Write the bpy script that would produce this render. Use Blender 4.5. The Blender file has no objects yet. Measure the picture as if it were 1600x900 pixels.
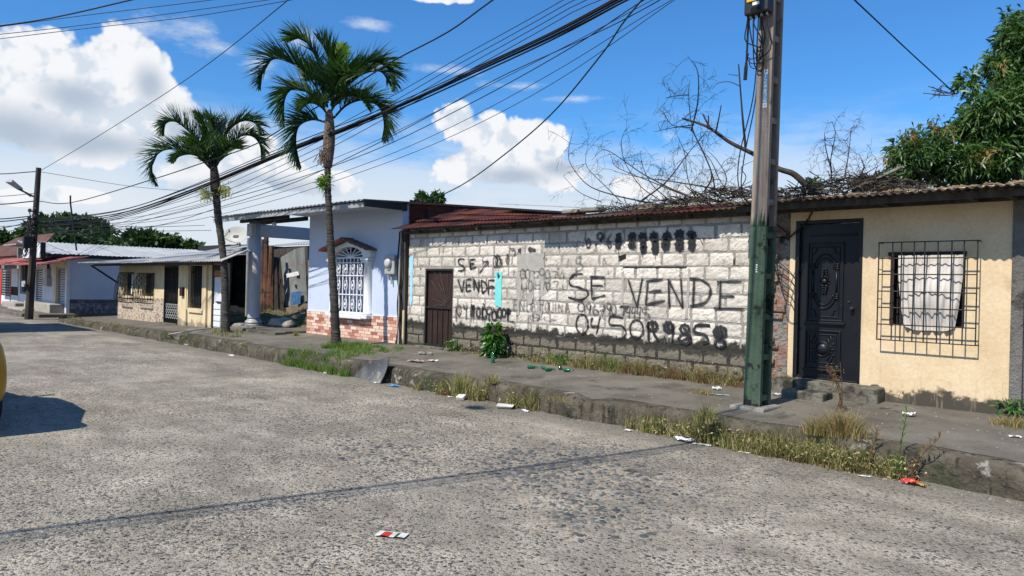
import bpy, math, random
import numpy as np
from mathutils import Vector, Matrix
random.seed(7); rng = np.random.default_rng(11)
R = math.radians
sc = bpy.context.scene
col = sc.collection

# ------------------------------------------------------------------ camera
FPX = 1155.0
EYE = Vector((0, 0, 1.65))
ROLL, PITCH = R(1.37), -2.0 / 1155
fw = Vector((-math.sqrt(.5) * math.cos(PITCH), math.sqrt(.5) * math.cos(PITCH), math.sin(PITCH)))
rw = Vector((math.sqrt(.5), math.sqrt(.5), 0)); uw = rw.cross(fw)
RC = rw * math.cos(ROLL) + uw * math.sin(ROLL)
UC = uw * math.cos(ROLL) - rw * math.sin(ROLL)
cam = bpy.data.cameras.new('camera'); cam.sensor_width = 36; cam.lens = 36 * FPX / 1600
cam.clip_start = .1; cam.clip_end = 6000
co = bpy.data.objects.new('camera', cam); col.objects.link(co)
m = Matrix((RC, UC, -fw)).transposed().to_4x4(); m.translation = EYE
co.matrix_world = m; sc.camera = co

def ray(px, py): return fw + RC * ((px - 800) / FPX) + UC * ((450 - py) / FPX)
def PD(px, py, d): return EYE + ray(px, py) * d                  # at a depth
def PY(px, py, Y): r = ray(px, py); return EYE + r * (Y / r.y)   # on the plane y = Y
def PX(px, py, X): r = ray(px, py); return EYE + r * (X / r.x)
def PZ(px, py, Z): r = ray(px, py); return EYE + r * ((Z - EYE.z) / r.z)

# ------------------------------------------------------------------ world
SUN_EL, TRAVEL = R(49), Vector((.0, 1, 0)).normalized()        # light travels along TRAVEL, downwards
sv = Vector((-TRAVEL.x, -TRAVEL.y, 0)) * math.cos(SUN_EL) + Vector((0, 0, math.sin(SUN_EL)))
w = bpy.data.worlds.new('World'); sc.world = w; w.use_nodes = True
nt = w.node_tree; nt.nodes.clear()
def N(t, **k):
    n = nt.nodes.new(t)
    for a, b in k.items(): setattr(n, a, b)
    return n
def L(a, b): nt.links.new(a, b)
def setin(s, v):
    if isinstance(v, bpy.types.NodeSocket): L(v, s)
    else: s.default_value = v
def MA(op, a, b=0., c=None, clamp=False):
    n = N('ShaderNodeMath', operation=op); n.use_clamp = clamp
    setin(n.inputs[0], a); setin(n.inputs[1], b)
    if c is not None: setin(n.inputs[2], c)
    return n.outputs[0]
def VM(op, a, b=None):
    n = N('ShaderNodeVectorMath', operation=op); setin(n.inputs[0], a)
    if b is not None: setin(n.inputs[1], b)
    return n.outputs[1] if op in ('LENGTH', 'DOT_PRODUCT') else n.outputs[0]
def SM(v, lo, hi, a=0., b=1.):
    n = N('ShaderNodeMapRange', interpolation_type='SMOOTHSTEP')
    setin(n.inputs[0], v); n.inputs[1].default_value = lo; n.inputs[2].default_value = hi
    n.inputs[3].default_value = a; n.inputs[4].default_value = b
    return n.outputs[0]
def MIX(f, a, b, mode='MIX'):
    n = N('ShaderNodeMix', data_type='RGBA', blend_type=mode); setin(n.inputs[0], f)
    for s, v in ((n.inputs[6], a), (n.inputs[7], b)):
        if isinstance(v, tuple) and len(v) == 3: v = v + (1,)
        setin(s, v)
    return n.outputs[2]
def NOI(v, scale, detail=5, rough=.5, dist=0.):
    n = N('ShaderNodeTexNoise'); setin(n.inputs['Vector'], v)
    n.inputs['Scale'].default_value = scale; n.inputs['Detail'].default_value = detail
    n.inputs['Roughness'].default_value = rough; n.inputs['Distortion'].default_value = dist
    return n.outputs[0]
def COMB(x, y, z):
    n = N('ShaderNodeCombineXYZ'); setin(n.inputs[0], x); setin(n.inputs[1], y); setin(n.inputs[2], z); return n.outputs[0]
def SEP(v): n = N('ShaderNodeSeparateXYZ'); setin(n.inputs[0], v); return n.outputs

sky = N('ShaderNodeTexSky', sky_type='NISHITA'); sky.sun_disc = False
sky.sun_elevation = SUN_EL; sky.sun_rotation = math.atan2(sv.x, sv.y)
sky.air_density = 1.0; sky.dust_density = .5; sky.ozone_density = 2.2
dirv = N('ShaderNodeTexCoord').outputs['Generated']
d = SEP(dirv)
s5 = math.sqrt(.5)
fwd = MA('ADD', MA('MULTIPLY', d[0], -s5), MA('MULTIPLY', d[1], s5))
lat = MA('ADD', MA('MULTIPLY', d[0], s5), MA('MULTIPLY', d[1], s5))
az = MA('ARCTAN2', lat, fwd); el = MA('ARCSINE', d[2])
p = COMB(az, el, 0.)
def azel(px, py):
    r = ray(px, py).normalized(); return math.atan2((r.x + r.y) * s5, (r.y - r.x) * s5), math.asin(r.z)
def blobs(lst, pv, flat=1.0):
    out = None
    for (x, y, rx, ry) in lst:
        a, e = azel(x, y)
        v = VM('MULTIPLY', VM('SUBTRACT', pv, (a, e, 0)), (1155. / rx, 1155. / ry, 0))
        o = MA('SUBTRACT', 1., VM('LENGTH', v))
        out = o if out is None else MA('SMOOTH_MAX', out, o, .12)
    return out
# billowing distortion of the direction gives the cauliflower outline
def field(v):
    n1 = NOI(v, 9., 6, .58)
    vor = N('ShaderNodeTexVoronoi', feature='SMOOTH_F1'); setin(vor.inputs['Vector'], VM('ADD', v, VM('MULTIPLY', N_col(v, 14.), (.03, .03, .03))))
    vor.inputs['Scale'].default_value = 17.; vor.inputs['Smoothness'].default_value = .25
    vor.inputs['Detail'].default_value = 3.; vor.inputs['Roughness'].default_value = .62
    puff = MA('SUBTRACT', .55, vor.outputs['Distance'])
    return n1, puff, MA('ADD', MA('MULTIPLY', MA('SUBTRACT', n1, .5), .8), MA('MULTIPLY', puff, .62))
def N_col(P, s):
    n = N('ShaderNodeTexNoise'); setin(n.inputs['Vector'], P); n.inputs['Scale'].default_value = s; return n.outputs['Color']
n1, puff, nsum = field(dirv)
_, _, nsum2 = field(VM('ADD', dirv, (.010, .010, .020)))
CUM = [(5, 110, 75, 90), (90, 120, 95, 100), (205, 105, 85, 85), (60, 180, 140, 70), (230, 165, 95, 75), (-60, 130, 110, 110), (150, 210, 160, 55), (120, 170, 150, 70),
       (380, 225, 60, 48), (345, 265, 110, 55), (440, 270, 60, 40), (510, 290, 80, 30),
       (712, 192, 54, 56), (772, 222, 100, 66), (842, 226, 64, 62), (750, 262, 130, 46), (862, 270, 80, 36), (985, 290, 40, 26), (1040, 300, 70, 18), (690, -12, 90, 22), (110, 305, 60, 14), (30, 310, 50, 16)]
cd = blobs(CUM, p)
D = MA('ADD', cd, MA('MULTIPLY', nsum, .60))
cmask = SM(D, .06, .20)
# general cumulus outside the part of the sky in view
gz = SM(el, .03, .12)
outside = SM(MA('ABSOLUTE', MA('ADD', az, .05)), .75, 1.0)
gen = MA('MULTIPLY', MA('MULTIPLY', SM(NOI(dirv, 2.6, 8, .6), .64, .72), gz), outside)
cmask = MA('MAXIMUM', cmask, gen)
SH = [(30, 205, 110, 45), (150, 225, 150, 30), (290, 215, 40, 60), (120, 150, 60, 30), (235, 130, 30, 40), (800, 275, 90, 22), (870, 262, 45, 22), (420, 290, 120, 22), (330, 300, 80, 24), (700, 240, 20, 20)]
shd = SM(MA('ADD', blobs(SH, p), MA('MULTIPLY', MA('SUBTRACT', n1, .5), .9)), -.10, .95)
relief = SM(MA('SUBTRACT', nsum, nsum2), -.22, .06)
edge = SM(D, .1, .6)
CB = 0.0   # brightness set below
white = (.93, .95, .98); grey = (.50, .59, .72)
ccol = MIX(shd, MIX(relief, (.72, .80, .91), (.98, .99, 1.02)), grey)
# stratus bank low over the roofs and a few wisps
st = NOI(VM('MULTIPLY', p, (1., 4.5, 1.)), 4.2, 8, .6)
band = MA('MULTIPLY', SM(el, .28, .09), SM(el, -.02, .02))
stm = MA('MULTIPLY', SM(MA('ADD', st, MA('MULTIPLY', band, .36)), .50, .80), band)
wl = blobs([(345, 75, 75, 24), (400, 95, 50, 26), (470, 60, 60, 22), (700, 110, 70, 12), (800, 135, 90, 11), (900, 155, 70, 9), (20, 300, 200, 40), (250, 40, 120, 25), (1045, 215, 22, 14), (1535, 105, 26, 12), (575, 40, 50, 15)], p)
wis = MA('MULTIPLY', SM(MA('ADD', wl, MA('MULTIPLY', MA('SUBTRACT', NOI(VM('MULTIPLY', p, (1., 2.6, 1.)), 13., 8, .68), .5), 2.6)), .25, 1.3), .62)
skyc = N('ShaderNodeHueSaturation'); L(sky.outputs[0], skyc.inputs['Color'])
skyc.inputs['Saturation'].default_value = 1.1; skyc.inputs['Value'].default_value = 1.0
skym = MIX(1., skyc.outputs[0], (.62, 1.20, 1.68), 'MULTIPLY')
# the lower left of the sky is paler (moist air), the zenith deeper
K = 9.4
def kk(c): return MIX(1., c, (K, K, K), 'MULTIPLY')
c1 = MIX(stm, skym, kk(MIX(st, (.62, .75, .90), (.90, .94, .98))))
c1 = MIX(wis, c1, kk((.86, .92, .98)))
c1 = MIX(cmask, c1, kk(ccol))
bg = N('ShaderNodeBackground'); L(c1, bg.inputs['Color']); bg.inputs['Strength'].default_value = .079
wo = N('ShaderNodeOutputWorld'); L(bg.outputs[0], wo.inputs['Surface'])
try: w.cycles.sampling_method = 'MANUAL'; w.cycles.sample_map_resolution = 512
except Exception: pass

sun = bpy.data.lights.new('sun', 'SUN'); sun.energy = 5.0; sun.angle = R(.53); sun.color = (1, .93, .82)
so = bpy.data.objects.new('sun', sun); col.objects.link(so)
so.rotation_euler = (-sv).to_track_quat('-Z', 'Y').to_euler(); so.location = (10, -20, 30)
sc.view_settings.view_transform = 'Standard'; sc.view_settings.look = 'None'
sc.view_settings.exposure = 0.35; sc.view_settings.gamma = 1
sc.render.film_transparent = False
sc.cycles.max_bounces = 6; sc.cycles.diffuse_bounces = 3; sc.cycles.glossy_bounces = 2
sc.cycles.transparent_max_bounces = 8; sc.cycles.use_adaptive_sampling = True

# ------------------------------------------------------------------ materials
MATS = {}; ALB = .80
def newmat(name):
    global nt
    mt = bpy.data.materials.new(name); mt.use_nodes = True; nt = mt.node_tree
    nt.nodes.clear()
    b = N('ShaderNodeBsdfPrincipled'); o = N('ShaderNodeOutputMaterial'); L(b.outputs[0], o.inputs[0])
    MATS[name] = mt
    return mt, b
def RAMP(f, cols, lo=.3, hi=.7):
    n = N('ShaderNodeValToRGB'); setin(n.inputs[0], f); e = n.color_ramp.elements
    while len(e) < len(cols): e.new(.5)
    for i, c in enumerate(cols):
        e[i].position = lo + (hi - lo) * i / max(1, len(cols) - 1); e[i].color = (*c, 1)
    return n.outputs[0]
def POS(): return N('ShaderNodeNewGeometry').outputs['Position']
def BUMP(b, h, strength, dist=.01):
    n = N('ShaderNodeBump'); n.inputs['Strength'].default_value = strength; n.inputs['Distance'].default_value = dist
    setin(n.inputs['Height'], h); L(n.outputs[0], b.inputs['Normal'])
def mat(name, cols, scale=3., rough=.85, bump=.3, bscale=60., metal=0., detail=7, stretch=(1, 1, 1), dist=.01, stains=(), rnd=0., spec=.3):
    """stains: (colour, noise scale, lo, hi, zlo, zhi or None): dirt whose edge follows noise, fading in height when z given"""
    mt, b = newmat(name)
    P = POS(); v = VM('MULTIPLY', P, stretch) if stretch != (1, 1, 1) else P
    cols = [tuple(x * ALB for x in q) for q in cols]; stains = [(tuple(x * ALB for x in s[0]),) + tuple(s[1:]) for s in stains]
    n = NOI(v, scale, detail, .6)
    c = RAMP(n, cols)
    fine = NOI(v, bscale, 4, .6)
    c = MIX(.5, c, MIX(fine, (.55, .55, .55), (1.45, 1.45, 1.45)), 'MULTIPLY')
    if rnd:
        oi = N('ShaderNodeObjectInfo').outputs['Random']
        c = MIX(1., c, MIX(oi, (1 - rnd,) * 3, (1 + rnd,) * 3), 'MULTIPLY')
    for s in stains:
        cc, ss, lo, hi = s[:4]
        k = NOI(P if ss > 0 else VM('MULTIPLY', P, (4., 4., .45)), abs(ss), 8, .65)
        if len(s) > 4 and s[4] is not None:
            zz = SEP(P)[2]
            k = MA('ADD', k, SM(zz, s[4], s[5], 0., s[6] if len(s) > 6 else .5))
        c = MIX(SM(k, lo, hi), c, cc)
    L(c, b.inputs['Base Color'])
    b.inputs['Roughness'].default_value = rough; b.inputs['Metallic'].default_value = metal
    b.inputs['Specular IOR Level'].default_value = spec
    if bump: BUMP(b, MA('ADD', fine, MA('MULTIPLY', n, 2.)), bump, dist)
    return mt
def plain(name, c, rough=.6, metal=0.): return mat(name, [tuple(x * .88 for x in c), tuple(min(1, x * 1.08) for x in c)], 6, rough, .12, 80, metal)

def leafmat(name, cols, trans=.35, rough=.45):
    mt, b = newmat(name)
    a = N('ShaderNodeAttribute', attribute_name='tone')
    c = RAMP(a.outputs['Fac'], cols, 0, 1); L(c, b.inputs['Base Color'])
    b.inputs['Roughness'].default_value = rough; b.inputs['Specular IOR Level'].default_value = .35
    t = N('ShaderNodeBsdfTranslucent'); L(MIX(1., c, (1.3, 1.5, .6), 'MULTIPLY'), t.inputs['Color'])
    ms = N('ShaderNodeMixShader'); ms.inputs[0].default_value = trans
    L(b.outputs[0], ms.inputs[1]); L(t.outputs[0], ms.inputs[2])
    L(ms.outputs[0], [n for n in nt.nodes if n.type == 'OUTPUT_MATERIAL'][0].inputs[0])
    return mt

def road_mat():
    mt, b = newmat('road_concrete')
    P = POS()
    big = NOI(P, .32, 5, .6); mid = NOI(P, 1.7, 6, .6); fine = NOI(P, 120., 3, .6)
    jit = VM('ADD', P, VM('MULTIPLY', N_col(P, 12.), (.035, .035, .0)))
    def peb(scale):
        v = N('ShaderNodeTexVoronoi'); setin(v.inputs['Vector'], VM('MULTIPLY', jit, (1., 1., .001))); v.inputs['Scale'].default_value = scale
        v.inputs['Randomness'].default_value = 1.; return v
    v1 = peb(27.); v2 = peb(55.)
    hue1 = RAMP(SEP(v1.outputs['Color'])[0], [(.035, .04, .045), (.075, .08, .08), (.16, .155, .145), (.045, .05, .055), (.34, .30, .24), (.19, .185, .17), (.07, .075, .08), (.40, .32, .24), (.10, .10, .095)], .05, .95)
    hue2 = RAMP(SEP(v2.outputs['Color'])[1], [(.05, .05, .05), (.14, .135, .125), (.34, .31, .27), (.08, .08, .078), (.50, .46, .39), (.22, .205, .18)], .05, .95)
    cem = RAMP(mid, [(.20, .186, .16), (.275, .258, .225), (.38, .36, .318)])
    s1 = SM(v1.outputs['Distance'], .40, .27); s2 = SM(v2.outputs['Distance'], .58, .40)
    worn = SM(MA('ADD', MA('MULTIPLY', big, .6), MA('MULTIPLY', mid, .4)), .43, .57)
    x2 = SEP(v1.outputs['Color'])[2]
    sel = MA('MULTIPLY', s1, SM(MA('ADD', x2, worn), .45, .75))
    c = MIX(MA('MULTIPLY', s2, SM(worn, 0., 1., .45, .95)), cem, hue2)
    c = MIX(sel, c, hue1)
    c = MIX(SM(NOI(P, .9, 8, .7), .54, .66, 0., .9), c, MIX(mid, (.24, .225, .195), (.33, .31, .27)))
    c = MIX(MA('MULTIPLY', SM(NOI(P, .55, 5, .7), .56, .70), .5), c, (.13, .125, .118))
    blo = NOI(P, .75, 6, .62); blo2 = NOI(VM('MULTIPLY', P, (.5, 1.6, 1.)), 1.3, 7, .7)
    c = MIX(1., c, MIX(SM(MA('ADD', MA('MULTIPLY', blo, .5), MA('MULTIPLY', blo2, .5)), .36, .64), (.70, .68, .65), (1.22, 1.19, 1.13)), 'MULTIPLY')
    xx = SEP(P)[0]; wob_ = MA('MULTIPLY', MA('SUBTRACT', NOI(P, .9, 5, .7), .5), .5)
    jx = MA('ABSOLUTE', MA('SUBTRACT', MA('FRACT', MA('DIVIDE', MA('ADD', MA('ADD', xx, wob_), 1005.0), 5.4)), .5))
    c = MIX(MA('MULTIPLY', SM(jx, .005, .001), SM(NOI(P, 1.6, 5, .7), .47, .62, 0., .6)), c, (.38, .36, .31))
    c = MIX(SM(NOI(P, 5.5, 8, .75), .64, .70, 0., .55), c, (.40, .375, .32))
    y = SEP(P)[1]
    c = MIX(MA('MULTIPLY', SM(MA('ADD', y, MA('MULTIPLY', mid, 1.1)), 7.0, 7.75), .8), c, MIX(fine, (.12, .108, .09), (.20, .185, .155)))
    c = MIX(.5, c, MIX(fine, (.75, .72, .66), (1.6, 1.54, 1.42)), 'MULTIPLY')
    # pothole and scuffed joint
    L(c, b.inputs['Base Color']); b.inputs['Roughness'].default_value = .8; b.inputs['Specular IOR Level'].default_value = .25
    h = MA('ADD', MA('ADD', MA('MULTIPLY', sel, .9), MA('MULTIPLY', s2, .45)), MA('MULTIPLY', fine, .35))
    BUMP(b, h, 1.0, .013)
    return mt
road_mat()
MOULD = (.045, .043, .036); MOSS = (.06, .065, .03)
mat('sidewalk', [(.10, .088, .07), (.155, .138, .112), (.205, .185, .152)], 1.6, .9, .8, 38, dist=.015, stains=[((.40, .36, .30), 16., .66, .74), ((.05, .045, .036), 4.4, .60, .70), ((.33, .31, .27), 2.2, .60, .72), ((.075, .07, .055), 1.1, .55, .68), ((.26, .20, .12), 5., .66, .74)])
mat('kerb', [(.065, .055, .04), (.105, .09, .066), (.165, .145, .11)], 3.5, .95, 1., 22, dist=.035, stains=[((.34, .31, .26), 3.4, .60, .66, .26, .32, .13), ((.03, .028, .02), -2.6, .52, .64), ((.05, .055, .028), 2.4, .50, .62), ((.30, .28, .24), 6., .63, .70), ((.035, .032, .027), 4., .56, .68)])
mat('soil', [(.10, .08, .05), (.16, .13, .085), (.22, .19, .12)], 2., .95, .8, 25, dist=.03, stains=[((.07, .10, .03), 3., .5, .62)])
mat('far_ground', [(.06, .08, .03), (.12, .12, .06)], .05, .95, 0)
mat('block', [(.50, .45, .38), (.66, .605, .53), (.74, .69, .615)], 5., .92, .7, 42, dist=.014, rnd=.17, stretch=(1, 1, 1),
    stains=[((.36, .335, .29), 6., .56, .70), ((.44, .41, .36), 17., .58, .66), (MOULD, 4.4, .60, .74, 1.04, .68, .60), ((.19, .165, .13), 7., .66, .80, .84, .66, .36), ((.05, .05, .03), 3.3, .80, .92, .62, .42, .40)])
mat('block_bare', [(.12, .115, .105), (.20, .19, .175)], 5., .92, 1.0, 42, dist=.02, rnd=.12, stains=[(MOULD, 3., .5, .62)])
mat('mortar', [(.30, .28, .25), (.43, .40, .36)], 8., .95, 1.0, 50, dist=.02, stains=[(MOULD, 2.6, .60, .74, 1.02, .62, .6)])
mat('cement_patch', [(.34, .32, .29), (.48, .455, .415)], 6., .92, .5, 60)
mat('yellow_plaster', [(.66, .50, .31), (.73, .57, .365), (.76, .61, .41)], 2.2, .85, .35, 35, dist=.008,
    stains=[((.60, .45, .28), 2.8, .58, .74), ((.10, .085, .06), 3.4, .66, .74, .66, .36, .42), ((.07, .062, .048), 2.3, .66, .76, .74, .40, .28), ((.24, .20, .15), 11., .72, .80), ((.52, .42, .29), -2.2, .62, .80), ((.34, .28, .20), -3.1, .70, .88, 1.1, .7, .14)])
mat('blue_plaster', [(.50, .575, .73), (.55, .625, .77), (.58, .65, .80)], 1.5, .75, .15, 30, stains=[((.46, .50, .56), 1.6, .67, .85)])
mat('white_plaster', [(.60, .64, .72), (.72, .75, .80)], 1.5, .8, .2, 30, stains=[((.30, .31, .34), 2.2, .68, .82)])
mat('cream_plaster', [(.62, .50, .30), (.72, .59, .37), (.76, .65, .44)], 2., .85, .25, 30, stains=[((.30, .25, .17), 2.6, .62, .78, .6, .3, .3)])
mat('white_paint', [(.70, .72, .74), (.82, .83, .84)], 3., .55, .1, 40)
mat('grey_paint', [(.42, .44, .47), (.54, .56, .59)], 1.6, .7, .15, 40, stains=[((.28, .28, .28), 3., .64, .74)])
mat('rusty_sheet', [(.05, .016, .013), (.085, .024, .018), (.13, .036, .024), (.20, .07, .04)], 1.9, .8, .3, 40, stretch=(1, .45, 1), stains=[((.03, .016, .015), 1.4, .50, .64), ((.26, .10, .05), 3.6, .62, .74)])
mat('old_zinc', [(.055, .042, .036), (.095, .078, .068), (.14, .12, .105)], 2.4, .7, .3, 40, stains=[((.12, .05, .03), 2.6, .52, .66), ((.06, .055, .05), 4., .6, .72)])
mat('bright_zinc', [(.34, .35, .355), (.44, .45, .455), (.53, .535, .54)], .9, .55, .1, 30, .25, stains=[((.35, .33, .30), 1.2, .60, .75)])
mat('grey_zinc', [(.30, .31, .32), (.42, .43, .44)], 1.2, .6, .15, 30, .2, stains=[((.20, .18, .16), 1.6, .6, .75)])
mat('weathered_zinc', [(.13, .135, .13), (.22, .225, .215), (.30, .30, .28)], 1.6, .8, .3, 25, stretch=(1, 1, .35), stains=[((.10, .06, .04), 2., .56, .70)])
mat('rusty_post', [(.07, .03, .02), (.15, .065, .038), (.24, .12, .07)], 3., .85, .4, 30, stretch=(2, 2, .4), stains=[((.04, .03, .025), 3., .5, .6)])
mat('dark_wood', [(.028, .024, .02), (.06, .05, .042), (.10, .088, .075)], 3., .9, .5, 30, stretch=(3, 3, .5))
mat('dark_metal', [(.018, .018, .02), (.04, .04, .042)], 6., .55, .15, 60, .3)
mat('door_paint', [(.005, .006, .009), (.008, .009, .013)], 4., .42, .08, 30, .0, spec=.35, stains=[((.03, .032, .036), 7., .68, .8)])
mat('rust_door', [(.022, .011, .009), (.036, .017, .013), (.048, .023, .017)], 3., .7, .2, 40, stains=[((.03, .012, .01), 4., .56, .7)])
mat('iron', [(.02, .02, .022), (.045, .042, .04)], 10., .6, .2, 60, .3)
mat('pole_concrete', [(.19, .15, .118), (.29, .235, .188), (.40, .335, .275)], 2.2, .9, .7, 45, stretch=(4, 4, .8), dist=.008, stains=[((.12, .085, .065), 3.2, .56, .70)])
mat('pole_green', [(.050, .085, .052), (.075, .12, .075), (.105, .155, .10)], 2.6, .8, .5, 40, stains=[((.02, .025, .017), 3.0, .54, .62), ((.15, .20, .10), 4.6, .62, .70), ((.02, .018, .014), 7., .60, .66, .45, .33, .2)])
mat('scrap_sheet', [(.12, .125, .12), (.21, .215, .205), (.30, .30, .285)], 1.6, .7, .3, 25, stretch=(1, 1, .35), stains=[((.16, .10, .07), 2., .60, .72)])
mat('tile_side', [(.40, .32, .27), (.50, .41, .35)], 2., .5, .1, 40)
mat('meter_grey', [(.34, .34, .34), (.46, .46, .46)], 5., .5, .1, 40)
mat('bark', [(.05, .043, .034), (.10, .088, .07), (.16, .145, .12)], 5., .95, 1., 30, stretch=(1, 1, 5), dist=.02)
mat('palm_bark', [(.035, .030, .026), (.075, .066, .056), (.145, .13, .115)], 4., .95, 1., 26, stretch=(1, 1, 6), dist=.02, stains=[((.20, .19, .175), 6., .62, .70)])
mat('fibre', [(.10, .07, .05), (.20, .14, .105), (.32, .24, .19)], 7., .9, .8, 40, stretch=(4, 4, 1), dist=.02)
mat('twig', [(.022, .016, .012), (.05, .039, .031), (.10, .083, .068)], 5., .9, .4, 60)
mat('dry_litter', [(.10, .065, .035), (.20, .145, .085), (.30, .24, .15)], 9., .95, .5, 60)
mat('cloth', [(.52, .47, .42), (.66, .61, .56), (.74, .70, .66)], 4., .9, .3, 90, stains=[((.50, .38, .33), 7., .60, .76)])
mat('cable', [(.012, .012, .014), (.02, .02, .022)], 5., .6, 0)
mat('green_cable', [(.01, .03, .015), (.015, .045, .022)], 5., .6, 0)
mat('foam', [(.42, .40, .36), (.70, .69, .66), (.82, .82, .80)], 14., .6, .2, 50)
mat('drum_blue', [(.03, .10, .24), (.07, .18, .36)], 9., .55, .3, 30)
mat('blue_plastic', [(.03, .22, .48), (.06, .33, .62)], 14., .4, .3, 40)
mat('lilac_plastic', [(.42, .36, .70), (.75, .72, .85), (.85, .85, .88)], 16., .4, .4, 50)
mat('red_plastic', [(.50, .02, .02), (.62, .05, .04), (.72, .35, .10)], 22., .4, .4, 50)
mat('ochre_peel', [(.38, .20, .04), (.55, .32, .07)], 18., .6, .3, 50)
mat('brown_rag', [(.10, .05, .035), (.35, .25, .20), (.52, .45, .40)], 12., .9, .6, 50)
mat('dark_board', [(.055, .06, .07), (.10, .108, .12), (.16, .16, .155)], 2.6, .55, .3, 30, stains=[((.30, .27, .21), 2.2, .54, .62)])
mat('bottle_glass', [(.006, .10, .045), (.012, .16, .075)], 8., .12, 0, spec=.8)
mat('dark_glass', [(.012, .014, .018), (.02, .023, .03)], 3., .12, 0, spec=.8)
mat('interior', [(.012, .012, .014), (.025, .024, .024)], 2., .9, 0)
mat('curtain_blue', [(.03, .05, .12), (.08, .11, .22), (.14, .18, .30)], 5., .8, .3, 30, stretch=(5, 5, .4))
mat('red_paint', [(.42, .03, .02), (.55, .055, .03)], 3., .6, .1, 30)
mat('red_sheet', [(.22, .05, .045), (.36, .10, .09), (.46, .16, .14)], 1.6, .7, .2, 30, stains=[((.42, .36, .33), 2.6, .58, .70)])
mat('maroon_tile', [(.10, .06, .058), (.17, .11, .10)], 7., .7, .3, 40)
mat('turquoise', [(.16, .62, .62), (.24, .72, .70)], 7., .8, .3, 50)
mat('sky_paint', [(.30, .62, .78), (.45, .72, .84)], 7., .8, .3, 50)
mat('orange_wood', [(.32, .14, .05), (.45, .22, .09)], 5., .8, .3, 50, stretch=(1, 1, 5))
mat('yellow_paint', [(.40, .22, .015), (.48, .27, .02)], 2., .25, 0, spec=.6)
mat('tyre', [(.012, .012, .012), (.03, .03, .03)], 9., .85, .3, 60)
mat('chrome', [(.5, .5, .5), (.6, .6, .6)], 5., .25, 0, .9)
mat('yellow_box', [(.72, .42, .02), (.80, .50, .03)], 4., .5, 0)
mat('black_box', [(.016, .018, .022), (.03, .033, .04)], 5., .45, .1, 40)
mat('plate_blue', [(.10, .33, .55), (.18, .45, .66)], 12., .45, 0)
mat('plate_white', [(.74, .78, .80), (.84, .86, .88)], 12., .5, 0)
mat('rubble', [(.16, .15, .13), (.28, .265, .235), (.36, .35, .31)], 6., .95, .8, 30, dist=.02, stains=[((.07, .08, .04), 5., .56, .68)])
mat('dish', [(.42, .41, .36), (.52, .51, .46)], 3., .5, 0)
mat('boulder', [(.20, .18, .15), (.36, .33, .28), (.46, .43, .38)], 3., .95, 1., 25, dist=.03)
mat('far_roof_tile', [(.075, .035, .030), (.13, .062, .05), (.18, .09, .075)], 2.2, .9, .3, 20)
mat('far_wall', [(.16, .13, .10), (.25, .20, .155)], 1.2, .9, .2, 20)
mat('grey_step', [(.33, .30, .26), (.44, .41, .36)], 2.2, .9, .4, 30, stains=[((.12, .10, .08), 3., .58, .7)])
mat('mossy_step', [(.09, .085, .065), (.16, .15, .12), (.24, .225, .185)], 5., .95, .8, 30, dist=.02, stains=[((.035, .034, .026), 3., .50, .62)])
mat('rough_brick', [(.13, .12, .105), (.22, .20, .18), (.30, .27, .24), (.33, .16, .11), (.22, .20, .18), (.36, .33, .29)], 7., .95, 1., 22, dist=.04, stains=[(MOULD, 4., .56, .66)])

def tile_mat():      # small ornamental tiles on the far cream house: pattern too small to pick apart
    mt, b = newmat('patterned_tile'); P = POS()
    br = N('ShaderNodeTexBrick'); s = SEP(P); L(COMB(MA('ADD', s[0], s[1]), s[2], 0.), br.inputs['Vector'])
    br.offset = 0; br.inputs['Scale'].default_value = 1.; br.inputs['Brick Width'].default_value = .2; br.inputs['Row Height'].default_value = .2
    br.inputs['Mortar Size'].default_value = .008
    br.inputs['Color1'].default_value = (.40, .33, .25, 1); br.inputs['Color2'].default_value = (.46, .38, .29, 1); br.inputs['Mortar'].default_value = (.58, .52, .43, 1)
    k = NOI(P, 13., 3, .6)
    c = MIX(SM(k, .52, .60), br.outputs[0], (.19, .12, .10)); L(c, b.inputs['Base Color']); b.inputs['Roughness'].default_value = .5
tile_mat()
def tile_dark():
    mt, b = newmat('dark_tile'); P = POS()
    br = N('ShaderNodeTexBrick'); s = SEP(P); L(COMB(MA('ADD', s[0], s[1]), s[2], 0.), br.inputs['Vector'])
    br.offset = 0; br.inputs['Scale'].default_value = 1.; br.inputs['Brick Width'].default_value = .4; br.inputs['Row Height'].default_value = .4
    br.inputs['Mortar Size'].default_value = .01
    br.inputs['Color1'].default_value = (.10, .085, .085, 1); br.inputs['Color2'].default_value = (.14, .12, .12, 1); br.inputs['Mortar'].default_value = (.28, .25, .25, 1)
    k = NOI(P, 7., 3, .6)
    c = MIX(SM(k, .5, .58), br.outputs[0], (.30, .25, .26)); L(c, b.inputs['Base Color']); b.inputs['Roughness'].default_value = .5
tile_dark()
def brick_tile():
    mt, b = newmat('brick_tile'); P = POS()
    oi = N('ShaderNodeObjectInfo').outputs['Random']
    c = RAMP(oi, [(.30, .115, .075), (.42, .19, .13), (.56, .33, .25), (.62, .44, .35), (.66, .52, .43)], 0, 1)
    c = MIX(.6, c, MIX(NOI(P, 22., 4, .6), (.6, .6, .6), (1.4, 1.4, 1.4)), 'MULTIPLY')
    L(c, b.inputs['Base Color']); b.inputs['Roughness'].default_value = .55
brick_tile()
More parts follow.
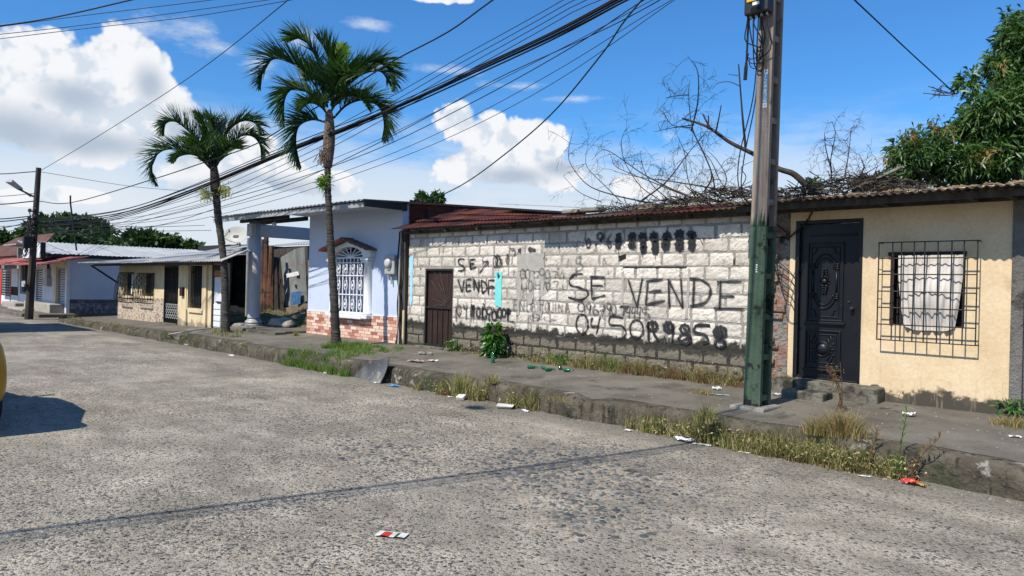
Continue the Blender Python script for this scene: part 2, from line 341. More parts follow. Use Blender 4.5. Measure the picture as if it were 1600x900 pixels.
def spray():
    mt, b = newmat('spray_paint'); P = POS()
    uv = N('ShaderNodeAttribute', attribute_name='across').outputs['Fac']
    dens = N('ShaderNodeAttribute', attribute_name='dens').outputs['Fac']
    b.inputs['Base Color'].default_value = (.012, .012, .014, 1); b.inputs['Roughness'].default_value = .6
    n = NOI(P, 42., 5, .7); n_b = NOI(P, 9., 4, .6)
    a = MA('SUBTRACT', 1., MA('ABSOLUTE', uv))
    v = MA('ADD', MA('MULTIPLY', a, 1.5), MA('ADD', MA('MULTIPLY', MA('SUBTRACT', n, .5), 1.5), MA('MULTIPLY', MA('SUBTRACT', n_b, .5), 1.2)))
    al = MA('MULTIPLY', SM(v, .02, .62), dens)
    L(al, b.inputs['Alpha'])
spray()
leafmat('palm_leaf', [(.012, .035, .012), (.03, .07, .02), (.055, .11, .03), (.14, .20, .05)], .25, .38)
leafmat('palm_young', [(.10, .18, .03), (.22, .33, .05), (.36, .46, .10)], .45)
leafmat('palm_pale', [(.20, .24, .10), (.42, .45, .25), (.55, .55, .34)], .4)
leafmat('mango_leaf', [(.02, .05, .016), (.045, .10, .025), (.085, .155, .04), (.20, .27, .085)], .25, .35)
leafmat('mango_old', [(.14, .08, .02), (.26, .16, .05), (.16, .18, .06)], .3)
leafmat('far_leaf', [(.012, .032, .010), (.03, .065, .018), (.05, .095, .026), (.085, .13, .04)], .2, .6)
leafmat('grass_green', [(.04, .09, .015), (.09, .17, .03), (.15, .25, .05), (.30, .33, .12)], .35, .6)
leafmat('grass_dry', [(.13, .085, .035), (.28, .20, .085), (.42, .33, .16), (.13, .16, .045)], .3, .7)
leafmat('grass_mixed', [(.04, .07, .02), (.11, .14, .035), (.22, .22, .07), (.38, .30, .14), (.55, .46, .26)], .3, .7)
leafmat('bush_leaf', [(.015, .06, .012), (.03, .11, .02), (.09, .20, .03), (.38, .42, .07)], .25, .3)
leafmat('yellow_flower', [(.16, .19, .05), (.42, .40, .16), (.58, .54, .30)], .3, .7)
leafmat('pebble', [(.035, .037, .038), (.07, .072, .072), (.15, .145, .13), (.055, .06, .062), (.28, .22, .16), (.11, .11, .105)], 0., .7)
leafmat('weed_brown', [(.10, .05, .025), (.20, .10, .05), (.14, .13, .05), (.26, .17, .09)], .2, .8)

# ------------------------------------------------------------------ mesh helpers
def link_child(o, parent):
    if parent is not None:
        o.parent = parent
        p, off = parent, Vector((0, 0, 0))
        while p is not None: off += p.location; p = p.parent
        o.location = o.location - off
def thing(name, label, cat, loc=(0, 0, 0), group=None):
    o = bpy.data.objects.new(name, None); col.objects.link(o); o.location = loc; o.empty_display_size = .1
    o['label'] = label; o['category'] = cat
    if group: o['group'] = group
    return o
def tag(o, label=None, cat=None, group=None, kind=None):
    for k, v in (('label', label), ('category', cat), ('group', group), ('kind', kind)):
        if v: o[k] = v
    return o
class MB:
    def __init__(s): s.v = []; s.f = []; s.tone = []; s.mi = []; s.cur = 0
    def add(s, vs, fs, tone=0.):
        n = len(s.v); s.v.extend([tuple(x) for x in vs]); s.f.extend([tuple(i + n for i in f) for f in fs])
        s.tone.extend([tone] * len(vs)); s.mi.extend([s.cur] * len(fs)); return s
    def box(s, x0, x1, y0, y1, z0, z1, mtx=None):
        vs = [Vector((x, y, z)) for z in (z0, z1) for y in (y0, y1) for x in (x0, x1)]
        if mtx is not None: vs = [mtx @ v for v in vs]
        return s.add(vs, [(0, 2, 3, 1), (4, 5, 7, 6), (0, 1, 5, 4), (1, 3, 7, 5), (3, 2, 6, 7), (2, 0, 4, 6)])
    def quad(s, a, b, c, d): return s.add([a, b, c, d], [(0, 1, 2, 3)])
    def hexa(s, lo, hi):     # two quads joined
        n = len(lo); fs = [tuple(range(n))[::-1], tuple(range(n, 2 * n))]
        fs += [(i, (i + 1) % n, n + (i + 1) % n, n + i) for i in range(n)]
        return s.add(list(lo) + list(hi), fs)
    def tube(s, pts, r, n=6, cap=True):
        pts = [Vector(q) for q in pts]; rs = r if isinstance(r, (list, tuple)) else [r] * len(pts)
        vs = []; a = None
        for i, q in enumerate(pts):
            t = (pts[min(i + 1, len(pts) - 1)] - pts[max(i - 1, 0)]).normalized()
            if a is None: a = t.orthogonal().normalized()
            a = (a - t * a.dot(t)); a = a.normalized() if a.length > 1e-6 else t.orthogonal().normalized()
            b = t.cross(a)
            for k in range(n):
                w_ = 2 * math.pi * k / n; vs.append(q + (a * math.cos(w_) + b * math.sin(w_)) * rs[i])
        fs = [(i * n + k, i * n + (k + 1) % n, (i + 1) * n + (k + 1) % n, (i + 1) * n + k) for i in range(len(pts) - 1) for k in range(n)]
        if cap: fs += [tuple(range(n))[::-1], tuple(range((len(pts) - 1) * n, len(pts) * n))]
        return s.add(vs, fs)
    def lathe(s, c, prof, n=24, axis='z'):
        vs = []
        for r_, h in prof:
            for k in range(n):
                w_ = 2 * math.pi * k / n; x, y = r_ * math.cos(w_), r_ * math.sin(w_)
                vs.append(Vector(c) + (Vector((x, y, h)) if axis == 'z' else Vector((x, h, y)) if axis == 'y' else Vector((h, x, y))))
        m_ = len(prof)
        fs = [(i * n + k, i * n + (k + 1) % n, (i + 1) * n + (k + 1) % n, (i + 1) * n + k) for i in range(m_ - 1) for k in range(n)]
        fs += [tuple(range(n))[::-1], tuple(range((m_ - 1) * n, m_ * n))]
        return s.add(vs, fs)
    def grid(s, fn, nu, nv, tone=0.):
        vs = [fn(i / nu, j / nv) for j in range(nv + 1) for i in range(nu + 1)]
        return s.add(vs, [(j * (nu + 1) + i, j * (nu + 1) + i + 1, (j + 1) * (nu + 1) + i + 1, (j + 1) * (nu + 1) + i) for j in range(nv) for i in range(nu)], tone)
    def mesh(s, name, mats, smooth=False, bevel=0.):
        me = bpy.data.meshes.new(name); me.from_pydata(s.v, [], s.f)
        for m_ in (mats if isinstance(mats, (list, tuple)) else [mats]): me.materials.append(MATS[m_])
        if any(s.mi): me.polygons.foreach_set('material_index', s.mi)
        if any(s.tone):
            at = me.attributes.new('tone', 'FLOAT', 'POINT'); at.data.foreach_set('value', s.tone)
        if smooth: me.polygons.foreach_set('use_smooth', [True] * len(me.polygons))
        me.update(); return me
    def build(s, name, mats, parent=None, smooth=False, bevel=0., center=False, **tg):
        me = s.mesh(name, mats, smooth)
        o = bpy.data.objects.new(name, me); col.objects.link(o)
        if bevel:
            md = o.modifiers.new('bevel', 'BEVEL'); md.width = bevel; md.segments = 2; md.limit_method = 'ANGLE'
        if center and parent is None:
            c = sum((Vector(v) for v in s.v), Vector()) / len(s.v); c.z = min(v[2] for v in s.v)
            me.transform(Matrix.Translation(-c)); o.location = c
        link_child(o, parent); return tag(o, **tg)
def B(name, mt, parent, *bx, bevel=0., **tg):
    mb = MB()
    for b_ in bx: mb.box(*b_)
    return mb.build(name, mt, parent, bevel=bevel, **tg)
def inst(me, name, parent, loc, rot=(0, 0, 0), scl=(1, 1, 1)):
    o = bpy.data.objects.new(name, me); col.objects.link(o); o.location = loc; o.rotation_euler = rot; o.scale = scl
    link_child(o, parent); return o
def npmesh(name, V, F, mt, tone=None, parent=None, smooth=False, **tg):
    """V (n,3), F (m,k) arrays"""
    me = bpy.data.meshes.new(name); k = F.shape[1]
    me.vertices.add(len(V)); me.vertices.foreach_set('co', V.astype(np.float32).ravel())
    me.loops.add(F.size); me.loops.foreach_set('vertex_index', F.astype(np.int32).ravel())
    me.polygons.add(len(F)); me.polygons.foreach_set('loop_start', np.arange(0, F.size, k, dtype=np.int32))
    me.update(calc_edges=True)
    if smooth: me.polygons.foreach_set('use_smooth', [True] * len(F))
    if tone is not None:
        at = me.attributes.new('tone', 'FLOAT', 'POINT'); at.data.foreach_set('value', tone.astype(np.float32))
    me.materials.append(MATS[mt])
    o = bpy.data.objects.new(name, me); col.objects.link(o); link_child(o, parent); return tag(o, **tg)
def nrm(a): return a / np.maximum(np.linalg.norm(a, axis=-1, keepdims=True), 1e-9)
def leaves(base, d, side, ln, wd, tone, droop=.25):
    """folded leaves: base (n,3), direction, side vector, lengths, widths -> V, F(tri), tone"""
    n = len(base); d = nrm(d); side = nrm(side - d * np.sum(side * d, 1, keepdims=True)); up = np.cross(side, d)
    ln = ln[:, None]; wd = wd[:, None]
    m1 = base + d * ln * .45; tip = base + d * ln + np.array([0, 0, -1.]) * ln * droop
    a = m1 + side * wd * .5 + up * wd * .15; b_ = m1 - side * wd * .5 + up * wd * .15
    V = np.stack([base, a, m1, b_, tip], 1).reshape(-1, 3)
    f = np.array([[0, 1, 2], [0, 2, 3], [1, 4, 2], [2, 4, 3]])
    F = (f[None] + 5 * np.arange(n)[:, None, None]).reshape(-1, 3)
    return V, F, np.repeat(tone, 5)
def blades(root, h, lean, wd, tone, segs=3):
    """grass blades curving over: root (n,3), h (n,), lean (n,2)"""
    n = len(root); th = rng.uniform(0, 2 * np.pi, n); sd = np.stack([np.cos(th), np.sin(th), 0 * th], 1) * wd[:, None]
    vs = []
    for i in range(segs + 1):
        t = i / segs; c = root.copy()
        c[:, 2] += h * (t - .28 * t * t * np.linalg.norm(lean, axis=1) ** .5); c[:, :2] += lean * (h * t * t)[:, None]
        k = 1 - t * .92
        vs += [c - sd * k, c + sd * k]
    V = np.stack(vs, 1).reshape(-1, 3); m_ = 2 * (segs + 1)
    f = np.array([[2 * i, 2 * i + 1, 2 * i + 3, 2 * i + 2] for i in range(segs)])
    F = (f[None] + m_ * np.arange(n)[:, None, None]).reshape(-1, 4)
    return V, F, np.repeat(tone, m_)
def smooth_path(P, n):
    P = [Vector(q) for q in P]; P = [P[0] * 2 - P[1]] + P + [P[-1] * 2 - P[-2]]; out = []
    segs = len(P) - 3
    for k in range(n + 1):
        t = k / n * segs; i = min(int(t), segs - 1); t -= i
        a, b_, c, d_ = P[i:i + 4]
        out.append(.5 * ((2 * b_) + (c - a) * t + (2 * a - 5 * b_ + 4 * c - d_) * t * t + (3 * b_ - a - 3 * c + d_) * t ** 3))
    return out
def zs(x, y):       # height of the pavement
    return .275 + (y - 7.24) * .044 + (min(0, x + 18) * .012 if x > -31 else -.156)
def jit(a): return random.uniform(-a, a)
KERB = 7.24
WALL = 9.5

# ------------------------------------------------------------------ ground, road, pavement
MB().quad((-1500, -1500, -.06), (1500, -1500, -.06), (1500, 1500, -.06), (-1500, 1500, -.06)).build('ground', 'far_ground', kind='structure')
MB().quad((-70, -6.2, 0), (30, -6.2, 0), (30, KERB + .1, 0), (-70, KERB + .1, 0)).build('road', 'road_concrete', kind='structure')
MB().quad((-34.2, KERB + .104, -.002), (-29.6, KERB + .104, -.002), (-29.6, 60, -.002), (-34.2, 60, -.002)).build('side_road', 'road_concrete', kind='structure')
B('pavement_across', 'sidewalk', None, (-70, 30, -9.5, -6.2, -.05, .16), kind='structure')

def wob(x): return .030 * math.sin(x * 2.3) + .022 * math.sin(x * 5.7 + 1) + .014 * math.sin(x * 13.1 + 2)
def kdip(x):
    k = 1.
    if -20.0 < x < -19.1: k = .25
    for c, w_ in ((-5.9, .16), (-8.05, .1), (-12.2, .12), (-15.4, .1), (-24.6, .16), (-27.2, .12), (-1.1, .2)): k *= 1 - .16 * math.exp(-((x - c) / w_) ** 2)
    return k
mb = MB(); xs = [8 - .12 * i for i in range(int((8 + 30.1) / .12) + 1)]
prof = [(0, -.03, .0), (.0, .10, .03), (.015, .22, .03), (.03, .272, .02), (.075, .31, .008), (.24, .317, .004)]
rows = []
for x in xs:
    nk = .014 * (1 if abs((x * 1.0) % 1.2 - .6) < .07 else 0)
    rows.append([(x + jit(.01), KERB + a + nk + wob(x) + jit(j) * .8, (h / .31 * zs(x, KERB) * kdip(x) if h > 0 else h) + (jit(j) * .4 if h > .05 else 0)) for a, h, j in prof])
def stitch(mb, rows, rev=False):
    n = len(rows[0]); vs = [v for r_ in rows for v in r_]
    mb.add(vs, [(i * n + k, i * n + k + 1, (i + 1) * n + k + 1, (i + 1) * n + k) for i in range(len(rows) - 1) for k in range(n - 1)])
stitch(mb, rows)
endx = rows[-1][0][0]
stitch(mb, [[(endx - .04 + jit(.03), KERB + a, h) for h in (-.03, .1, .17, .2)] for a in (.0, .4, .9, 1.5, 2.2, 3.)] )
mb.build('kerb', 'kerb', kind='structure', smooth=True)
mb = MB(); rows = []
for x in xs:
    r_ = []
    for k, y in enumerate((KERB + .24, 7.7, 8.1, 8.6, 9.1, 9.7, 10.6 if x < -12.9 else 9.75)):
        dp = kdip(x) if k == 0 else (1 + 2 * kdip(x)) / 3 if k == 1 else 1
        r_.append((x, y + (wob(x) if k == 0 else 0), zs(x, y) * dp + (jit(.004) if 0 < k < 5 else 0) - (.002 if k == 0 else 0)))
    rows.append(r_)
stitch(mb, rows); mb.build('pavement', 'sidewalk', kind='structure')
# far corner pavement
B('far_pavement', 'sidewalk', None, (-70, -34.2, KERB - .3, 9.0, -.05, .14), (-34.2, -33.4, KERB - .3 + .4, 30, -.05, .138), kind='structure', bevel=.03)
# yard between the blue and the cream house
mb = MB()
def yard(u, v):
    x = -26 + u * 13.0; y = 9.3 + v * 12
    z = .34 + .52 * math.exp(-((x + 18.6) / 1.5) ** 2 - ((y - 10.9) / .8) ** 2) + .30 * math.exp(-((x + 21.5) / 1.5) ** 2 - ((y - 11.) / 1.) ** 2) + .05 * math.sin(x * 3.1 + y) + .03 * math.sin(y * 4 + x * 2)
    return (x, y, z - (.30 if v == 0 or u == 0 else 0) + .03 * math.sin(x * 9) * math.sin(y * 8))
mb.grid(yard, 60, 50); mb.build('yard_soil', 'soil', kind='structure', smooth=True)

# loose pebbles standing proud of the worn concrete
def pebbles():
    n = 4600
    x = rng.uniform(-8, -1.0, n); y = rng.uniform(1.0, 6.0, n)
    c = np.array([[-5.0, 5.1], [-4.4, 4.6], [-3.7, 5.2], [-4.5, 5.6], [-6.0, 4.2], [-3.4, 4.3]])
    k = rng.integers(0, len(c), n); cl = rng.random(n) < .5
    x = np.where(cl, c[k, 0] + rng.normal(0, .36, n), x); y = np.where(cl, c[k, 1] + rng.normal(0, .27, n), y)
    r_ = rng.uniform(.009, .019, n) * np.where(cl, rng.choice([1.2, 1.5, 2.2], n), 1.0); el = rng.uniform(.6, 1., n); th = rng.uniform(0, np.pi, n)
    m_ = 7; a = np.linspace(0, 2 * np.pi, m_, endpoint=False)
    ring = []
    for rad, h in ((1., -.02), (.66, .17)):
        px = np.cos(a)[None] * rad * r_[:, None]; py_ = np.sin(a)[None] * rad * (r_ * el)[:, None]
        X = x[:, None] + px * np.cos(th)[:, None] - py_ * np.sin(th)[:, None]; Y = y[:, None] + px * np.sin(th)[:, None] + py_ * np.cos(th)[:, None]
        ring.append(np.stack([X, Y, np.broadcast_to(h * r_[:, None], X.shape)], 2))
    V = np.concatenate(ring + [np.stack([x, y, r_ * .22], 1)[:, None]], 1).reshape(-1, 3)
    f = []
    for i in range(m_):
        j = (i + 1) % m_; f += [[i, j, m_ + j], [i, m_ + j, m_ + i], [m_ + i, m_ + j, 2 * m_]]
    F = (np.array(f)[None] + (2 * m_ + 1) * np.arange(n)[:, None, None]).reshape(-1, 3)
    npmesh('pebbles', V, F, 'pebble', np.repeat(rng.random(n), 2 * m_ + 1), smooth=True, kind='stuff', label='dark pebbles exposed in the worn road surface', category='pebbles')
_t = tag
def tag(o, label=None, cat=None, group=None, kind=None, category=None): return _t(o, label, cat or category, group, kind)
pebbles()
B('road_hollow', 'mossy_step', None, (-4.02, -3.72, 5.50, 5.62, -.01, .004), kind='structure', bevel=.004)

# ------------------------------------------------------------------ block wall house
bw = thing('block_house', 'unfinished grey and white painted block house covered in SE VENDE graffiti', 'house', (-8.7, WALL, .37))
D0, D1 = PY(664, 480, WALL).x, PY(707, 480, WALL).x            # door opening
DZT = PY(685, 420, WALL).z; DZB = PY(685, 541, WALL).z
XL, XR = -12.6, -4.86
# joints at z = .414 + .2 k
B('wall', 'mortar', bw, (XL, D0, WALL + .001, WALL + .16, .0, 2.83), (D1, XR, WALL + .001, WALL + .16, .0, 2.83), (D0, D1, WALL + .001, WALL + .16, DZT, 2.83))
B('side_wall', 'mortar', bw, (XL, XL + .14, WALL + .16, 14, .1, 2.83), (XL, XR, 14, 14.14, .1, 2.83), (XR - .14, XR, WALL + .16, 14, .1, 2.83))
def block_mesh(w_, h, k):
    mb = MB(); nu, nv = 9, 5
    rr = random.Random(k)
    E = [[Vector(((i / nu - .5) * w_ + (rr.uniform(-.009, .009)), -.012 - (.003 if 0 < i < nu and 0 < j < nv else -.003) + rr.uniform(-.004, .004), (j / nv - .5) * h + rr.uniform(-.007, .007))) for i in range(nu + 1)] for j in range(nv + 1)]
    vs = [v for r_ in E for v in r_]; n = nu + 1
    fs = [(j * n + i, j * n + i + 1, (j + 1) * n + i + 1, (j + 1) * n + i) for j in range(nv) for i in range(nu)]
    rim = [i for i in range(n)] + [j * n + nu for j in range(1, nv + 1)] + [nv * n + i for i in range(nu - 1, -1, -1)] + [j * n for j in range(nv - 1, 0, -1)]
    base = len(vs); vs += [Vector((vs[i].x, .016, vs[i].z)) for i in rim]
    m_ = len(rim); fs += [(rim[(q + 1) % m_], rim[q], base + q, base + (q + 1) % m_) for q in range(m_)]
    return mb.add(vs, fs)
full = [block_mesh(.358, .170, k).mesh('block', 'block') for k in range(9)]
z0 = .414; nblk = 0
for r_ in range(-1, 12):
    z = z0 + .2 * r_; off = (r_ % 2) * .2
    if r_ == 3: off = .33
    if r_ == 8: off = .11
    x = XL + .01 - off
    while x < XR - .05:
        a, b_ = max(x, XL), min(x + .39, XR)
        zc = z + .1
        segs = [(a, b_)]
        if DZB - .1 < zc < DZT + .03:
            segs = [(a, min(b_, D0 - .012)), (max(a, D1 + .012), b_)]
        for a2, b2 in segs:
            if b2 - a2 < .06: continue
            wv = b2 - a2
            inst(full[nblk % 9], 'block', bw, ((a2 + b2) / 2, WALL + .006 + jit(.003), zc + jit(.004)), (0, jit(.008), 0), (wv / .39 * random.uniform(.985, 1.0), 1, random.uniform(.95, 1.0))); nblk += 1
        x += .4 + jit(.012)
# door of the block house: iron sheet door with a sunburst grille
dr = B('door', 'rust_door', bw, (D0 + .03, D1 - .03, WALL + .05, WALL + .07, DZB + .03, DZT - .03))
dw = D1 - D0
B('door_frame', 'iron', dr, (D0, D0 + .035, WALL - .005, WALL + .09, DZB, DZT), (D1 - .035, D1, WALL - .005, WALL + .09, DZB, DZT), (D0 + .035, D1 - .035, WALL - .005, WALL + .09, DZT - .035, DZT), (D0 + .035, D1 - .035, WALL - .005, WALL + .09, DZB, DZB + .03))
zm = PY(690, 481, WALL).z
B('mid_rail', 'iron', dr, (D0 + .035, D1 - .035, WALL + .015, WALL + .05, zm - .02, zm + .02))
for k in range(4):
    xx = D0 + dw * (.22 + .19 * k); B('rod', 'iron', dr, (xx, xx + .014, WALL + .03, WALL + .05, DZB + .03, zm - .02))
cx, cz = D1 - .20, zm + .06
for k in range(9):
    a = R(62 + k * 15); l0, l1 = .05, .10 + .80 * (1 - abs(k - 3.2) / 7.5)
    if cx + math.cos(a) * l1 > D1 - .04 : l1 = (D1 - .05 - cx) / math.cos(a)
    p1 = Vector((max(D0 + .04, cx + math.cos(a) * l1), WALL + .03, min(DZT - .05, cz + math.sin(a) * l1)))
    MB().tube([(cx + math.cos(a) * l0, WALL + .03, cz + math.sin(a) * l0), p1], .0032, 5).build('ray_bar', 'block_bare', dr)
B('door_sill', 'mossy_step', bw, (D0 - .1, D1 + .1, WALL - .16, WALL + .0, .33, DZB - .01), bevel=.015)
# patches and slit on the wall
def patch(name, pts, mt, parent, y=WALL - .016, th=.014, **tg):
    P = [PY(a, b_, y) for a, b_ in pts]
    mb = MB(); mb.hexa([(q.x, y + th, q.z) for q in P], [(q.x, y, q.z) for q in P]); return mb.build(name, mt, parent, **tg)
def rough(pts, k=8, a=1.9, seed=3):
    rr = random.Random(seed); out = []
    for i in range(len(pts)):
        p0, p1 = pts[i], pts[(i + 1) % len(pts)]
        for j in range(k): t = j / k; out.append((p0[0] + (p1[0] - p0[0]) * t + rr.uniform(-a, a), p0[1] + (p1[1] - p0[1]) * t + rr.uniform(-a, a)))
    return out
patch('mortar_patch', rough([(808, 399), (830, 396), (849, 395), (850, 422), (808, 425)], 5), 'cement_patch', bw)
patch('mortar_patch', rough([(808, 425), (815, 424), (812, 490), (805, 492)], 6), 'cement_patch', bw)
patch('mortar_patch', rough([(826, 424), (834, 424), (832, 472), (824, 474)], 6), 'cement_patch', bw)
patch('mortar_patch', rough([(843, 424), (850, 424), (856, 455), (842, 465)], 6), 'cement_patch', bw)
patch('mortar_patch', rough([(838, 468), (848, 470), (846, 495), (838, 500)], 5), 'cement_patch', bw)
patch('paint_patch', rough([(774, 424), (784, 426), (783, 480), (773, 478)], 7, .7), 'turquoise', bw, y=WALL - .019, label='turquoise painted strip')
B('slit', 'interior', bw, (PY(974, 417, WALL).x, PY(1073, 418, WALL).x, WALL - .018, WALL + .005, PY(1020, 418, WALL).z, PY(1020, 416.2, WALL).z))
patch('hole', [(966, 400), (977, 397), (978, 404), (968, 408)], 'interior', bw)
# tree of joints round the filled-in window
for a, b_ in (((973, 420), (971, 497)), ((1072, 498), (1077, 420))):
    patch('mortar_patch', rough([(a[0] - 2, a[1]), (a[0] + 2, a[1]), (b_[0] + 2, b_[1]), (b_[0] - 2, b_[1])], 7, 1.0), 'cement_patch', bw, y=WALL - .012)

# ---- graffiti: sprayed strokes lying on the wall
def stroke_group(strokes, parent, label, dens=1.):
    V = []; F = []; ac = []; de = []
    jobs = [(p_, w_, 1.) for p_, w_ in strokes] + [(p_, w_ * 1.5 + 2.2, .22) for p_, w_ in strokes if w_ <= 4.2]
    rr = random.Random(len(strokes))
    for p_, w_ in strokes:
        if w_ > 4 and rr.random() < .5:
            q_ = p_[rr.randrange(len(p_))]; jobs.append(([q_, (q_[0] + rr.uniform(-.3, .3), q_[1] + rr.uniform(4, 11))], 1.3, .7))
    for (pts, wpx, dk) in jobs:
        P = smooth_path([PY(a, b_, WALL - .0215) for a, b_ in pts], max(4, len(pts) * 4)) if len(pts) > 2 else [PY(*pts[0], WALL - .0215).lerp(PY(*pts[1], WALL - .0215), t / 5) for t in range(6)]
        hw = wpx * .0115 * .5
        base = len(V); yy = WALL - .0215 - .0004 * (len(de) % 9)
        for i, q in enumerate(P):
            t = (P[min(i + 1, len(P) - 1)] - P[max(i - 1, 0)]); t.y = 0
            t = t.normalized() if t.length > 1e-6 else Vector((1, 0, 0)); s_ = Vector((-t.z, 0, t.x)) * hw * (1 + .22 * math.sin(i * .9 + q.x * 9) - (.35 if i in (0, len(P) - 1) else 0))
            for k in (-1, 0, 1): V.append((q.x + s_.x * k, yy, q.z + s_.z * k)); ac.append(float(k))
            de += [dk * dens * (.90 + .10 * math.sin(i * 1.3 + q.z * 17))] * 3
        for i in range(len(P) - 1):
            for k in (0, 1): j = base + 3 * i + k; F.append((j, j + 1, j + 4, j + 3))
    me = bpy.data.meshes.new('graffiti'); me.from_pydata(V, [], F); me.materials.append(MATS['spray_paint'])
    me.attributes.new('across', 'FLOAT', 'POINT').data.foreach_set('value', ac)
    me.attributes.new('dens', 'FLOAT', 'POINT').data.foreach_set('value', de)
    o = bpy.data.objects.new('graffiti', me); col.objects.link(o); link_child(o, parent); o['label'] = label
def G(ox, oy, s, w_, lst): return [([(ox + a / s, oy + b_ / s) for a, b_ in pts], (wd or w_)) for pts, wd in [(l if isinstance(l, tuple) else (l, None)) for l in lst]]
def E_(x, y, rx, ry, a0=0, a1=360, n=12): return [(x + rx * math.cos(R(a0 + (a1 - a0) * i / n)), y + ry * math.sin(R(a0 + (a1 - a0) * i / n))) for i in range(n + 1)]
A = (640, 340, 5.0); C = (880, 340, 4.09); M_ = (780, 340, 4.5)
stroke_group(G(*A, 3.2, [
    [(428, 325), (395, 322), (378, 342), (392, 366), (416, 378), (426, 398), (408, 414), (376, 414)],
    [(470, 330), (474, 405)], [(468, 330), (516, 324)], [(470, 363), (505, 358)], [(472, 405), (522, 384)],
    [(375, 478), (408, 582)], [(408, 582), (426, 480)], [(440, 485), (442, 578)], [(438, 486), (482, 478)], [(440, 530), (476, 525)], [(441, 578), (480, 568)],
    [(502, 568), (500, 475)], [(500, 475), (538, 582)], [(538, 582), (541, 478)], [(566, 592), (558, 488)], [(556, 488), (592, 512), (602, 555), (566, 594)],
    [(616, 490), (615, 602)], [(614, 490), (664, 488)], [(615, 542), (658, 538)], [(655, 592), (664, 590)]]), bw, 'black sprayed words SE VENDE beside the door')
stroke_group(G(*A, 2.6, [
    E_(385, 725, 16, 40), [(422, 672), (424, 712), (448, 712)], [(446, 665), (440, 800)], [(362, 690), (360, 810)],
    ([(485, 675), (480, 780)], 8), ([(500, 680), (498, 780)], 7), (E_(535, 740, 14, 40), 4), ([(570, 690), (565, 800)], 6), (E_(583, 745, 16, 40), 4), E_(620, 725, 20, 30), ([(620, 750), (618, 810)], 4),
    (E_(660, 765, 18, 36), 4.5), ([(650, 700), (690, 790)], 3), (E_(702, 745, 16, 36), 4.5), (E_(735, 745, 14, 30), 3.5), ([(768, 720), (766, 810)], 7), (E_(770, 735, 15, 20), 4), [(780, 810), (815, 815)],
    [(545, 432), (608, 346)], [(568, 345), (612, 343), (606, 378)], [(575, 665), (580, 690)]]), bw, 'black sprayed phone number starting 04 under the words beside the door')
stroke_group(G(*A, 1.8, [
    E_(668, 345, 16, 45), E_(688, 340, 18, 50), [(655, 290), (690, 330), (660, 390)], [(700, 300), (720, 380)], E_(702, 350, 20, 30), [(675, 180), (680, 205)], [(690, 182), (712, 185)], [(735, 185), (770, 184)], E_(765, 325, 12, 38), ([(765, 285), (765, 355)], 2.5),
    [(795, 258), (825, 262), (815, 305)], [(655, 300), (715, 305)], [(780, 240), (820, 245)]]) + G(*A, 9, [[(845, 258), (870, 258)], [(925, 248), (985, 254)], ([(690, 430), (694, 475)], 3.2), ([(705, 450), (690, 475)], 2.4)]), bw, 'faint sprayed scribbles and black smudges over the turquoise strip', .85)
stroke_group(G(*M_, 1.25, [
    [(80, 385), (106, 380), (96, 412)], E_(165, 398, 17, 35), E_(200, 402, 16, 38), [(240, 388), (278, 384), (250, 450)], E_(300, 382, 16, 25), [(316, 385), (316, 440)], E_(340, 400, 15, 32), [(370, 380), (405, 380), (385, 420)], [(448, 372), (420, 424), (462, 422)], [(455, 390), (448, 445)],
    E_(218, 480, 15, 36), [(160, 455), (158, 500), (190, 500)], [(190, 450), (186, 540)], [(250, 450), (250, 505)], [(285, 450), (285, 510)], [(250, 470), (285, 470)], [(310, 510), (322, 450), (335, 510)], E_(342, 480, 13, 32), [(375, 450), (412, 448), (400, 495)], [(446, 462), (446, 522)],
    [(95, 580), (100, 655)], [(92, 580), (128, 577)], [(98, 614), (122, 611)], [(100, 655), (128, 652)], [(142, 655), (144, 580)], [(144, 580), (170, 655)], [(170, 655), (176, 580)], [(195, 580), (192, 655), (215, 655)], [(225, 655), (238, 585), (252, 655)], [(230, 625), (250, 625)], [(285, 580), (288, 655)], [(270, 580), (315, 580)], [(285, 612), (310, 612)],
    E_(335, 625, 13, 35), [(352, 592), (354, 652), (376, 652), (378, 592)], [(395, 592), (395, 662)], [(416, 662), (416, 600)], [(416, 600), (440, 662)], [(440, 662), (442, 600)], [(464, 668), (478, 602), (492, 668)], [(468, 640), (490, 640)],
    E_(250, 700, 35, 22), [(225, 690), (300, 715)], [(318, 690), (322, 720), (400, 716)], [(205, 680), (200, 790)],
    [(488, 285), (474, 342)], [(726, 332), (736, 290), (752, 325)], [(765, 372), (766, 400)]])
    + G(*M_, 1.6, [[(578, 272), (542, 280)], [(542, 280), (538, 322)], [(538, 322), (572, 322), (586, 345), (568, 370), (530, 372)]]), bw, 'thin faded handwriting and numbers scrawled across the middle of the wall', .75)
stroke_group(G(*C, 3.1, [
    [(126, 360), (72, 362), (38, 398), (48, 432), (100, 446), (152, 468), (152, 502), (104, 526), (30, 508)],
    [(178, 375), (182, 520)], [(176, 378), (264, 380)], [(182, 434), (254, 435)], [(180, 518), (268, 497)],
    [(415, 395), (470, 570)], [(470, 570), (506, 383)], [(540, 405), (527, 560)], ([(530, 408), (636, 394)], 4.2), [(545, 476), (630, 464)], ([(526, 556), (650, 530)], 3.8),
    [(678, 580), (670, 392)], [(670, 392), (762, 578)], [(762, 578), (751, 388)], [(836, 388), (828, 570)], [(804, 388), (868, 394), (930, 430), (938, 482), (908, 540), (810, 566)],
    ([(1006, 402), (998, 588)], 3.8), ([(982, 410), (1142, 408)], 3.4), [(1000, 502), (1094, 504)], ([(962, 580), (1158, 583)], 3.2)]), bw, 'large black sprayed words SE VENDE')
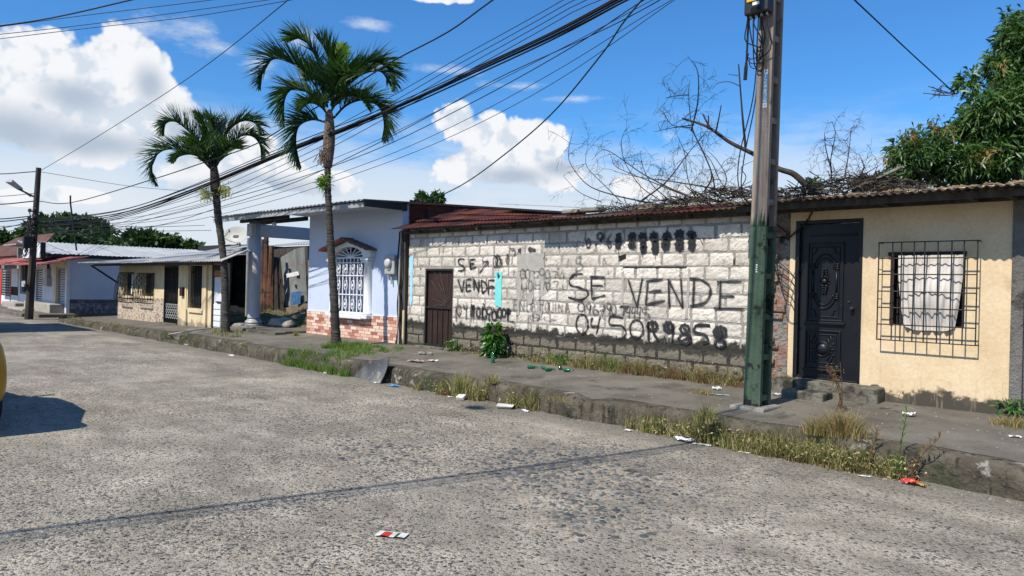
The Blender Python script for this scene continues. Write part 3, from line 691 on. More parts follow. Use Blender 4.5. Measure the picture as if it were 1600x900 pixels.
stroke_group(G(*C, 1.6, [
    E_(113, 570, 20, 28), E_(163, 566, 13, 19), [(176, 560), (166, 618)], [(206, 550), (186, 588), (200, 616), (224, 600), (205, 585), (190, 598)], [(228, 563), (262, 560), (243, 625)], [(232, 592), (258, 590)], E_(290, 566, 13, 20), [(303, 560), (293, 622)], E_(322, 585, 14, 32),
    [(355, 574), (398, 570), (374, 630)], [(415, 560), (402, 602), (430, 602)], [(428, 565), (418, 645)], [(448, 563), (436, 605), (462, 605)], [(462, 566), (452, 648)], [(478, 568), (470, 608), (495, 608)], [(494, 570), (484, 650)],
    [(548, 580), (510, 578), (507, 604), (542, 612), (546, 640), (518, 652)], [(355, 566), (500, 570)]]), bw, 'thin sprayed phone number 0967907445 under the large words')
stroke_group(G(*C, 3.0, [
    E_(120, 680, 38, 62), [(186, 636), (178, 690), (226, 692)], [(236, 630), (210, 748)], [(382, 640), (304, 632), (298, 684), (368, 690), (400, 728), (385, 765), (352, 770)], E_(468, 712, 42, 58),
    ([(542, 662), (546, 792)], 4), (E_(570, 692, 30, 26), 6), ([(560, 690), (580, 690)], 9), ([(565, 720), (608, 790)], 4.5), (E_(672, 700, 26, 28), 7), ([(664, 700), (682, 700)], 9), ([(704, 690), (694, 800)], 4), ([(650, 760), (655, 800)], 3),
    (E_(776, 712, 28, 26), 5), ([(765, 712), (790, 712)], 5), (E_(778, 775, 40, 28), 5), ([(750, 790), (810, 765)], 5), ([(938, 690), (860, 685), (834, 728), (900, 748), (926, 785), (890, 806)], 5), ([(840, 690), (930, 690)], 4),
    (E_(1002, 732, 38, 32), 6), (E_(1002, 735, 16, 12), 5), (E_(1004, 802, 34, 26), 4), ([(985, 790), (1035, 800)], 4)]), bw, 'large sprayed phone number 0450 with blacked out digits')
top = [(E_(160, 165, 12, 27), 3), (E_(236, 120, 18, 20), 4), ([(252, 115), (238, 158)], 4), [(305, 105), (283, 150), (290, 190), (306, 180), (292, 150)]]
for cx2, cy2, rx2, ry2, ld in ((352, 150, 14, 52, 6), (440, 125, 22, 26, 0), (436, 175, 18, 22, 4), (506, 128, 24, 28, -4), (512, 190, 16, 38, 4), (580, 125, 26, 26, 0), (588, 190, 18, 44, 0), (662, 125, 26, 26, 6), (655, 175, 26, 32, 0), (742, 110, 28, 30, 0), (742, 175, 26, 34, 0), (818, 110, 28, 18, 8), (822, 165, 20, 44, 3)):
    top += [(E_(cx2, cy2, rx2 * .75, ry2 * .8, 20 * ld, 360 + 20 * ld), 7), (E_(cx2, cy2, rx2 * .3, ry2 * .4), 7), ([(cx2 + ld, cy2 - ry2), (cx2, cy2), (cx2 - ld, cy2 + ry2)], 8)]
stroke_group(G(*C, 3.0, top), bw, 'blacked out phone number starting 096 high under the eave', 1.)
for nm in ('sky_paint',):
    patch('paint_patch', rough([(640, 402), (645, 400), (644, 470), (641, 480)], 5, .8), nm, bw, y=WALL - .019, label='flaking light blue paint at the corner')

# ------------------------------------------------------------------ corrugated sheets
def sheet(x0, x1, y0, y1, z00, z01, z10, z11, pitch=.09, amp=.018, th=.004, sag=0., nv=3, jagged=0., ph=0.):
    """ridges run along y; z00 at (x0,y0), z01 at (x1,y0), z10 at (x0,y1), z11 at (x1,y1)"""
    mb = MB(); nu = max(4, int(abs(x1 - x0) / pitch * 5))
    top = []
    for s_ in (0, 1):
        for j in range(nv + 1):
            v = j / nv
            for i in range(nu + 1):
                u = i / nu; x = x0 + (x1 - x0) * u; y = y0 + (y1 - y0) * v
                z = (z00 * (1 - u) + z01 * u) * (1 - v) + (z10 * (1 - u) + z11 * u) * v
                z += amp * math.sin(2 * math.pi * (x / pitch) + ph) - sag * math.sin(math.pi * v) - s_ * th
                if j == 0 and jagged: y += jagged * math.sin(x * 7.3) * .5
                top.append((x, y, z))
    n = nu + 1; k = n * (nv + 1)
    fs = [(j * n + i, j * n + i + 1, (j + 1) * n + i + 1, (j + 1) * n + i) for j in range(nv) for i in range(nu)]
    fs += [tuple(k + q for q in f)[::-1] for f in fs]
    fs += [(i, k + i, k + i + 1, i + 1) for i in range(nu)] + [(nv * n + i + 1, k + nv * n + i + 1, k + nv * n + i, nv * n + i) for i in range(nu)]
    fs += [(j * n, (j + 1) * n, k + (j + 1) * n, k + j * n) for j in range(nv)] + [((j + 1) * n - 1, k + (j + 1) * n - 1, k + (j + 2) * n - 1, (j + 2) * n - 1) for j in range(nv)]
    return mb.add(top, fs)
rf = MB().box(XL - .15, XR - .02, WALL - .12, WALL - .03, 2.70, 2.755).build('roof', 'dark_wood', bw)
for k in range(9):
    xx = XL + .5 + k * .9; B('rafter_end', 'dark_wood', rf, (xx, xx + .06, WALL - .22, WALL - .125, 2.70, 2.76))
# dark red part to the right, nearly flat, sheets lapping
x = XL - .18; k = 0
while x < XR - .05:
    x1 = min(x + .82, XR + .12)
    t = (x - XL) / (XR - XL)
    if x < -9.2:   # steep rusty part on the left
        rise = .50 + (.10 if x < -11 else 0.); y1 = WALL + 1.35
        f0 = max(0., min(1., (x + 9.0) / -3.9)); f1 = max(0., min(1., (x1 + 9.0) / -3.9))
        for row in range(3):
            ya = WALL - .30 + row * .58 - .05 * (row > 0); yb = ya + .66
            za = 2.80 + row * .19 * (.35 + .65 * f0) + .022 * row; zb = za + .205 * (.35 + .65 * f0)
            za1 = 2.80 + row * .19 * (.35 + .65 * f1) + .022 * row; zb1 = za1 + .205 * (.35 + .65 * f1)
            xa = x - .04 - (.45 * row if k == 0 else 0)
            sheet(xa, x1 + .05, ya + jit(.03), yb, za + jit(.008) + .006 * (k % 2), za1 + .006 * (k % 2), zb, zb1, nv=2, amp=.011).build('roof_sheet', 'rusty_sheet', rf)
    else:
        sheet(x - .04, x1 + .05, WALL - .40 + .12 * (x + 9.2) / 4.3 + jit(.015), WALL + 2.4, 2.785 + .005 * (k % 2), 2.785 + .005 * (k % 2), 2.79 + .42, 2.785 + .44, nv=3, amp=.011).build('roof_sheet', 'rusty_sheet' if k % 3 else 'old_zinc', rf)
    x = x1; k += 1
# long pale sheet lying loose on the roof
a = PY(800, 322, 10.9); b_ = PY(945, 326, 10.6)
MB().hexa([(a.x, 10.5, a.z), (b_.x, 10.3, b_.z - .03), (b_.x, 11.6, b_.z + .05), (a.x, 11.8, a.z + .09)], [(a.x, 10.5, a.z + .012), (b_.x, 10.3, b_.z - .018), (b_.x, 11.6, b_.z + .062), (a.x, 11.8, a.z + .102)]).build('loose_roof_sheet', 'bright_zinc', label='pale loose metal sheet lying on the rusty roof', cat='roof sheet')
for k, (px, py, l) in enumerate(((1010, 325, .5), (895, 333, .35), (925, 330, .4))):
    q = PY(px, py, 9.8); MB().box(q.x - l / 2, q.x + l / 2, 9.7, 9.95, q.z - .01, q.z + .06).build('roof_weight', 'rubble', bevel=.02, label=['rubble lump holding down the roof near the dead branches', 'small dark lump on the eave over the faded numbers', 'dark lump on the rusty roof left of the dead branches'][k], cat='rubble')

# ------------------------------------------------------------------ yellow house
yh = thing('yellow_house', 'low cream yellow plastered house with black door and barred window', 'house', (-3, WALL, .4))
YL, YR = PY(1233, 450, WALL).x, -1.84
YD0, YD1 = PY(1241, 480, WALL).x, PY(1346, 480, WALL).x
YDB, YDT = .556, PY(1290, 343.5, WALL).z
W0, W1 = PY(1392, 450, WALL).x, PY(1508, 450, WALL).x
WZ0, WZ1 = PY(1450, 510, WALL).z, PY(1450, 395, WALL).z
B('wall', 'yellow_plaster', yh, (YL, YD0, WALL, WALL + .16, .2, 2.9), (YD1, W0, WALL, WALL + .16, .2, 2.9), (W1, YR, WALL, WALL + .16, .2, 2.9),
  (YD0, YD1, WALL, WALL + .16, YDT, 2.9), (YD0, YD1, WALL, WALL + .16, .2, YDB), (W0, W1, WALL, WALL + .16, WZ1, 2.9), (W0, W1, WALL, WALL + .16, .2, WZ0))
# exposed end of the dividing wall
for k in range(26):
    z = .3 + k * .1; wv = random.uniform(.18, .42); mb = MB(); x0 = -4.86 + random.uniform(0, .14)
    mb.box(x0, min(x0 + wv, YL - .01), WALL - .02 - random.uniform(0, .05), WALL + .1, z, z + random.uniform(.06, .10)); mb.build('brick', 'rough_brick', yh, bevel=.015)
B('pier', 'rough_brick', yh, (-4.855, YL - .005, WALL + .0, WALL + .18, .2, 2.82))
B('side_wall', 'block_bare', yh, (YR + .002, YR + .16, WALL + .03, 15, .2, 2.86), (YL, YR, 15, 15.15, .2, 2.9))
for r_ in range(13):
    for c_ in range(7):
        y0 = WALL + .05 + c_ * .4 + (r_ % 2) * .2; inst(full[(r_ + c_) % 7], 'block', yh, (YR + .165, y0 + .2, .3 + r_ * .2), (0, 0, math.pi / 2), (.95, 1, .95)).data
B('corner_post', 'block_bare', yh, (YR + .002, YR + .12, WALL - .03, WALL + .028, .2, 2.80), bevel=.01)
# roof: sheets lapped along the eave
yrf = B('roof', 'dark_wood', yh, (YL - .53, YR + .5, WALL - .50, WALL - .44, 2.71, 2.78), (YL - .35, YR + .5, WALL - .10, WALL - .03, 2.71, 2.78), (YL - .3, YL - .24, WALL - .44, WALL - .10, 2.71, 2.775), (-3.1, -3.04, WALL - .44, WALL - .10, 2.71, 2.775), (-2.2, -2.14, WALL - .44, WALL - .10, 2.71, 2.775), (YR, YR + .06, WALL - .44, WALL - .10, 2.71, 2.775))
x = YL - .56; k = 0
while x < YR + .8:
    sheet(x - .03, x + .86, WALL - .62 + jit(.02), WALL + 2.6, 2.80 + .006 * (k % 2), 2.80 + .006 * (k % 2), 3.10, 3.10, pitch=.09, amp=.013, nv=4, sag=.01, jagged=.02).build('roof_sheet', 'old_zinc', yrf); x += .8; k += 1
# door
def bar(mb, x0, x1, z0_, z1_, y0, y1): mb.box(x0, x1, y0, y1, z0_, z1_)
dd = B('door', 'door_paint', yh, (YD0 + .06, YD1 - .045, WALL + .045, WALL + .085, YDB + .02, YDT - .05))
B('door_frame', 'door_paint', dd, (YD0, YD0 + .055, WALL - .012, WALL + .10, YDB, YDT), (YD1 - .04, YD1, WALL - .012, WALL + .10, YDB, YDT), (YD0 + .055, YD1 - .04, WALL - .012, WALL + .10, YDT - .045, YDT), (YD0 + .055, YD1 - .04, WALL - .01, WALL + .1, YDB, YDB + .02), bevel=.006)
DW = YD1 - YD0; DH = YDT - YDB
def dz(t): return YDB + DH * t
def dx(t): return YD0 + DW * t
def mould(x0, x1, z0_, z1_, t=.022, d=.022, y=WALL + .045):
    B('moulding', 'door_paint', dd, (x0, x1, y - d, y, z0_, z0_ + t), (x0, x1, y - d, y, z1_ - t, z1_), (x0, x0 + t, y - d, y, z0_ + t, z1_ - t), (x1 - t, x1, y - d, y, z0_ + t, z1_ - t), bevel=.006)
mould(dx(.17), dx(.72), dz(.365), dz(.86)); mould(dx(.225), dx(.66), dz(.39), dz(.835), .014, .014)
mould(dx(.16), dx(.70), dz(.07), dz(.31)); mould(dx(.215), dx(.635), dz(.10), dz(.285), .014, .014)
B('ledge', 'door_paint', dd, (dx(.14), dx(.75), WALL + .008, WALL + .045, dz(.345), dz(.362)), (dx(.14), dx(.73), WALL + .008, WALL + .045, dz(.052), dz(.067)), (dx(.2), dx(.9), WALL + .02, WALL + .045, dz(.90), dz(.91)), bevel=.006)
pcx, pcz = dx(.44), dz(.615)
mb = MB()
for s_, (a0, a1) in ((1, (20, 160)), (-1, (200, 340))):
    pts = [(pcx + .155 * math.cos(R(a0 + (a1 - a0) * i / 14)), WALL + .035, pcz + s_ * .09 + .26 * math.sin(R(a0 + (a1 - a0) * i / 14))) for i in range(15)]
    mb.tube(pts, .010, 6)
    pts = [(pcx + .12 * math.cos(R(a0 + (a1 - a0) * i / 14)), WALL + .037, pcz + s_ * .09 + .21 * math.sin(R(a0 + (a1 - a0) * i / 14))) for i in range(15)]
    mb.tube(pts, .007, 6)
for sx in (-1, 1):
    for q in range(3):
        for s_ in (-1, 1): mb.box(pcx + sx * .155 - .03, pcx + sx * .155 + .03, WALL + .02, WALL + .045, pcz + s_ * .19 + q * .028 - .034, pcz + s_ * .19 + q * .028 - .018)
    mb.tube([(pcx + sx * .15, WALL + .038, pcz - .14), (pcx + sx * .15, WALL + .038, pcz + .14)], .012, 8)
mb.build('oval_moulding', 'door_paint', dd, smooth=True)
def dome(c, r_, k=.6): return [(r_ * math.cos(R(a)), -r_ * k * math.sin(R(a))) for a in (0, 15, 30, 45, 60, 75, 88)]
MB().lathe((pcx, WALL + .04, pcz), dome(0, .042, .9), 20, 'y').build('rosette', 'door_paint', dd, smooth=True)
mb = MB()
for s_ in (-1, 1):
    for q in range(4):
        for sx in (-1, 1):
            z = pcz + s_ * (.055 + q * .030); mb.tube([(pcx, WALL + .036, z - s_ * .012), (pcx + sx * (.030 - .004 * q), WALL + .020, z + s_ * .006), (pcx + sx * (.052 - .009 * q), WALL + .036, z + s_ * .022)], [.008, .012, .003], 6)
for q in range(10):
    a = R(36 * q); mb.tube([(pcx + .045 * math.cos(a), WALL + .036, pcz + .045 * math.sin(a)), (pcx + .072 * math.cos(a + .3), WALL + .028, pcz + .072 * math.sin(a + .3))], [.012, .004], 6)
mb.build('carved_leaves', 'door_paint', dd, smooth=True)
lcz = dz(.19)
MB().lathe((dx(.425), WALL + .045, lcz), [(.10, 0), (.10, -.012), (.088, -.016), (.080, -.008)] + dome(0, .076, .5), 28, 'y').build('boss', 'door_paint', dd, smooth=True)
mb = MB()
for sx in (-1, 1):
    mb.box(dx(.425) + sx * .13 - .025, dx(.425) + sx * .13 + .025, WALL + .026, WALL + .045, lcz - .008, lcz + .008)
    for sz in (-1, 1):
        pts = [(dx(.425) + sx * (.085 + .075 * t), WALL + .036, lcz + sz * (.16 - .08 * t + .03 * math.sin(t * 6))) for t in (0, .25, .5, .75, 1.)]
        mb.tube(pts, .008, 6); mb.tube([(q[0] - sx * .03, q[1], q[2] - sz * .035) for q in pts], .006, 6)
        pts = [(pcx + sx * (.09 + .07 * t), WALL + .036, pcz + sz * (.44 - .10 * t + .02 * math.sin(t * 7))) for t in (0, .3, .6, 1.)]
        mb.tube(pts, .007, 6)
mb.build('scrolls', 'door_paint', dd, smooth=True)
mb = MB().lathe((dx(.86), WALL + .045, dz(.45)), [(.026, 0), (.026, -.006), (.012, -.01), (.012, -.03), (.026, -.036), (.026, -.055), (.015, -.062)], 14, 'y'); mb.lathe((dx(.80), WALL + .045, dz(.49)), [(.018, 0), (.018, -.008), (.01, -.01)], 12, 'y'); mb.lathe((dx(.70), WALL + .045, dz(.465)), [(.022, 0), (.022, -.008), (.01, -.01)], 12, 'y')
mb.build('handle', 'iron', dd, smooth=True)
for z in (.15, .5, .82): MB().tube([(dx(.055), WALL - .008, dz(z)), (dx(.055), WALL - .008, dz(z) + .07)], .009, 8).build('hinge', 'iron', dd)
# steps
B('door_step', 'mossy_step', yh, (YD0 - .16, YD1 + .30, WALL - .26, WALL - .001, .25, .548), bevel=.02)
B('door_step', 'mossy_step', yh, (YD0 + .10, YD1 - .22, WALL - .56, WALL - .262, .25, .452), bevel=.02)
# window: frame, curtain, grille
wf = B('window', 'interior', yh, (W0, W1, WALL + .11, WALL + .15, WZ0, WZ1))
B('frame', 'rust_door', wf, (W0 - .03, W1 + .01, WALL - .03, WALL + .04, WZ1 - .035, WZ1 + .012), (W0 - .006, W0 + .035, WALL - .012, WALL + .05, WZ0, WZ1 - .036))
def curt(u, v):
    a = WZ1 - .03; sg = .055 * math.sin(math.pi * u) ** .8
    z = a - v * (a - (WZ0 + .0) + sg + .01 * math.sin(u * 9))
    x = W0 + .09 + u * (W1 - W0 - .10) + .16 * v ** 2 * (.5 - u)
    pin = abs(u - .5) * 2
    y = WALL - .046 - .06 * math.sin(math.pi * min(1, v * 1.05)) * (1 - pin ** 2) - .013 * math.sin(u * (20 + 9 * v) + 2.2 * math.sin(v * 2.6)) * (.3 + v * .7) + .010 * math.sin(u * 57 + 1.3 * v) + .012 * math.sin((v * 9 - 5 * (u - .5) ** 2 * 4)) * (1 - pin)
    return (x, y, z)
MB().grid(curt, 60, 40).build('curtain', 'cloth', wf, smooth=True)
gr = [None]
GY = WALL - .135
g0, g1 = PY(1371, 450, GY).x, PY(1527, 455, GY).x; gz0, gz1 = PY(1370, 531, GY).z, PY(1370, 378.5, GY).z
grl = B('grille', 'iron', yh, (g0 + .012, g1 - .012, GY - .006, GY + .006, gz1 - .012, gz1), (g0 + .012, g1 - .012, GY - .006, GY + .006, gz0, gz0 + .012), (g0, g0 + .012, GY - .006, GY + .006, gz0, gz1), (g1 - .012, g1, GY - .006, GY + .006, gz0, gz1),
        (g0, g0 + .012, GY + .006, WALL, gz1 - .012, gz1), (g1 - .012, g1, GY + .006, WALL, gz1 - .012, gz1), (g0, g0 + .012, GY + .006, WALL, gz0, gz0 + .012), (g1 - .012, g1, GY + .006, WALL, gz0, gz0 + .012))
for k in range(1, 8):
    xx = g0 + (g1 - g0) * (k + (.35 if k == 1 else 0)) / 8 + jit(.006); MB().tube([(xx, GY - .008, gz0 + .004), (xx + jit(.008), GY - .008, gz1 - .004)], .0078, 5).build('bar', 'iron', grl)
for k in range(1, 6):
    z = gz0 + (gz1 - gz0) * k / 6 + jit(.006); MB().tube([(g0 + .004, GY + .004, z), (g1 - .004, GY + .004, z + jit(.006))], .0078, 5).build('bar', 'iron', grl)
for k in range(2):
    z = gz0 + (gz1 - gz0) * (.42 + .3 * k); MB().tube([(g0 + .006, GY, z), (g0 + .006, WALL, z)], .005, 5).build('bar', 'iron', grl)
MB().tube([(YL - .35, WALL - .1, 2.72), (YL + .0, WALL - .12, 2.45), (YL - .02, WALL - .05, 2.35), (YL + .25, WALL - .03, 2.62), (YL + .3, WALL - .03, 2.72)], .012, 6).build('loose_wire', 'cable', label='black wire drooping from the eave beside the black door', cat='wire')
mb = MB()
for k in range(5): mb.tube(smooth_path([(YL - .3 + .03 * k, WALL - .15, 2.7), (YL - .36 + .05 * k, WALL - .16, 2.4), (YL - .22 + .04 * k, WALL - .08, 2.15 - .12 * k), (YL + .05, WALL - .02, 1.9 - .1 * k), (YL + .12, WALL - .01, 1.7 - .1 * k)], 14), .005, 5)
mb.build('cable_tangle', 'cable', label='tangled thin cables on the rough pier left of the black door', cat='cables')

# ------------------------------------------------------------------ blue house
bh = thing('blue_house', 'pale blue house with brick tile skirting, arched white grille window and column porch', 'house', (-14.8, WALL, .37))
BL, BR = PY(482, 440, WALL).x, -12.86
wx0, wx1 = PY(528, 430, WALL).x, PY(573, 430, WALL).x      # window opening
wz0, wzs = PY(550, 489, WALL).z, PY(550, 402, WALL).z      # sill, spring of the arch
wzt = PY(551, 386, WALL).z
mb = MB()
mb.box(BL, wx0, WALL, WALL + .16, .2, 3.42); mb.box(wx1, BR, WALL, WALL + .16, .2, 3.42); mb.box(wx0, wx1, WALL, WALL + .16, .2, wz0)
wcx = (wx0 + wx1) / 2; hw = (wx1 - wx0) / 2; n = 14
arc = [(wcx + hw * math.cos(math.pi * (1 - i / n)), wzs + (wzt - wzs) * math.sin(math.pi * i / n)) for i in range(n + 1)]
for i in range(n):
    (xa, za), (xb, zb) = arc[i], arc[i + 1]
    mb.hexa([(xa, WALL, za), (xb, WALL, zb), (xb, WALL, 3.42), (xa, WALL, 3.42)], [(xa, WALL + .16, za), (xb, WALL + .16, zb), (xb, WALL + .16, 3.42), (xa, WALL + .16, 3.42)])
mb.build('wall', 'blue_plaster', bh)
B('side_wall', 'blue_plaster', bh, (BL, BL + .16, WALL + .162, 16, .2, 3.40), (BR - .16, BR, WALL + .162, 16, .2, 3.40), (BL, BR, 16, 16.16, .2, 3.4))
for r_ in range(4):      # rusty sheets lapped up the side wall above the block house roof
    for c_ in range(4):
        z = 2.72 + r_ * .18; y0 = WALL + .165 + c_ * 1.02
        mb = MB(); mb.grid(lambda u, v: (BR + .012 + .016 * (1 - v) + .007 * math.sin(u * 60), y0 + u * 1.06, z + v * .21 + .008 * math.sin(c_ * 3 + r_)), 48, 1); mb.build('cladding_sheet', 'rusty_sheet', bh)
# brick tiles of the skirting, each a piece
tz0, tz1 = .36, PY(555, 491, WALL).z
B('skirting', 'mortar', bh, (BL - .01, BR + .005, WALL - .012, WALL - .001, .30, tz1))
tm = [MB().box(-.118, .118, -.011, 0, -.034, .034).mesh('tile', 'brick_tile') for _ in range(1)]
nr = int(round((tz1 - tz0) / .0745)); nt_ = 0
for r_ in range(nr):
    x = BL - (r_ % 3) * .085; z = tz0 + (r_ + .5) * (tz1 - tz0) / nr
    while x < BR - .03:
        a, b_ = max(x, BL), min(x + .243, BR)
        if b_ - a > .04: inst(tm[0], 'tile', bh, ((a + b_) / 2, WALL - .012 - random.uniform(0, .006), z), (0, 0, 0), ((b_ - a - .006) / .236, 1, .96)); nt_ += 1
        x += .249
B('baseboard', 'white_paint', bh, (BL - .012, wx0 - .34, WALL - .022, WALL - .002, tz1 + .001, tz1 + .02), (wx1 + .30, BR, WALL - .022, WALL - .002, tz1 + .001, tz1 + .02))
# window surround: little columns, sill, tiled hood
win = B('window', 'dark_glass', bh, (wx0 + .002, wx1 - .002, WALL + .12, WALL + .13, wz0, wzt))
MB().grid(lambda u, v: (wx0 + .03 + u * (wx1 - wx0 - .06), WALL + .09 + .02 * math.sin(u * 44), wz0 + .02 + v * (wzs - wz0 + .1)), 60, 2).build('curtain', 'curtain_blue', win, smooth=True)
for xx in (wx0 - .12, wx1 + .12):
    c_ = MB().lathe((xx, WALL - .02, wz0 - .02), [(.13, 0), (.13, .05), (.10, .07), (.10, wzs - wz0 - .14), (.13, wzs - wz0 - .12), (.13, wzs - wz0 - .06)], 20).build('column', 'white_paint', win)
    for p_ in c_.data.polygons: p_.use_smooth = len(p_.vertices) == 4
    B('capital', 'white_paint', c_, (xx - .16, xx + .16, WALL - .17, WALL - .001, wzs - .085, wzs - .02), (xx - .14, xx + .14, WALL - .15, WALL - .001, wzs - .115, wzs - .087), bevel=.008)
    B('foot', 'white_paint', c_, (xx - .15, xx + .15, WALL - .17, WALL - .001, wz0 - .10, wz0 - .02), bevel=.008)
B('sill', 'white_paint', win, (wx0 - .05, wx1 + .05, WALL - .18, WALL - .001, wz0 - .12, wz0 - .03), (wx0 - .03, wx1 + .03, WALL - .14, WALL + .1, wz0 - .028, wz0), bevel=.012)
aw = wx1 - wx0 + .60; zt = wzt + .13; zb = wzs + .03
mb = MB()
for i in range(n):          # arch surround with the gable face
    (xa, za), (xb, zb_) = arc[i], arc[i + 1]
    def top(x): return zt - abs(x - wcx) / (aw / 2) * (zt - zb - .13)
    mb.hexa([(xa, WALL - .12, za), (xb, WALL - .12, zb_), (xb, WALL - .12, top(xb)), (xa, WALL - .12, top(xa))], [(xa, WALL - .002, za), (xb, WALL - .002, zb_), (xb, WALL - .002, top(xb)), (xa, WALL - .002, top(xa))])
for s_ in (-1, 1):
    xa, xb = wcx + s_ * hw, wcx + s_ * aw / 2
    q = [(xa, wzs - .015), (xb, wzs - .015), (xb, top(xb)), (xa, top(xa))]
    mb.hexa([(a, WALL - .12, b_) for a, b_ in q], [(a, WALL - .002, b_) for a, b_ in q])
mb.build('arch', 'white_paint', win)
hood = MB().hexa([(wcx, WALL - .30, zt), (wcx, WALL - .0, zt), (wcx, WALL - .0, zt + .015), (wcx, WALL - .30, zt + .015)], [(wcx + .01, WALL - .30, zt), (wcx + .01, WALL - .0, zt), (wcx + .01, WALL - .0, zt + .015), (wcx + .01, WALL - .30, zt + .015)]).build('hood', 'maroon_tile', win)
# roof tiles of the hood: joined in rows, each a shingle piece
for s_ in (-1, 1):
    for k in range(5):
        t0, t1 = k / 5 - .02, (k + 1) / 5 + .03
        xa, xb = wcx + s_ * (aw / 2 + .06) * t0, wcx + s_ * (aw / 2 + .06) * t1
        za, zb_ = zt + .045 - t0 * (zt - zb - .09), zt + .02 - t1 * (zt - zb - .09)
        MB().hexa([(xa, WALL - .32, za), (xb, WALL - .32, zb_), (xb, WALL - .001, zb_), (xa, WALL - .001, za)], [(xa, WALL - .32, za + .03), (xb, WALL - .32, zb_ + .035), (xb, WALL - .001, zb_ + .035), (xa, WALL - .001, za + .03)]).build('shingle', 'maroon_tile', hood)
MB().hexa([(wcx - aw / 2 - .06, WALL - .335, zb + .08), (wcx - .02, WALL - .335, zt + .01), (wcx - .02, WALL - .322, zt + .01), (wcx - aw / 2 - .06, WALL - .322, zb + .08)], [(wcx - aw / 2 - .06, WALL - .335, zb + .13), (wcx - .02, WALL - .335, zt + .06), (wcx - .02, WALL - .322, zt + .06), (wcx - aw / 2 - .06, WALL - .322, zb + .13)]).build('edge_trim', 'red_paint', hood)
# window grille: white bars with scroll work
GYW = WALL - .055
gl = B('grille', 'white_paint', win, (wx0, wx0 + .03, GYW, GYW + .02, wz0, wzs), (wx1 - .03, wx1, GYW, GYW + .02, wz0, wzs), (wx0 + .03, wx1 - .03, GYW, GYW + .02, wz0, wz0 + .03), (wx0 + .03, wx1 - .03, GYW, GYW + .02, wzs - .03, wzs))
HW = wzs - wz0
for k in range(1, 8):
    xx = wx0 + (wx1 - wx0) * k / 8; B('bar', 'white_paint', gl, (xx - (.012 if k % 2 else .018), xx + (.012 if k % 2 else .018), GYW + .002, GYW + .018, wz0 + .03, wzs - .03))
for t in (.33, .67, .90): B('bar', 'white_paint', gl, (wx0 + .03, wx1 - .03, GYW - .012, GYW, wz0 + HW * t - .012, wz0 + HW * t + .012))
for k in range(7):
    a = R(20 + k * 140 / 6); MB().tube([(wcx, GYW + .01, wzs), (wcx + hw * .96 * math.cos(a), GYW + .01, wzs + (wzt - wzs) * .96 * math.sin(a))], .012, 5).build('ray_bar', 'white_paint', gl)
mb = MB()
for t in (.16, .50, .79):
    for k in (1, 3, 5, 7):
        xc, zc = wx0 + (wx1 - wx0) * k / 8, wz0 + HW * t
        for s_ in (-1, 1):
            mb.tube([(xc + s_ * (.02 + .045 * math.sin(R(a))), GYW - .008, zc + .11 * math.cos(R(a))) for a in range(0, 181, 30)], .011, 5)
        mb.box(xc - .035, xc + .035, GYW - .02, GYW - .002, zc - .03, zc + .03)
mb.build('scrolls', 'white_paint', gl)
# roof of the blue house
ez = PY(450, 328, WALL - 1.05).z
EX0, EX1 = PY(333, 343, WALL - 1.05).x, PY(569, 312, WALL - 1.05).x
brf = MB().hexa([(EX0, WALL - 1.04, ez - .11), (EX1, WALL - 1.04, ez - .11), (EX1, WALL - 1.04, ez - .01), (EX0, WALL - 1.04, ez - .01)], [(EX0, WALL - .99, ez - .11), (EX1, WALL - .99, ez - .11), (EX1, WALL - .99, ez - .01), (EX0, WALL - .99, ez - .01)]).build('roof', 'grey_zinc', bh)
B('rafter', 'dark_metal', brf, (BL - 2.6, BL - .02, WALL - .62, WALL - .54, ez - .12, ez - .02), (EX0 + .2, BL - .01, WALL - .12, WALL - .04, ez - .13, ez - .03), (BL - 1.55, BL - 1.49, WALL - .98, 9.3, ez - .11, ez - .03), (BL - .8, BL - .74, WALL - .98, 9.3, ez - .11, ez - .03))
B('fascia', 'dark_metal', brf, (EX1 - .02, EX1 + .02, WALL - 1.05, WALL + .0, ez - .10, ez + .03), (BR - .0, EX1 + .0, WALL + .0, WALL + .04, ez - .10, ez + .10))
B('ceiling_board', 'blue_plaster', brf, (BL + .001, EX1 - .03, WALL - .985, WALL - .002, ez - .035, ez - .02))
x = EX0; k = 0
while x < EX1 - .05:
    x1 = min(x + .86, EX1 + .03)
    yb_ = 9.35 if x1 < BL + .3 else 15.5; sheet(x, x1 + .02, WALL - 1.10 + jit(.015), yb_, ez + .025 + .004 * (k % 2), ez + .025 + .004 * (k % 2), ez + .025 + .048 * (yb_ - 8.4), ez + .025 + .048 * (yb_ - 8.4), pitch=.17, amp=.018, nv=2).build('roof_sheet', 'bright_zinc', brf); x = x1; k += 1
# column, beam and slab of the porch
c0 = PZ(396, 508.5, .43); CY = c0.y; CX = c0.x
pc = thing('porch_column', 'round grey column with moulded foot holding up the porch roof of the blue house', 'column', (CX, CY, .43))
mb = MB().lathe((CX, CY, .47), [(.165, .15), (.162, .2), (.160, 1.2), (.155, ez - .62)], 28); o = mb.build('shaft', 'grey_paint', pc)
for p_ in o.data.polygons: p_.use_smooth = len(p_.vertices) == 4
o = MB().lathe((CX, CY, .40), [(.235, 0), (.235, .06), (.21, .08), (.23, .12), (.21, .16), (.18, .18), (.165, .21)], 28).build('foot', 'bright_zinc', pc)
by1 = 12.2
B('porch_beam', 'grey_paint', None, (CX - .14, CX + .14, CY - .18, by1, ez - .46, ez - .13), label='grey concrete beam running back from the round porch column', cat='beam')
B('porch_slab', 'sidewalk', None, (CX - .5, BL - .002, CY - .35, 11.2, .30, .425), (CX - .25, BL - .002, CY - .62, CY - .352, .30, .40), kind='structure', bevel=.01)
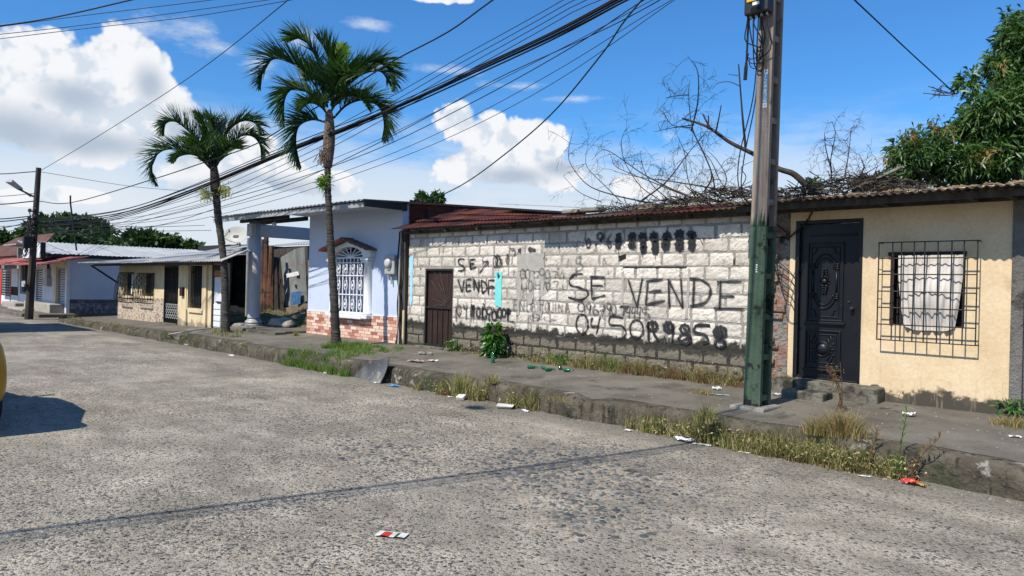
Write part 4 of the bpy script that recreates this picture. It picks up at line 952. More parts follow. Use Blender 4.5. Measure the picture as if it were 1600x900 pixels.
MB().lathe((PX(457, 345, -18).x, 9.2, ez - .24), [(.02, .12), (.05, .1), (.06, .04), (.03, 0)], 10).build('porch_lamp', 'white_paint', label='small unlit bulb holder under the porch roof', cat='lamp', smooth=True)
# electric meter, cables and pipe in the gap
mc = PY(612, 413, WALL - .06)
em = thing('electric_meter', 'grey electric meter box on the pale blue wall', 'meter', mc)
B('case', 'meter_grey', em, (mc.x - .19, mc.x + .17, WALL - .12, WALL - .001, mc.z - .22, mc.z + .20), bevel=.02)
MB().lathe((mc.x - .01, WALL - .12, mc.z + .02), [(.10, .0), (.10, -.05), (.085, -.075), (0.02, -.08)], 18, 'y').build('dial', 'chrome', em, smooth=True)
B('terminal_cover', 'white_paint', em, (mc.x - .05, mc.x + .04, WALL - .15, WALL - .121, mc.z - .12, mc.z - .02), bevel=.006)
MB().tube([(mc.x - .02, WALL - .05, mc.z - .22), (mc.x, WALL - .05, mc.z - .42)], .02, 8).build('conduit', 'meter_grey', em)
gx = (BR + XL) / 2
gp = thing('corner_post', 'dark weathered timber post in the gap between the blue and the block house', 'post', (gx, WALL - .05, .37))
MB().hexa([(BR + .01, WALL - .06, .3), (XL - .005, WALL - .06, .3), (XL - .005, WALL + .1, .3), (BR + .01, WALL + .1, .3)], [(BR + .06, WALL - .10, 2.78), (XL - .005, WALL - .10, 2.78), (XL - .005, WALL + .1, 2.78), (BR + .06, WALL + .1, 2.78)]).build('post', 'dark_wood', gp)
for k in range(3): MB().tube(smooth_path([(gx - .05 + .05 * k, WALL - .12, 2.76), (gx - .08 + .07 * k, WALL - .14, 1.9), (gx + .04 - .05 * k, WALL - .13, 1.2), (gx - .06 + .08 * k, WALL - .14, .38)], 14), .016, 6).build('pipe', 'cable' if k != 1 else 'meter_grey', gp)
MB().tube([(XL - .05, WALL - .07, .36), (XL - .04, WALL - .07, 1.1)], .03, 10).build('drain_pipe', 'cream_plaster', label='short cream drain pipe at the left corner of the block house', cat='pipe')

# ------------------------------------------------------------------ yard between the houses
def post(px, y0_, y1_, Y, wpx, mt, label, name='post', lean=0):
    a = PY(px, y1_, Y); b_ = PY(px + lean, y0_, Y); w_ = (PY(px + wpx, y0_, Y).x - PY(px, y0_, Y).x) / 2
    MB().tube([(a.x, Y, .3), ((a.x + b_.x) / 2 + jit(.03), Y, (a.z + b_.z) / 2), (b_.x, Y, b_.z)], [w_ * 1.1, w_, w_ * .85], 7).build(name, mt, label=label, cat='post')
def leanshed(pts, Y, mt, label, name='roof_sheet', dY=.0, cat='metal sheet', group=None):
    P = [PY(a, b_, Y) for a, b_ in pts]; mb = MB(); nu = 24
    def fn(u, v):
        a = P[3].lerp(P[2], u); b_ = P[0].lerp(P[1], u); q = b_.lerp(a, v)      # v = 0 bottom
        return (q.x, Y + .03 * math.sin(u * 34) + dY * v, q.z)
    mb.grid(fn, nu * 2, 3); o = mb.build(name, mt, label=label, cat=cat, group=group)
    md = o.modifiers.new('thick', 'SOLIDIFY'); md.thickness = .006
# points: bottom-left, bottom-right, top-right, top-left
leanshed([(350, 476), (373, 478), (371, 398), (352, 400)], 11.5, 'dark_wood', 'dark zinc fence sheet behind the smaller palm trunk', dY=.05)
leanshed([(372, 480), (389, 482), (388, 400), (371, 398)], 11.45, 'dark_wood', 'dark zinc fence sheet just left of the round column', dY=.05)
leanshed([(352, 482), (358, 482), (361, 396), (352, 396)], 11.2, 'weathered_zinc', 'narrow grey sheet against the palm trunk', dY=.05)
for k, (px, y0_, wp, ln, mt) in enumerate(((411, 374, 3.4, 1, 'rusty_post'), (416, 370, 4.2, 0, 'rusty_post'), (421, 384, 3.6, 3, 'rusty_post'), (426, 390, 3.4, -1, 'rusty_post'))):
    post(px, y0_, 482, 11.3 + .06 * k, wp, mt, ['first rusty brown post right behind the round column', 'second, tallest rusty brown post behind the round column', 'third rusty brown post behind the column', 'fourth rusty brown post, nearest the leaning sheets'][k], lean=ln)
post(434, 402, 480, 11.6, 4, 'dark_wood', 'dark wooden post between the rusty posts and leaning sheets', lean=-4)
leanshed([(446, 478), (466, 477), (456, 388), (432, 402)], 12.0, 'scrap_sheet', 'grey corrugated sheet leaning in the yard with a pale patch', dY=.15)
leanshed([(432, 482), (450, 480), (440, 402), (431, 398)], 12.1, 'dark_wood', 'dark corrugated sheet at the back of the yard', dY=.15)
leanshed([(466, 480), (479, 470), (470, 386), (457, 389)], 11.8, 'scrap_sheet', 'tall narrow grey sheet leaning beside the blue house wall', dY=.1)
leanshed([(448, 434), (466, 430), (465, 424), (447, 428)], 11.75, 'foam', 'pale strip of sheet caught on the leaning zinc', dY=.0)
leanshed([(454, 477), (468, 475), (467, 455), (452, 457)], 11.62, 'drum_blue', 'blue painted piece of sheet low on the leaning zinc', dY=.05)
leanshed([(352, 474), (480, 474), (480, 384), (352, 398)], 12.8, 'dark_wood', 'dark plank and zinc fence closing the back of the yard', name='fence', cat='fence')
a, b_ = PY(336, 395, 11.8), PY(388, 385, 11.8)
sheet(a.x, b_.x + .6, 11.2, 12.3, a.z - .02, b_.z - .12, a.z + .25, b_.z + .2, pitch=.12, nv=2).build('shed_roof', 'grey_zinc', label='low grey zinc roof just behind the smaller palm trunk', cat='roof')
a, b_ = PY(430, 384, 14.5), PY(480, 384, 14.5)
sheet(a.x - .6, b_.x + 1.2, 14.4, 17.8, a.z, b_.z + .05, a.z + .55, b_.z + .50, pitch=.2, nv=2).build('shed_roof', 'bright_zinc', label='pale zinc roof seen through the blue house porch', cat='roof')
mb = MB().box(a.x - .5, b_.x + 1.0, 14.9, 15.0, .3, a.z - .02).build('back_wall', 'far_wall', label='dim wall under the pale zinc roof behind the yard', cat='wall')
# boulder, dark beam on the mound, bits by the column
def lump(c, r_, seed, sub=3):
    import bmesh
    bm = bmesh.new(); bmesh.ops.create_icosphere(bm, subdivisions=sub, radius=1); rr = random.Random(seed)
    from mathutils import noise
    for v in bm.verts:
        k = 1 + .35 * noise.noise(v.co * 1.3 + Vector((seed, 0, 0))) + .12 * noise.noise(v.co * 4. + Vector((0, seed, 0)))
        v.co = Vector((v.co.x * r_[0] * k, v.co.y * r_[1] * k, v.co.z * r_[2] * k)) + Vector(c)
    mb = MB(); mb.v = [tuple(v.co) for v in bm.verts]; mb.f = [tuple(v.index for v in f.verts) for f in bm.faces]; mb.tone = [0] * len(mb.v); mb.mi = [0] * len(mb.f); bm.free(); return mb
q = PX(441, 500, -18.5); lump((q.x, q.y, .52), (.58, .26, .15), 3).build('boulder', 'boulder', label='long pale boulder lying on the porch slab', cat='boulder', smooth=True)
q = PZ(397, 511, .40); lump((q.x - .3, q.y - .25, .42), (.3, .16, .08), 5).build('rubble_lump', 'rubble', label='concrete lump at the foot of the round column', cat='rubble', smooth=True)
a, b_ = Vector((-19.0, 10.5, .5)), Vector((-17.1, 11.2, .8))
MB().hexa([(a.x - .1, 10.5, .40), (b_.x, 10.9, .42), (b_.x, 11.5, .55), (a.x, 11.0, .5)], [(a.x - .1, 10.6, .55), (b_.x, 11.0, 1.05), (b_.x, 11.2, 1.08), (a.x, 10.75, .58)]).build('scrap_heap', 'dark_wood', label='dark heap of scrap boards behind the boulder', cat='scrap')
for k in range(7):
    z = .5 + .05 * k; MB().box(b_.x - 1.4 + .15 * k, b_.x + .1 - .05 * k, 10.45 + .08 * k, 10.52 + .08 * k, z, z + .03, Matrix.Translation(Vector((0, 0, 0)))).build('plank', 'dark_wood', label='loose dark plank on the scrap heap by the blue house wall', cat='plank', group='loose planks on the scrap heap')
# satellite dish
dc = PY(369, 368, 11.6); dsh = thing('satellite_dish', 'cream satellite dish on a mast beside the smaller palm', 'satellite dish', (dc.x, 11.6, dc.z - .5))
mm = Matrix.Translation(Vector((dc.x, 11.55, dc.z))) @ (Vector((.75, -1.0, .55)).normalized()).to_track_quat('Z', 'Y').to_matrix().to_4x4()
mb = MB(); prof_ = [(.0001, -.10), (.14, -.09), (.28, -.055), (.40, 0), (.41, .012), (.39, .008), (.27, -.045), (.13, -.08), (.0001, -.09)]; mb.lathe((0, 0, 0), prof_, 28)
mb.v = [tuple(mm @ Vector((v[0] * 1.12, v[1] * .92, v[2]))) for v in mb.v]; mb.build('reflector', 'dish', dsh, smooth=True)
MB().box(-.10, .10, -.05, .05, -.073, -.068, mm).build('emblem', 'dark_metal', dsh)
f = mm @ Vector((0, -.05, .42)); e = mm @ Vector((-.32, -.15, 0))
MB().tube([mm @ Vector((-.38, -.1, .02)), f], .012, 6).build('feed_arm', 'iron', dsh)
MB().box(-.03, .03, -.03, .03, -.05, .05, Matrix.Translation(f)).build('feed_horn', 'meter_grey', dsh)
MB().tube([mm @ Vector((0, 0, -.10)), (dc.x - .02, 11.75, dc.z - .25), (dc.x - .05, 11.8, dc.z - .75)], .025, 8).build('mast', 'iron', dsh)
pq = PY(388, 372, 11.0); MB().tube([(pq.x, 11.0, .4), (pq.x, 11.0, pq.z)], .05, 8).build('grey_post', 'grey_zinc', label='slim grey pipe post just left of the round column', cat='post')

# ------------------------------------------------------------------ cream house
CYL = 8.6
ch = thing('cream_house', 'low cream house with patterned tile skirting, barred windows and long zinc roof', 'house', (-24, CYL, .3))
def cx_(px, py=460, Y=CYL): return PY(px, py, Y).x
def cz_(px, py, Y=CYL): return PY(px, py, Y).z
HL, HR = cx_(185.5), cx_(331)
zt_ = 2.12
ops = [(cx_(193), cx_(208), cz_(200, 462), cz_(200, 427)), (cx_(222), cx_(240), cz_(231, 463), cz_(231, 428)), (cx_(257), cx_(281), .1, cz_(269, 415)), (cx_(296), cx_(318), cz_(307, 482), cz_(307, 415))]
mb = MB(); x = HL
for (a, b_, z0_, z1_) in ops:
    mb.box(x, a, CYL, CYL + .15, 0, zt_); mb.box(a, b_, CYL, CYL + .15, z1_, zt_)
    if z0_ > .15: mb.box(a, b_, CYL, CYL + .15, 0, z0_)
    x = b_
mb.box(x, HR, CYL, CYL + .15, 0, zt_); mb.box(HL, HL + .15, CYL + .152, 15, 0, zt_); mb.box(HR - .15, HR, CYL + .152, CYL + .5, 0, zt_); mb.build('wall', 'cream_plaster', ch)
tzt = cz_(220, 463.5)
B('skirting', 'patterned_tile', ch, (HL - .014, ops[2][0] - .02, CYL - .016, CYL - .001, .05, tzt), (HL - .016, HL - .001, CYL, 15, .05, tzt), label='small patterned tiles')
B('pillar', 'cream_plaster', ch, (ops[2][1] + .02, ops[3][0] - .10, CYL - .06, CYL - .002, 0, zt_ - .01), bevel=.01)
B('pillar', 'cream_plaster', ch, (ops[3][1] + .12, ops[3][1] + .30, CYL - .06, CYL - .002, 0, zt_ - .01))
for k in (0, 1):
    a, b_, z0_, z1_ = ops[k]
    w_ = B('window', 'interior', ch, (a, b_, CYL + .12, CYL + .14, z0_, z1_)); B('sill', 'cream_plaster', w_, (a - .1, b_ + .1, CYL - .05, CYL - .002, z0_ - .08, z0_ - .01))
    B('shutter', 'white_paint' if k == 0 else 'dark_metal', w_, (b_ - .35, b_ - .03, CYL + .04, CYL + .06, z0_ + .05, z1_ - .03))
    g = MB()
    yo = CYL - .30; xa, xb = a - .06, b_ + .06; z0b, z1b = z0_ - .22, z1_ + .02
    for q in range(9): xx = xa + (xb - xa) * q / 8; g.tube([(xx, yo + .18, z1b), (xx, yo + .05, (z0b + z1b) / 2 + .1), (xx, yo, z0b + .15), (xx, yo + .1, z0b)], .012, 4)
    for z, oy in ((z0b, .1), (z0b + .15, 0), ((z0b + z1b) / 2 + .1, .05), (z1b, .18)):
        g.tube([(xa, CYL, z), (xa, yo + oy, z), (xb, yo + oy, z), (xb, CYL, z)], .013, 4)
    for q in range(4):
        for s_ in (0, 1): g.tube([(xa if s_ == 0 else xb, yo + .1 + .08 * q, z0b + .05), (xa if s_ == 0 else xb, yo + .16 + .07 * q, z1b)], .010, 4)
    g.build('grille', 'iron', w_)
a, b_, z0_, z1_ = ops[2]
dr2 = B('door', 'interior', ch, (a, b_, CYL + .10, CYL + .13, .15, z1_)); B('frame', 'iron', dr2, (a, a + .06, CYL - .02, CYL + .08, .2, z1_), (b_ - .06, b_, CYL - .02, CYL + .08, .2, z1_), (a + .06, b_ - .06, CYL - .02, CYL + .08, z1_ - .06, z1_))
for q in range(11): xx = a + .1 + (b_ - a - .2) * q / 10; MB().tube([(xx, CYL + .02, .22), (xx, CYL + .02, z1_ - .06)], .014, 4).build('bar', 'iron', dr2)
for z in (.35, .95, 1.0, 1.6): B('rail', 'iron', dr2, (a + .06, b_ - .06, CYL + .035, CYL + .055, z, z + .03))
mb = MB()
for q in range(6):
    for z in (.5, .66, .82): mb.lathe((a + .2 + (b_ - a - .4) * q / 5, CYL + .0, z), [(.07, 0), (.07, .008), (.045, .008), (.045, 0)], 10, 'y')
mb.build('scrolls', 'meter_grey', dr2)
B('door_sill', 'mossy_step', ch, (a - .05, b_ + .05, CYL - .12, CYL - .003, .1, .3))
a, b_, z0_, z1_ = ops[3]
w_ = B('window', 'interior', ch, (a, b_, CYL + .12, CYL + .14, z0_, z1_)); B('frame', 'cream_plaster', w_, (a - .08, a, CYL - .05, CYL - .002, z0_ - .05, z1_), (b_, b_ + .08, CYL - .05, CYL - .002, z0_ - .05, z1_), (a, b_, CYL - .05, CYL - .002, z0_ - .12, z0_ - .002))
for q in range(9): xx = a + (b_ - a) * (q + .5) / 9; MB().tube([(xx, CYL + .03, z0_), (xx, CYL + .03, z1_)], .014, 4).build('bar', 'dark_metal', w_)
B('rail', 'dark_metal', w_, (a, b_, CYL + .045, CYL + .06, z0_ + .18, z0_ + .21), (a, b_, CYL + .045, CYL + .06, z1_ - .2, z1_ - .17))
q = PY(286.5, 455, CYL - .06); B('letter_box', 'rust_door', None, (q.x - .10, q.x + .10, CYL - .14, CYL - .062, q.z - .14, q.z + .12), label='small brown letter box between the iron door and tall window', cat='letter box', bevel=.01)
# grey and white metal gate to the right of the cream house, seen beside the palm trunk
ga, gb = cx_(332.5), cx_(346)
gt = thing('side_gate', 'pale blue metal gate with an orange board on top beside the smaller palm', 'gate', (ga, CYL, .3))
B('leaf', 'white_plaster', gt, (ga + .05, gb - .03, CYL + .02, CYL + .05, .33, cz_(340, 433)))
for q in range(4): B('panel', 'white_paint', gt, (ga + .07, gb - .05, CYL - .005, CYL + .018, .36 + q * .16, .36 + q * .16 + .14), bevel=.01)
B('top_board', 'orange_wood', gt, (ga + .05, gb - .03, CYL + .01, CYL + .04, cz_(340, 432), cz_(340, 422)))
B('frame', 'dark_metal', gt, (ga - .08, ga + .04, CYL, CYL + .08, .3, 2.05), (gb, gb + .09, CYL, CYL + .08, .3, 2.05), (ga + .04, gb, CYL, CYL + .08, 1.9, 2.04))
B('latch', 'iron', gt, (ga + .25, ga + .55, CYL - .03, CYL - .006, 1.02, 1.06))
B('lintel', 'red_sheet', gt, (ga - .1, gb + .2, CYL - .1, CYL - .01, 2.06, 2.15))
# roof of the cream house in long sheets
er = thing('x', 'x', 'x'); bpy.data.objects.remove(er)
crf = B('roof', 'dark_wood', ch, (HL - 1.0, gb + .6, CYL - .55, CYL - .49, 2.03, 2.10), (HL - .3, gb + .6, CYL - .2, CYL - .05, 2.10, 2.13))
x = cx_(133, 412, CYL - .7); k = 0; xe = -18.4
while x < xe:
    zz = 2.13 + .012 * math.sin(k); sheet(x, x + 1.0, CYL - .72 + jit(.03) - (0.25 if k == 0 else 0), 11.6 if x < -24 else 9.1 if x < -19.4 else 8.65, zz, zz, 2.56 if x < -24 else 2.46, 2.56 if x < -24 else 2.46, pitch=.15, amp=.016, nv=3, ph=k).build('roof_sheet', 'bright_zinc' if k % 4 else 'grey_zinc', crf); x += .95; k += 1
MB().tube([(HL - .1, CYL, 1.45), (HL - 1.4, CYL - .5, 2.05)], .035, 6).build('brace', 'dark_metal', ch)
q = PY(293, 402, 10.2); lump((q.x, 10.2, q.z), (.22, .2, .07), 9).build('roof_vent_cap', 'bright_zinc', label='small pale lump on the cream house roof', cat='vent', smooth=True)
a, b_ = PY(330, 392, 15.), PY(375, 385, 15.)
hb = thing('rear_hut', 'low hut with flat dark roof behind the cream house', 'hut', (a.x, 15, .3)); B('wall', 'white_plaster', hb, (a.x, b_.x, 15, 18, .3, a.z)); B('roof', 'dark_metal', hb, (a.x - .6, b_.x + .6, 14.6, 18.4, a.z + .002, a.z + .22))

# ------------------------------------------------------------------ white corner house across the side street
kx = -34.0
wh = thing('corner_house', 'white corner house with blank side wall, shutters and a red awning', 'house', (-38, 8.5, .1))
KY = PX(104.5, 470, kx).y
WX0 = PY(28, 470, KY).x
zr = PX(150, 402, kx).z
def kz(py, px=150): return PX(px, py, kx).z
def fx(px, py=450): return PY(px, py, KY).x
def fz(px, py): return PY(px, py, KY).z
mb = MB().box(kx - .16, kx, KY, 24, 0, zr + .05); fo = [(fx(34), fx(44), fz(39, 456), fz(39, 414)), (fx(56), fx(66), fz(61, 470), fz(61, 419)), (fx(90), fx(104), fz(97, 475), fz(97, 418))]
x = WX0
for a, b_, z0_, z1_ in fo:
    mb.box(x, a, KY + .002, KY + .16, 0, zr); mb.box(a, b_, KY + .002, KY + .16, z1_, zr); mb.box(a, b_, KY + .002, KY + .16, 0, z0_); x = b_
mb.box(x, kx - .162, KY + .002, KY + .16, 0, zr); mb.build('wall', 'white_plaster', wh)
B('skirting', 'dark_tile', wh, (kx + .002, kx + .02, KY + .1, 24, .0, kz(474.5)), label='dark patterned tiles'); B('dark_band', 'dark_board', wh, (kx + .002, kx + .015, KY + .1, 24, kz(474.3), kz(468)))
B('pilaster', 'white_paint', wh, (kx - .2, kx + .03, KY - .03, KY + .09, 0, zr))
for i, (a, b_, z0_, z1_) in enumerate(fo):
    o = B('shutter' if i else 'window', 'interior', wh, (a, b_, KY + .13, KY + .15, z0_, z1_))
    nn = 15
    if i:
        for q in range(nn): z = z0_ + (z1_ - z0_) * (q + .15) / nn; B('slat', 'grey_paint' if i == 2 else 'white_paint', o, (a + .08, b_ - .05, KY + .07, KY + .10, z, z + (z1_ - z0_) / nn * (.75 if i == 2 else .5)))
        B('frame', 'meter_grey', o, (a, a + .07, KY - .01, KY + .12, z0_, z1_), (b_ - .07, b_, KY - .01, KY + .12, z0_, z1_), (a + .07, b_ - .07, KY - .01, KY + .12, z1_ - .07, z1_))
    else:
        for q in range(6): xx = a + (b_ - a) * q / 5; B('bar', 'iron', o, (xx - .015, xx + .015, KY - .06, KY - .03, z0_ - .1, z1_ + .05))
B('door_surround', 'cream_plaster', wh, (fx(86), fx(89.5), KY - .06, KY, 0, zr - .1), (fx(89.6), fx(104), KY - .06, KY, fz(97, 416), zr - .1))
q = PY(73, 438, KY - .1); B('meter_box', 'meter_grey', wh, (q.x - .35, q.x + .35, KY - .18, KY - .002, q.z - .25, q.z + .1), (q.x - .2, q.x + .2, KY - .14, KY - .002, q.z + .101, q.z + .5)); MB().tube([(q.x, KY - .06, q.z + .5), (q.x, KY - .06, zr)], .05, 6).build('conduit', 'iron', wh)
B('step', 'grey_step', wh, (fx(30), fx(52), KY - .7, KY - .01, 0, fz(40, 472)), (fx(53), fx(78), KY - 1.0, KY - .01, 0, fz(60, 480)), (fx(60), kx - .3, KY - .55, KY - .01, 0, fz(90, 474)), bevel=.03)
# zinc roof falling to the side street
wr = B('roof', 'dark_metal', wh, (kx - .1, kx + .32, KY - .6, KY + 4.2, PX(140, 400, kx + .3).z - .10, PX(140, 400, kx + .3).z + .03))
y = KY - .9; k = 0
while y < 26:
    zA = zr + .06; mb = MB()
    def fn(u, v, y=y): return (kx + .25 - u * 4.6, y + v * 1.05, zA + u * .62 + .018 * math.sin(2 * math.pi * v * 6) + .006 * (k % 2))
    mb.grid(fn, 2, 30); o = mb.build('roof_sheet', 'bright_zinc', wr); md = o.modifiers.new('thick', 'SOLIDIFY'); md.thickness = .008; y += 1.0; k += 1
B('gable', 'dark_wood', wr, (kx - 4.4, kx - .1, KY - .80, KY - .74, zr - .05, zr + .05))
# red awning
AY = KY - 1.5
for k in range(5):
    xa = PY(-20 + k * 24, 410, KY - .8).x; xb = PY(-20 + (k + 1) * 24 + 1, 408, KY - .8).x
    zc_ = PY(-20 + k * 24 + 12, 413, AY).z
    if k == 0: awn = thing('awning', 'red and faded pink sheet metal awning on the corner house', 'awning', (xa, AY, zc_))
    sheet(xa, xb + .05, AY, KY - .01, zc_, zc_, zc_ + .36, zc_ + .36, pitch=.25, amp=.02, nv=1).build('awning_sheet', 'red_sheet', awn)
B('bracket', 'iron', awn, (fx(88), fx(88) + .06, AY + .1, KY - .02, fz(88, 411), fz(88, 410)), (fx(66), fx(66) + .06, AY + .1, KY - .02, fz(66, 413), fz(66, 412)))
# white shop sign box, panels faded blank
S0, S1 = PY(35, 390, KY - 1.2), PY(63, 390, KY - 1.2)
sg = thing('sign_box', 'blank white sign box standing on the red awning behind the far utility pole', 'sign', (S0.x, KY - 1.2, S0.z - .4))
zs0, zs1 = PY(50, 404, KY - 1.2).z, PY(50, 379.5, KY - 1.2).z
B('box', 'dark_metal', sg, (S0.x, S1.x, KY - 1.18, KY - 1.02, zs0, zs1)); B('panel', 'white_paint', sg, (S0.x + .03, S1.x - .03, KY - 1.2, KY - 1.181, zs0 + .03, zs1 - .03))
mb = MB(); q = PY(60, 397, KY - 1.21)
for s_ in (-1, 1): mb.tube([(q.x + s_ * .1, KY - 1.205, q.z - .12), (q.x + s_ * .22, KY - 1.205, q.z + .10)], .012, 4)
mb.build('faded_mark', 'meter_grey', sg)
# red and white fence gate further left
rg = thing('street_gate', 'red and white gate with grey grating left of the corner house', 'gate', (fx(0), KY, .1))
for a, b_, y0_, y1_, mt, nm in ((-14, 3, 420, 480, 'red_paint', 'post'), (3, 16.5, 462, 482, 'white_paint', 'panel'), (18, 29, 460, 481, 'white_paint', 'panel'), (16, 17.8, 420, 464, 'red_paint', 'post'), (18, 28, 420, 447, 'white_paint', 'panel')):
    B(nm, mt, rg, (fx(a), fx(b_), KY - .02, KY + .05, .0 if y1_ > 478 else fz(10, y1_), fz(10, y0_)))
for q in range(10): z = fz(10, 460 - q * 4); B('slat', 'meter_grey', rg, (fx(3.2), fx(15.8), KY, KY + .03, z, z + .05))
for q in range(4): xx = fx(4 + q * 4); B('bar', 'meter_grey', rg, (xx, xx + .04, KY - .015, KY - .002, fz(10, 462), fz(10, 422)))
B('back_panel', 'dark_metal', rg, (fx(-14), fx(30), KY + .3, KY + .34, 0, fz(10, 421)))
# house with brown tiled roof behind
th = thing('tiled_roof_house', 'house with brown tiled roof far left behind the red awning', 'house', (-62, 14, 0))
TY = 15.
t0, t1 = PY(-20, 403, TY), PY(70, 395, TY)
zw = PY(20, 403, TY).z; zq = PY(20, 375, TY + 2.5).z
B('wall', 'far_wall', th, (t0.x, t1.x, TY, TY + 8, 0, zw))
trf = MB().hexa([(t0.x - 1, TY - .8, zw - .1), (t1.x + 1, TY - .8, zw - .1), (t1.x + 1, TY - .8, zw), (t0.x - 1, TY - .8, zw)], [(t0.x, TY + 2.5, zq), (t1.x - 8, TY + 2.5, zq), (t1.x - 8, TY + 2.6, zq + .1), (t0.x, TY + 2.6, zq + .1)]).build('roof', 'far_roof_tile', th)
mb = MB()
for q in range(70):
    xx = t0.x - 1 + (t1.x - t0.x + 2) * q / 69; xt = t0.x + (t1.x - 8 - t0.x) * q / 69; mb.tube([(xx, TY - .85, zw + .04), (xt, TY + 2.5, zq + .1)], .09, 5)
mb.build('ridge_tiles', 'far_roof_tile', trf, label='rows of brown tiles', kind='stuff')
for q in (3, 30): xx = PY(q, 410, TY).x; B('window', 'dark_glass', th, (xx, xx + 1.2, TY - .03, TY - .001, zw - 1.3, zw - .4))
q = PY(31, 395, 11.5); B('gable_post', 'rubble', None, (q.x - .25, q.x + .25, 11.4, 11.7, 0, q.z + .3), label='short bare pillar behind the sign box', cat='pillar')
MB().box(PY(17, 380, 11.).x, PY(37, 380, 11.).x, 10.6, 12, PY(25, 384, 11).z, PY(25, 384, 11).z + .08).build('roof_slab', 'grey_zinc', label='thin grey roof edge left of the sign box', cat='roof')

# ------------------------------------------------------------------ poles
def near_pole():
    b0 = PZ(1160.5, 637, .31); x0 = b0.x; y0 = b0.y
    H, wx, wy = 8.6, .205, .285
    root = thing('utility_pole', 'tall concrete utility pole with flaking green paint standing on the pavement', 'pole', (x0 + wx / 2, y0 + wy / 2, .33))
    def T(fx_, fy, z):      # fractions of the section -> world, with taper and lean
        t = z / H; k = 1 - .26 * t
        cx0 = x0 + wx / 2 + .0135 * z; cy0 = y0 + wy / 2
        return Vector((cx0 + (fx_ - .5) * wx * k, cy0 + (fy - .5) * wy * k, .30 + z))
    def seg(mb, fa, fb, ga_, gb_, z0_, z1_, n=1):
        for i in range(n):
            za, zb = z0_ + (z1_ - z0_) * i / n, z0_ + (z1_ - z0_) * (i + 1) / n
            mb.hexa([T(fa, ga_, za), T(fb, ga_, za), T(fb, gb_, za), T(fa, gb_, za)], [T(fa, ga_, zb), T(fb, ga_, zb), T(fb, gb_, zb), T(fa, gb_, zb)])
    GT = 2.12
    for (z0_, z1_, mt, nm) in ((0, GT, 'pole_green', 'painted_base'), (GT, H, 'pole_concrete', 'shaft')):
        mb = MB(); seg(mb, 0, 1, 0, .24, z0_, z1_); seg(mb, 0, 1, .80, 1, z0_, z1_); seg(mb, .05, .34, .24, .80, z0_, z1_)
        z = .10 if z0_ == 0 else GT + .24
        while z < z1_ - .1:
            seg(mb, .34, .93, .24, .80, z, z + .07); z += .47
        mb.build(nm, mt, root, bevel=.008)
    # ragged top edge of the paint
    mb = MB(); rr = random.Random(4)
    for k in range(26):
        u = rr.random() * .9; h = rr.uniform(.03, .22) * (1.3 - abs(u - .6)); z = GT - .01
        p0, p1, p2 = T(u, -.008, z), T(u + .1, -.008, z), T(u + .05 + rr.uniform(-.04, .04), -.008, z + h)
        mb.add([p0, p1, p2], [(0, 1, 2)])
        q0, q1, q2 = T(1.008, u * .24, z), T(1.008, u * .24 + .05, z), T(1.008, u * .24 + .02, z + h); mb.add([q0, q1, q2], [(0, 1, 2)])
    mb.build('paint_edge', 'pole_green', root)
    # number plates 124876 down the pole
    pz_t, pz_b = PY(1200, 107, y0).z - .30, PY(1198, 167, y0).z - .30
    n = 8; h = (pz_t - pz_b) / n
    GL = {'1': [(.5, .1, .5, .9), (.3, .7, .5, .9)], '2': [(.2, .8, .5, .92), (.5, .92, .8, .72), (.8, .72, .2, .1), (.2, .1, .85, .1)], '4': [(.65, .1, .65, .9), (.65, .9, .15, .35), (.15, .35, .9, .35)],
          '8': [(.5, .92, .2, .7), (.2, .7, .8, .3), (.8, .3, .5, .08), (.5, .08, .2, .3), (.2, .3, .8, .7), (.8, .7, .5, .92)], '7': [(.15, .9, .85, .9), (.85, .9, .4, .1)], '6': [(.75, .92, .25, .5), (.25, .5, .25, .2), (.25, .2, .5, .08), (.5, .08, .8, .25), (.8, .25, .5, .5), (.5, .5, .25, .4)], '"': [(.3, .3, .3, .8), (.7, .3, .7, .8)], 'e': [(.2, .5, .8, .5)]}
    for i, chx in enumerate('"124876e'):
        za = pz_t - (i + 1) * h; u0, u1 = .50, .76
        mb = MB(); mb.hexa([T(u0, -.012, za), T(u1, -.012, za), T(u1, -.012, za + h * .97), T(u0, -.012, za + h * .97)], [T(u0, 0.004, za), T(u1, 0.004, za), T(u1, 0.004, za + h * .97), T(u0, 0.004, za + h * .97)])
        pl = mb.build('number_plate', 'plate_blue' if i not in (0, 7) else 'plate_white', root)
        g = MB()
        for (a, b_, c_, e) in GL[chx]:
            P0 = T(u0 + (u1 - u0) * a, -.02, za + h * b_); P1 = T(u0 + (u1 - u0) * c_, -.02, za + h * e); g.tube([P0, P1], .0048, 4)
        g.build('digit', 'plate_white' if i not in (0, 7) else 'plate_blue', pl)
    # white stencil remnant on the green paint
    mb = MB()
    for k in range(4): z = 1.66 - k * .026; mb.hexa([T(.44 + .05 * (k % 2), -.01, z), T(.58 - .04 * (k % 3), -.01, z), T(.56, -.01, z + .012), T(.46, -.01, z + .016)], [T(.45, .003, z), T(.56, .003, z), T(.56, .003, z + .012), T(.46, .003, z + .012)])
    mb.build('sticker_remnant', 'plate_white', root)
    B('plinth', 'rubble', root, (x0 - .12, x0 + wx + .10, y0 - .10, y0 + wy + .08, .28, .345), bevel=.02)
    # splice box with dangling wires
    c = T(.30, -.0, PY(1192, 12, y0).z - .30)
    bx = thing('cable_box', 'black and yellow cable terminal box strapped to the near pole', 'junction box', c)
    B('housing', 'black_box', bx, (c.x - .17, c.x + .12, c.y - .15, c.y - .005, c.z - .09, c.z + .22), bevel=.02)
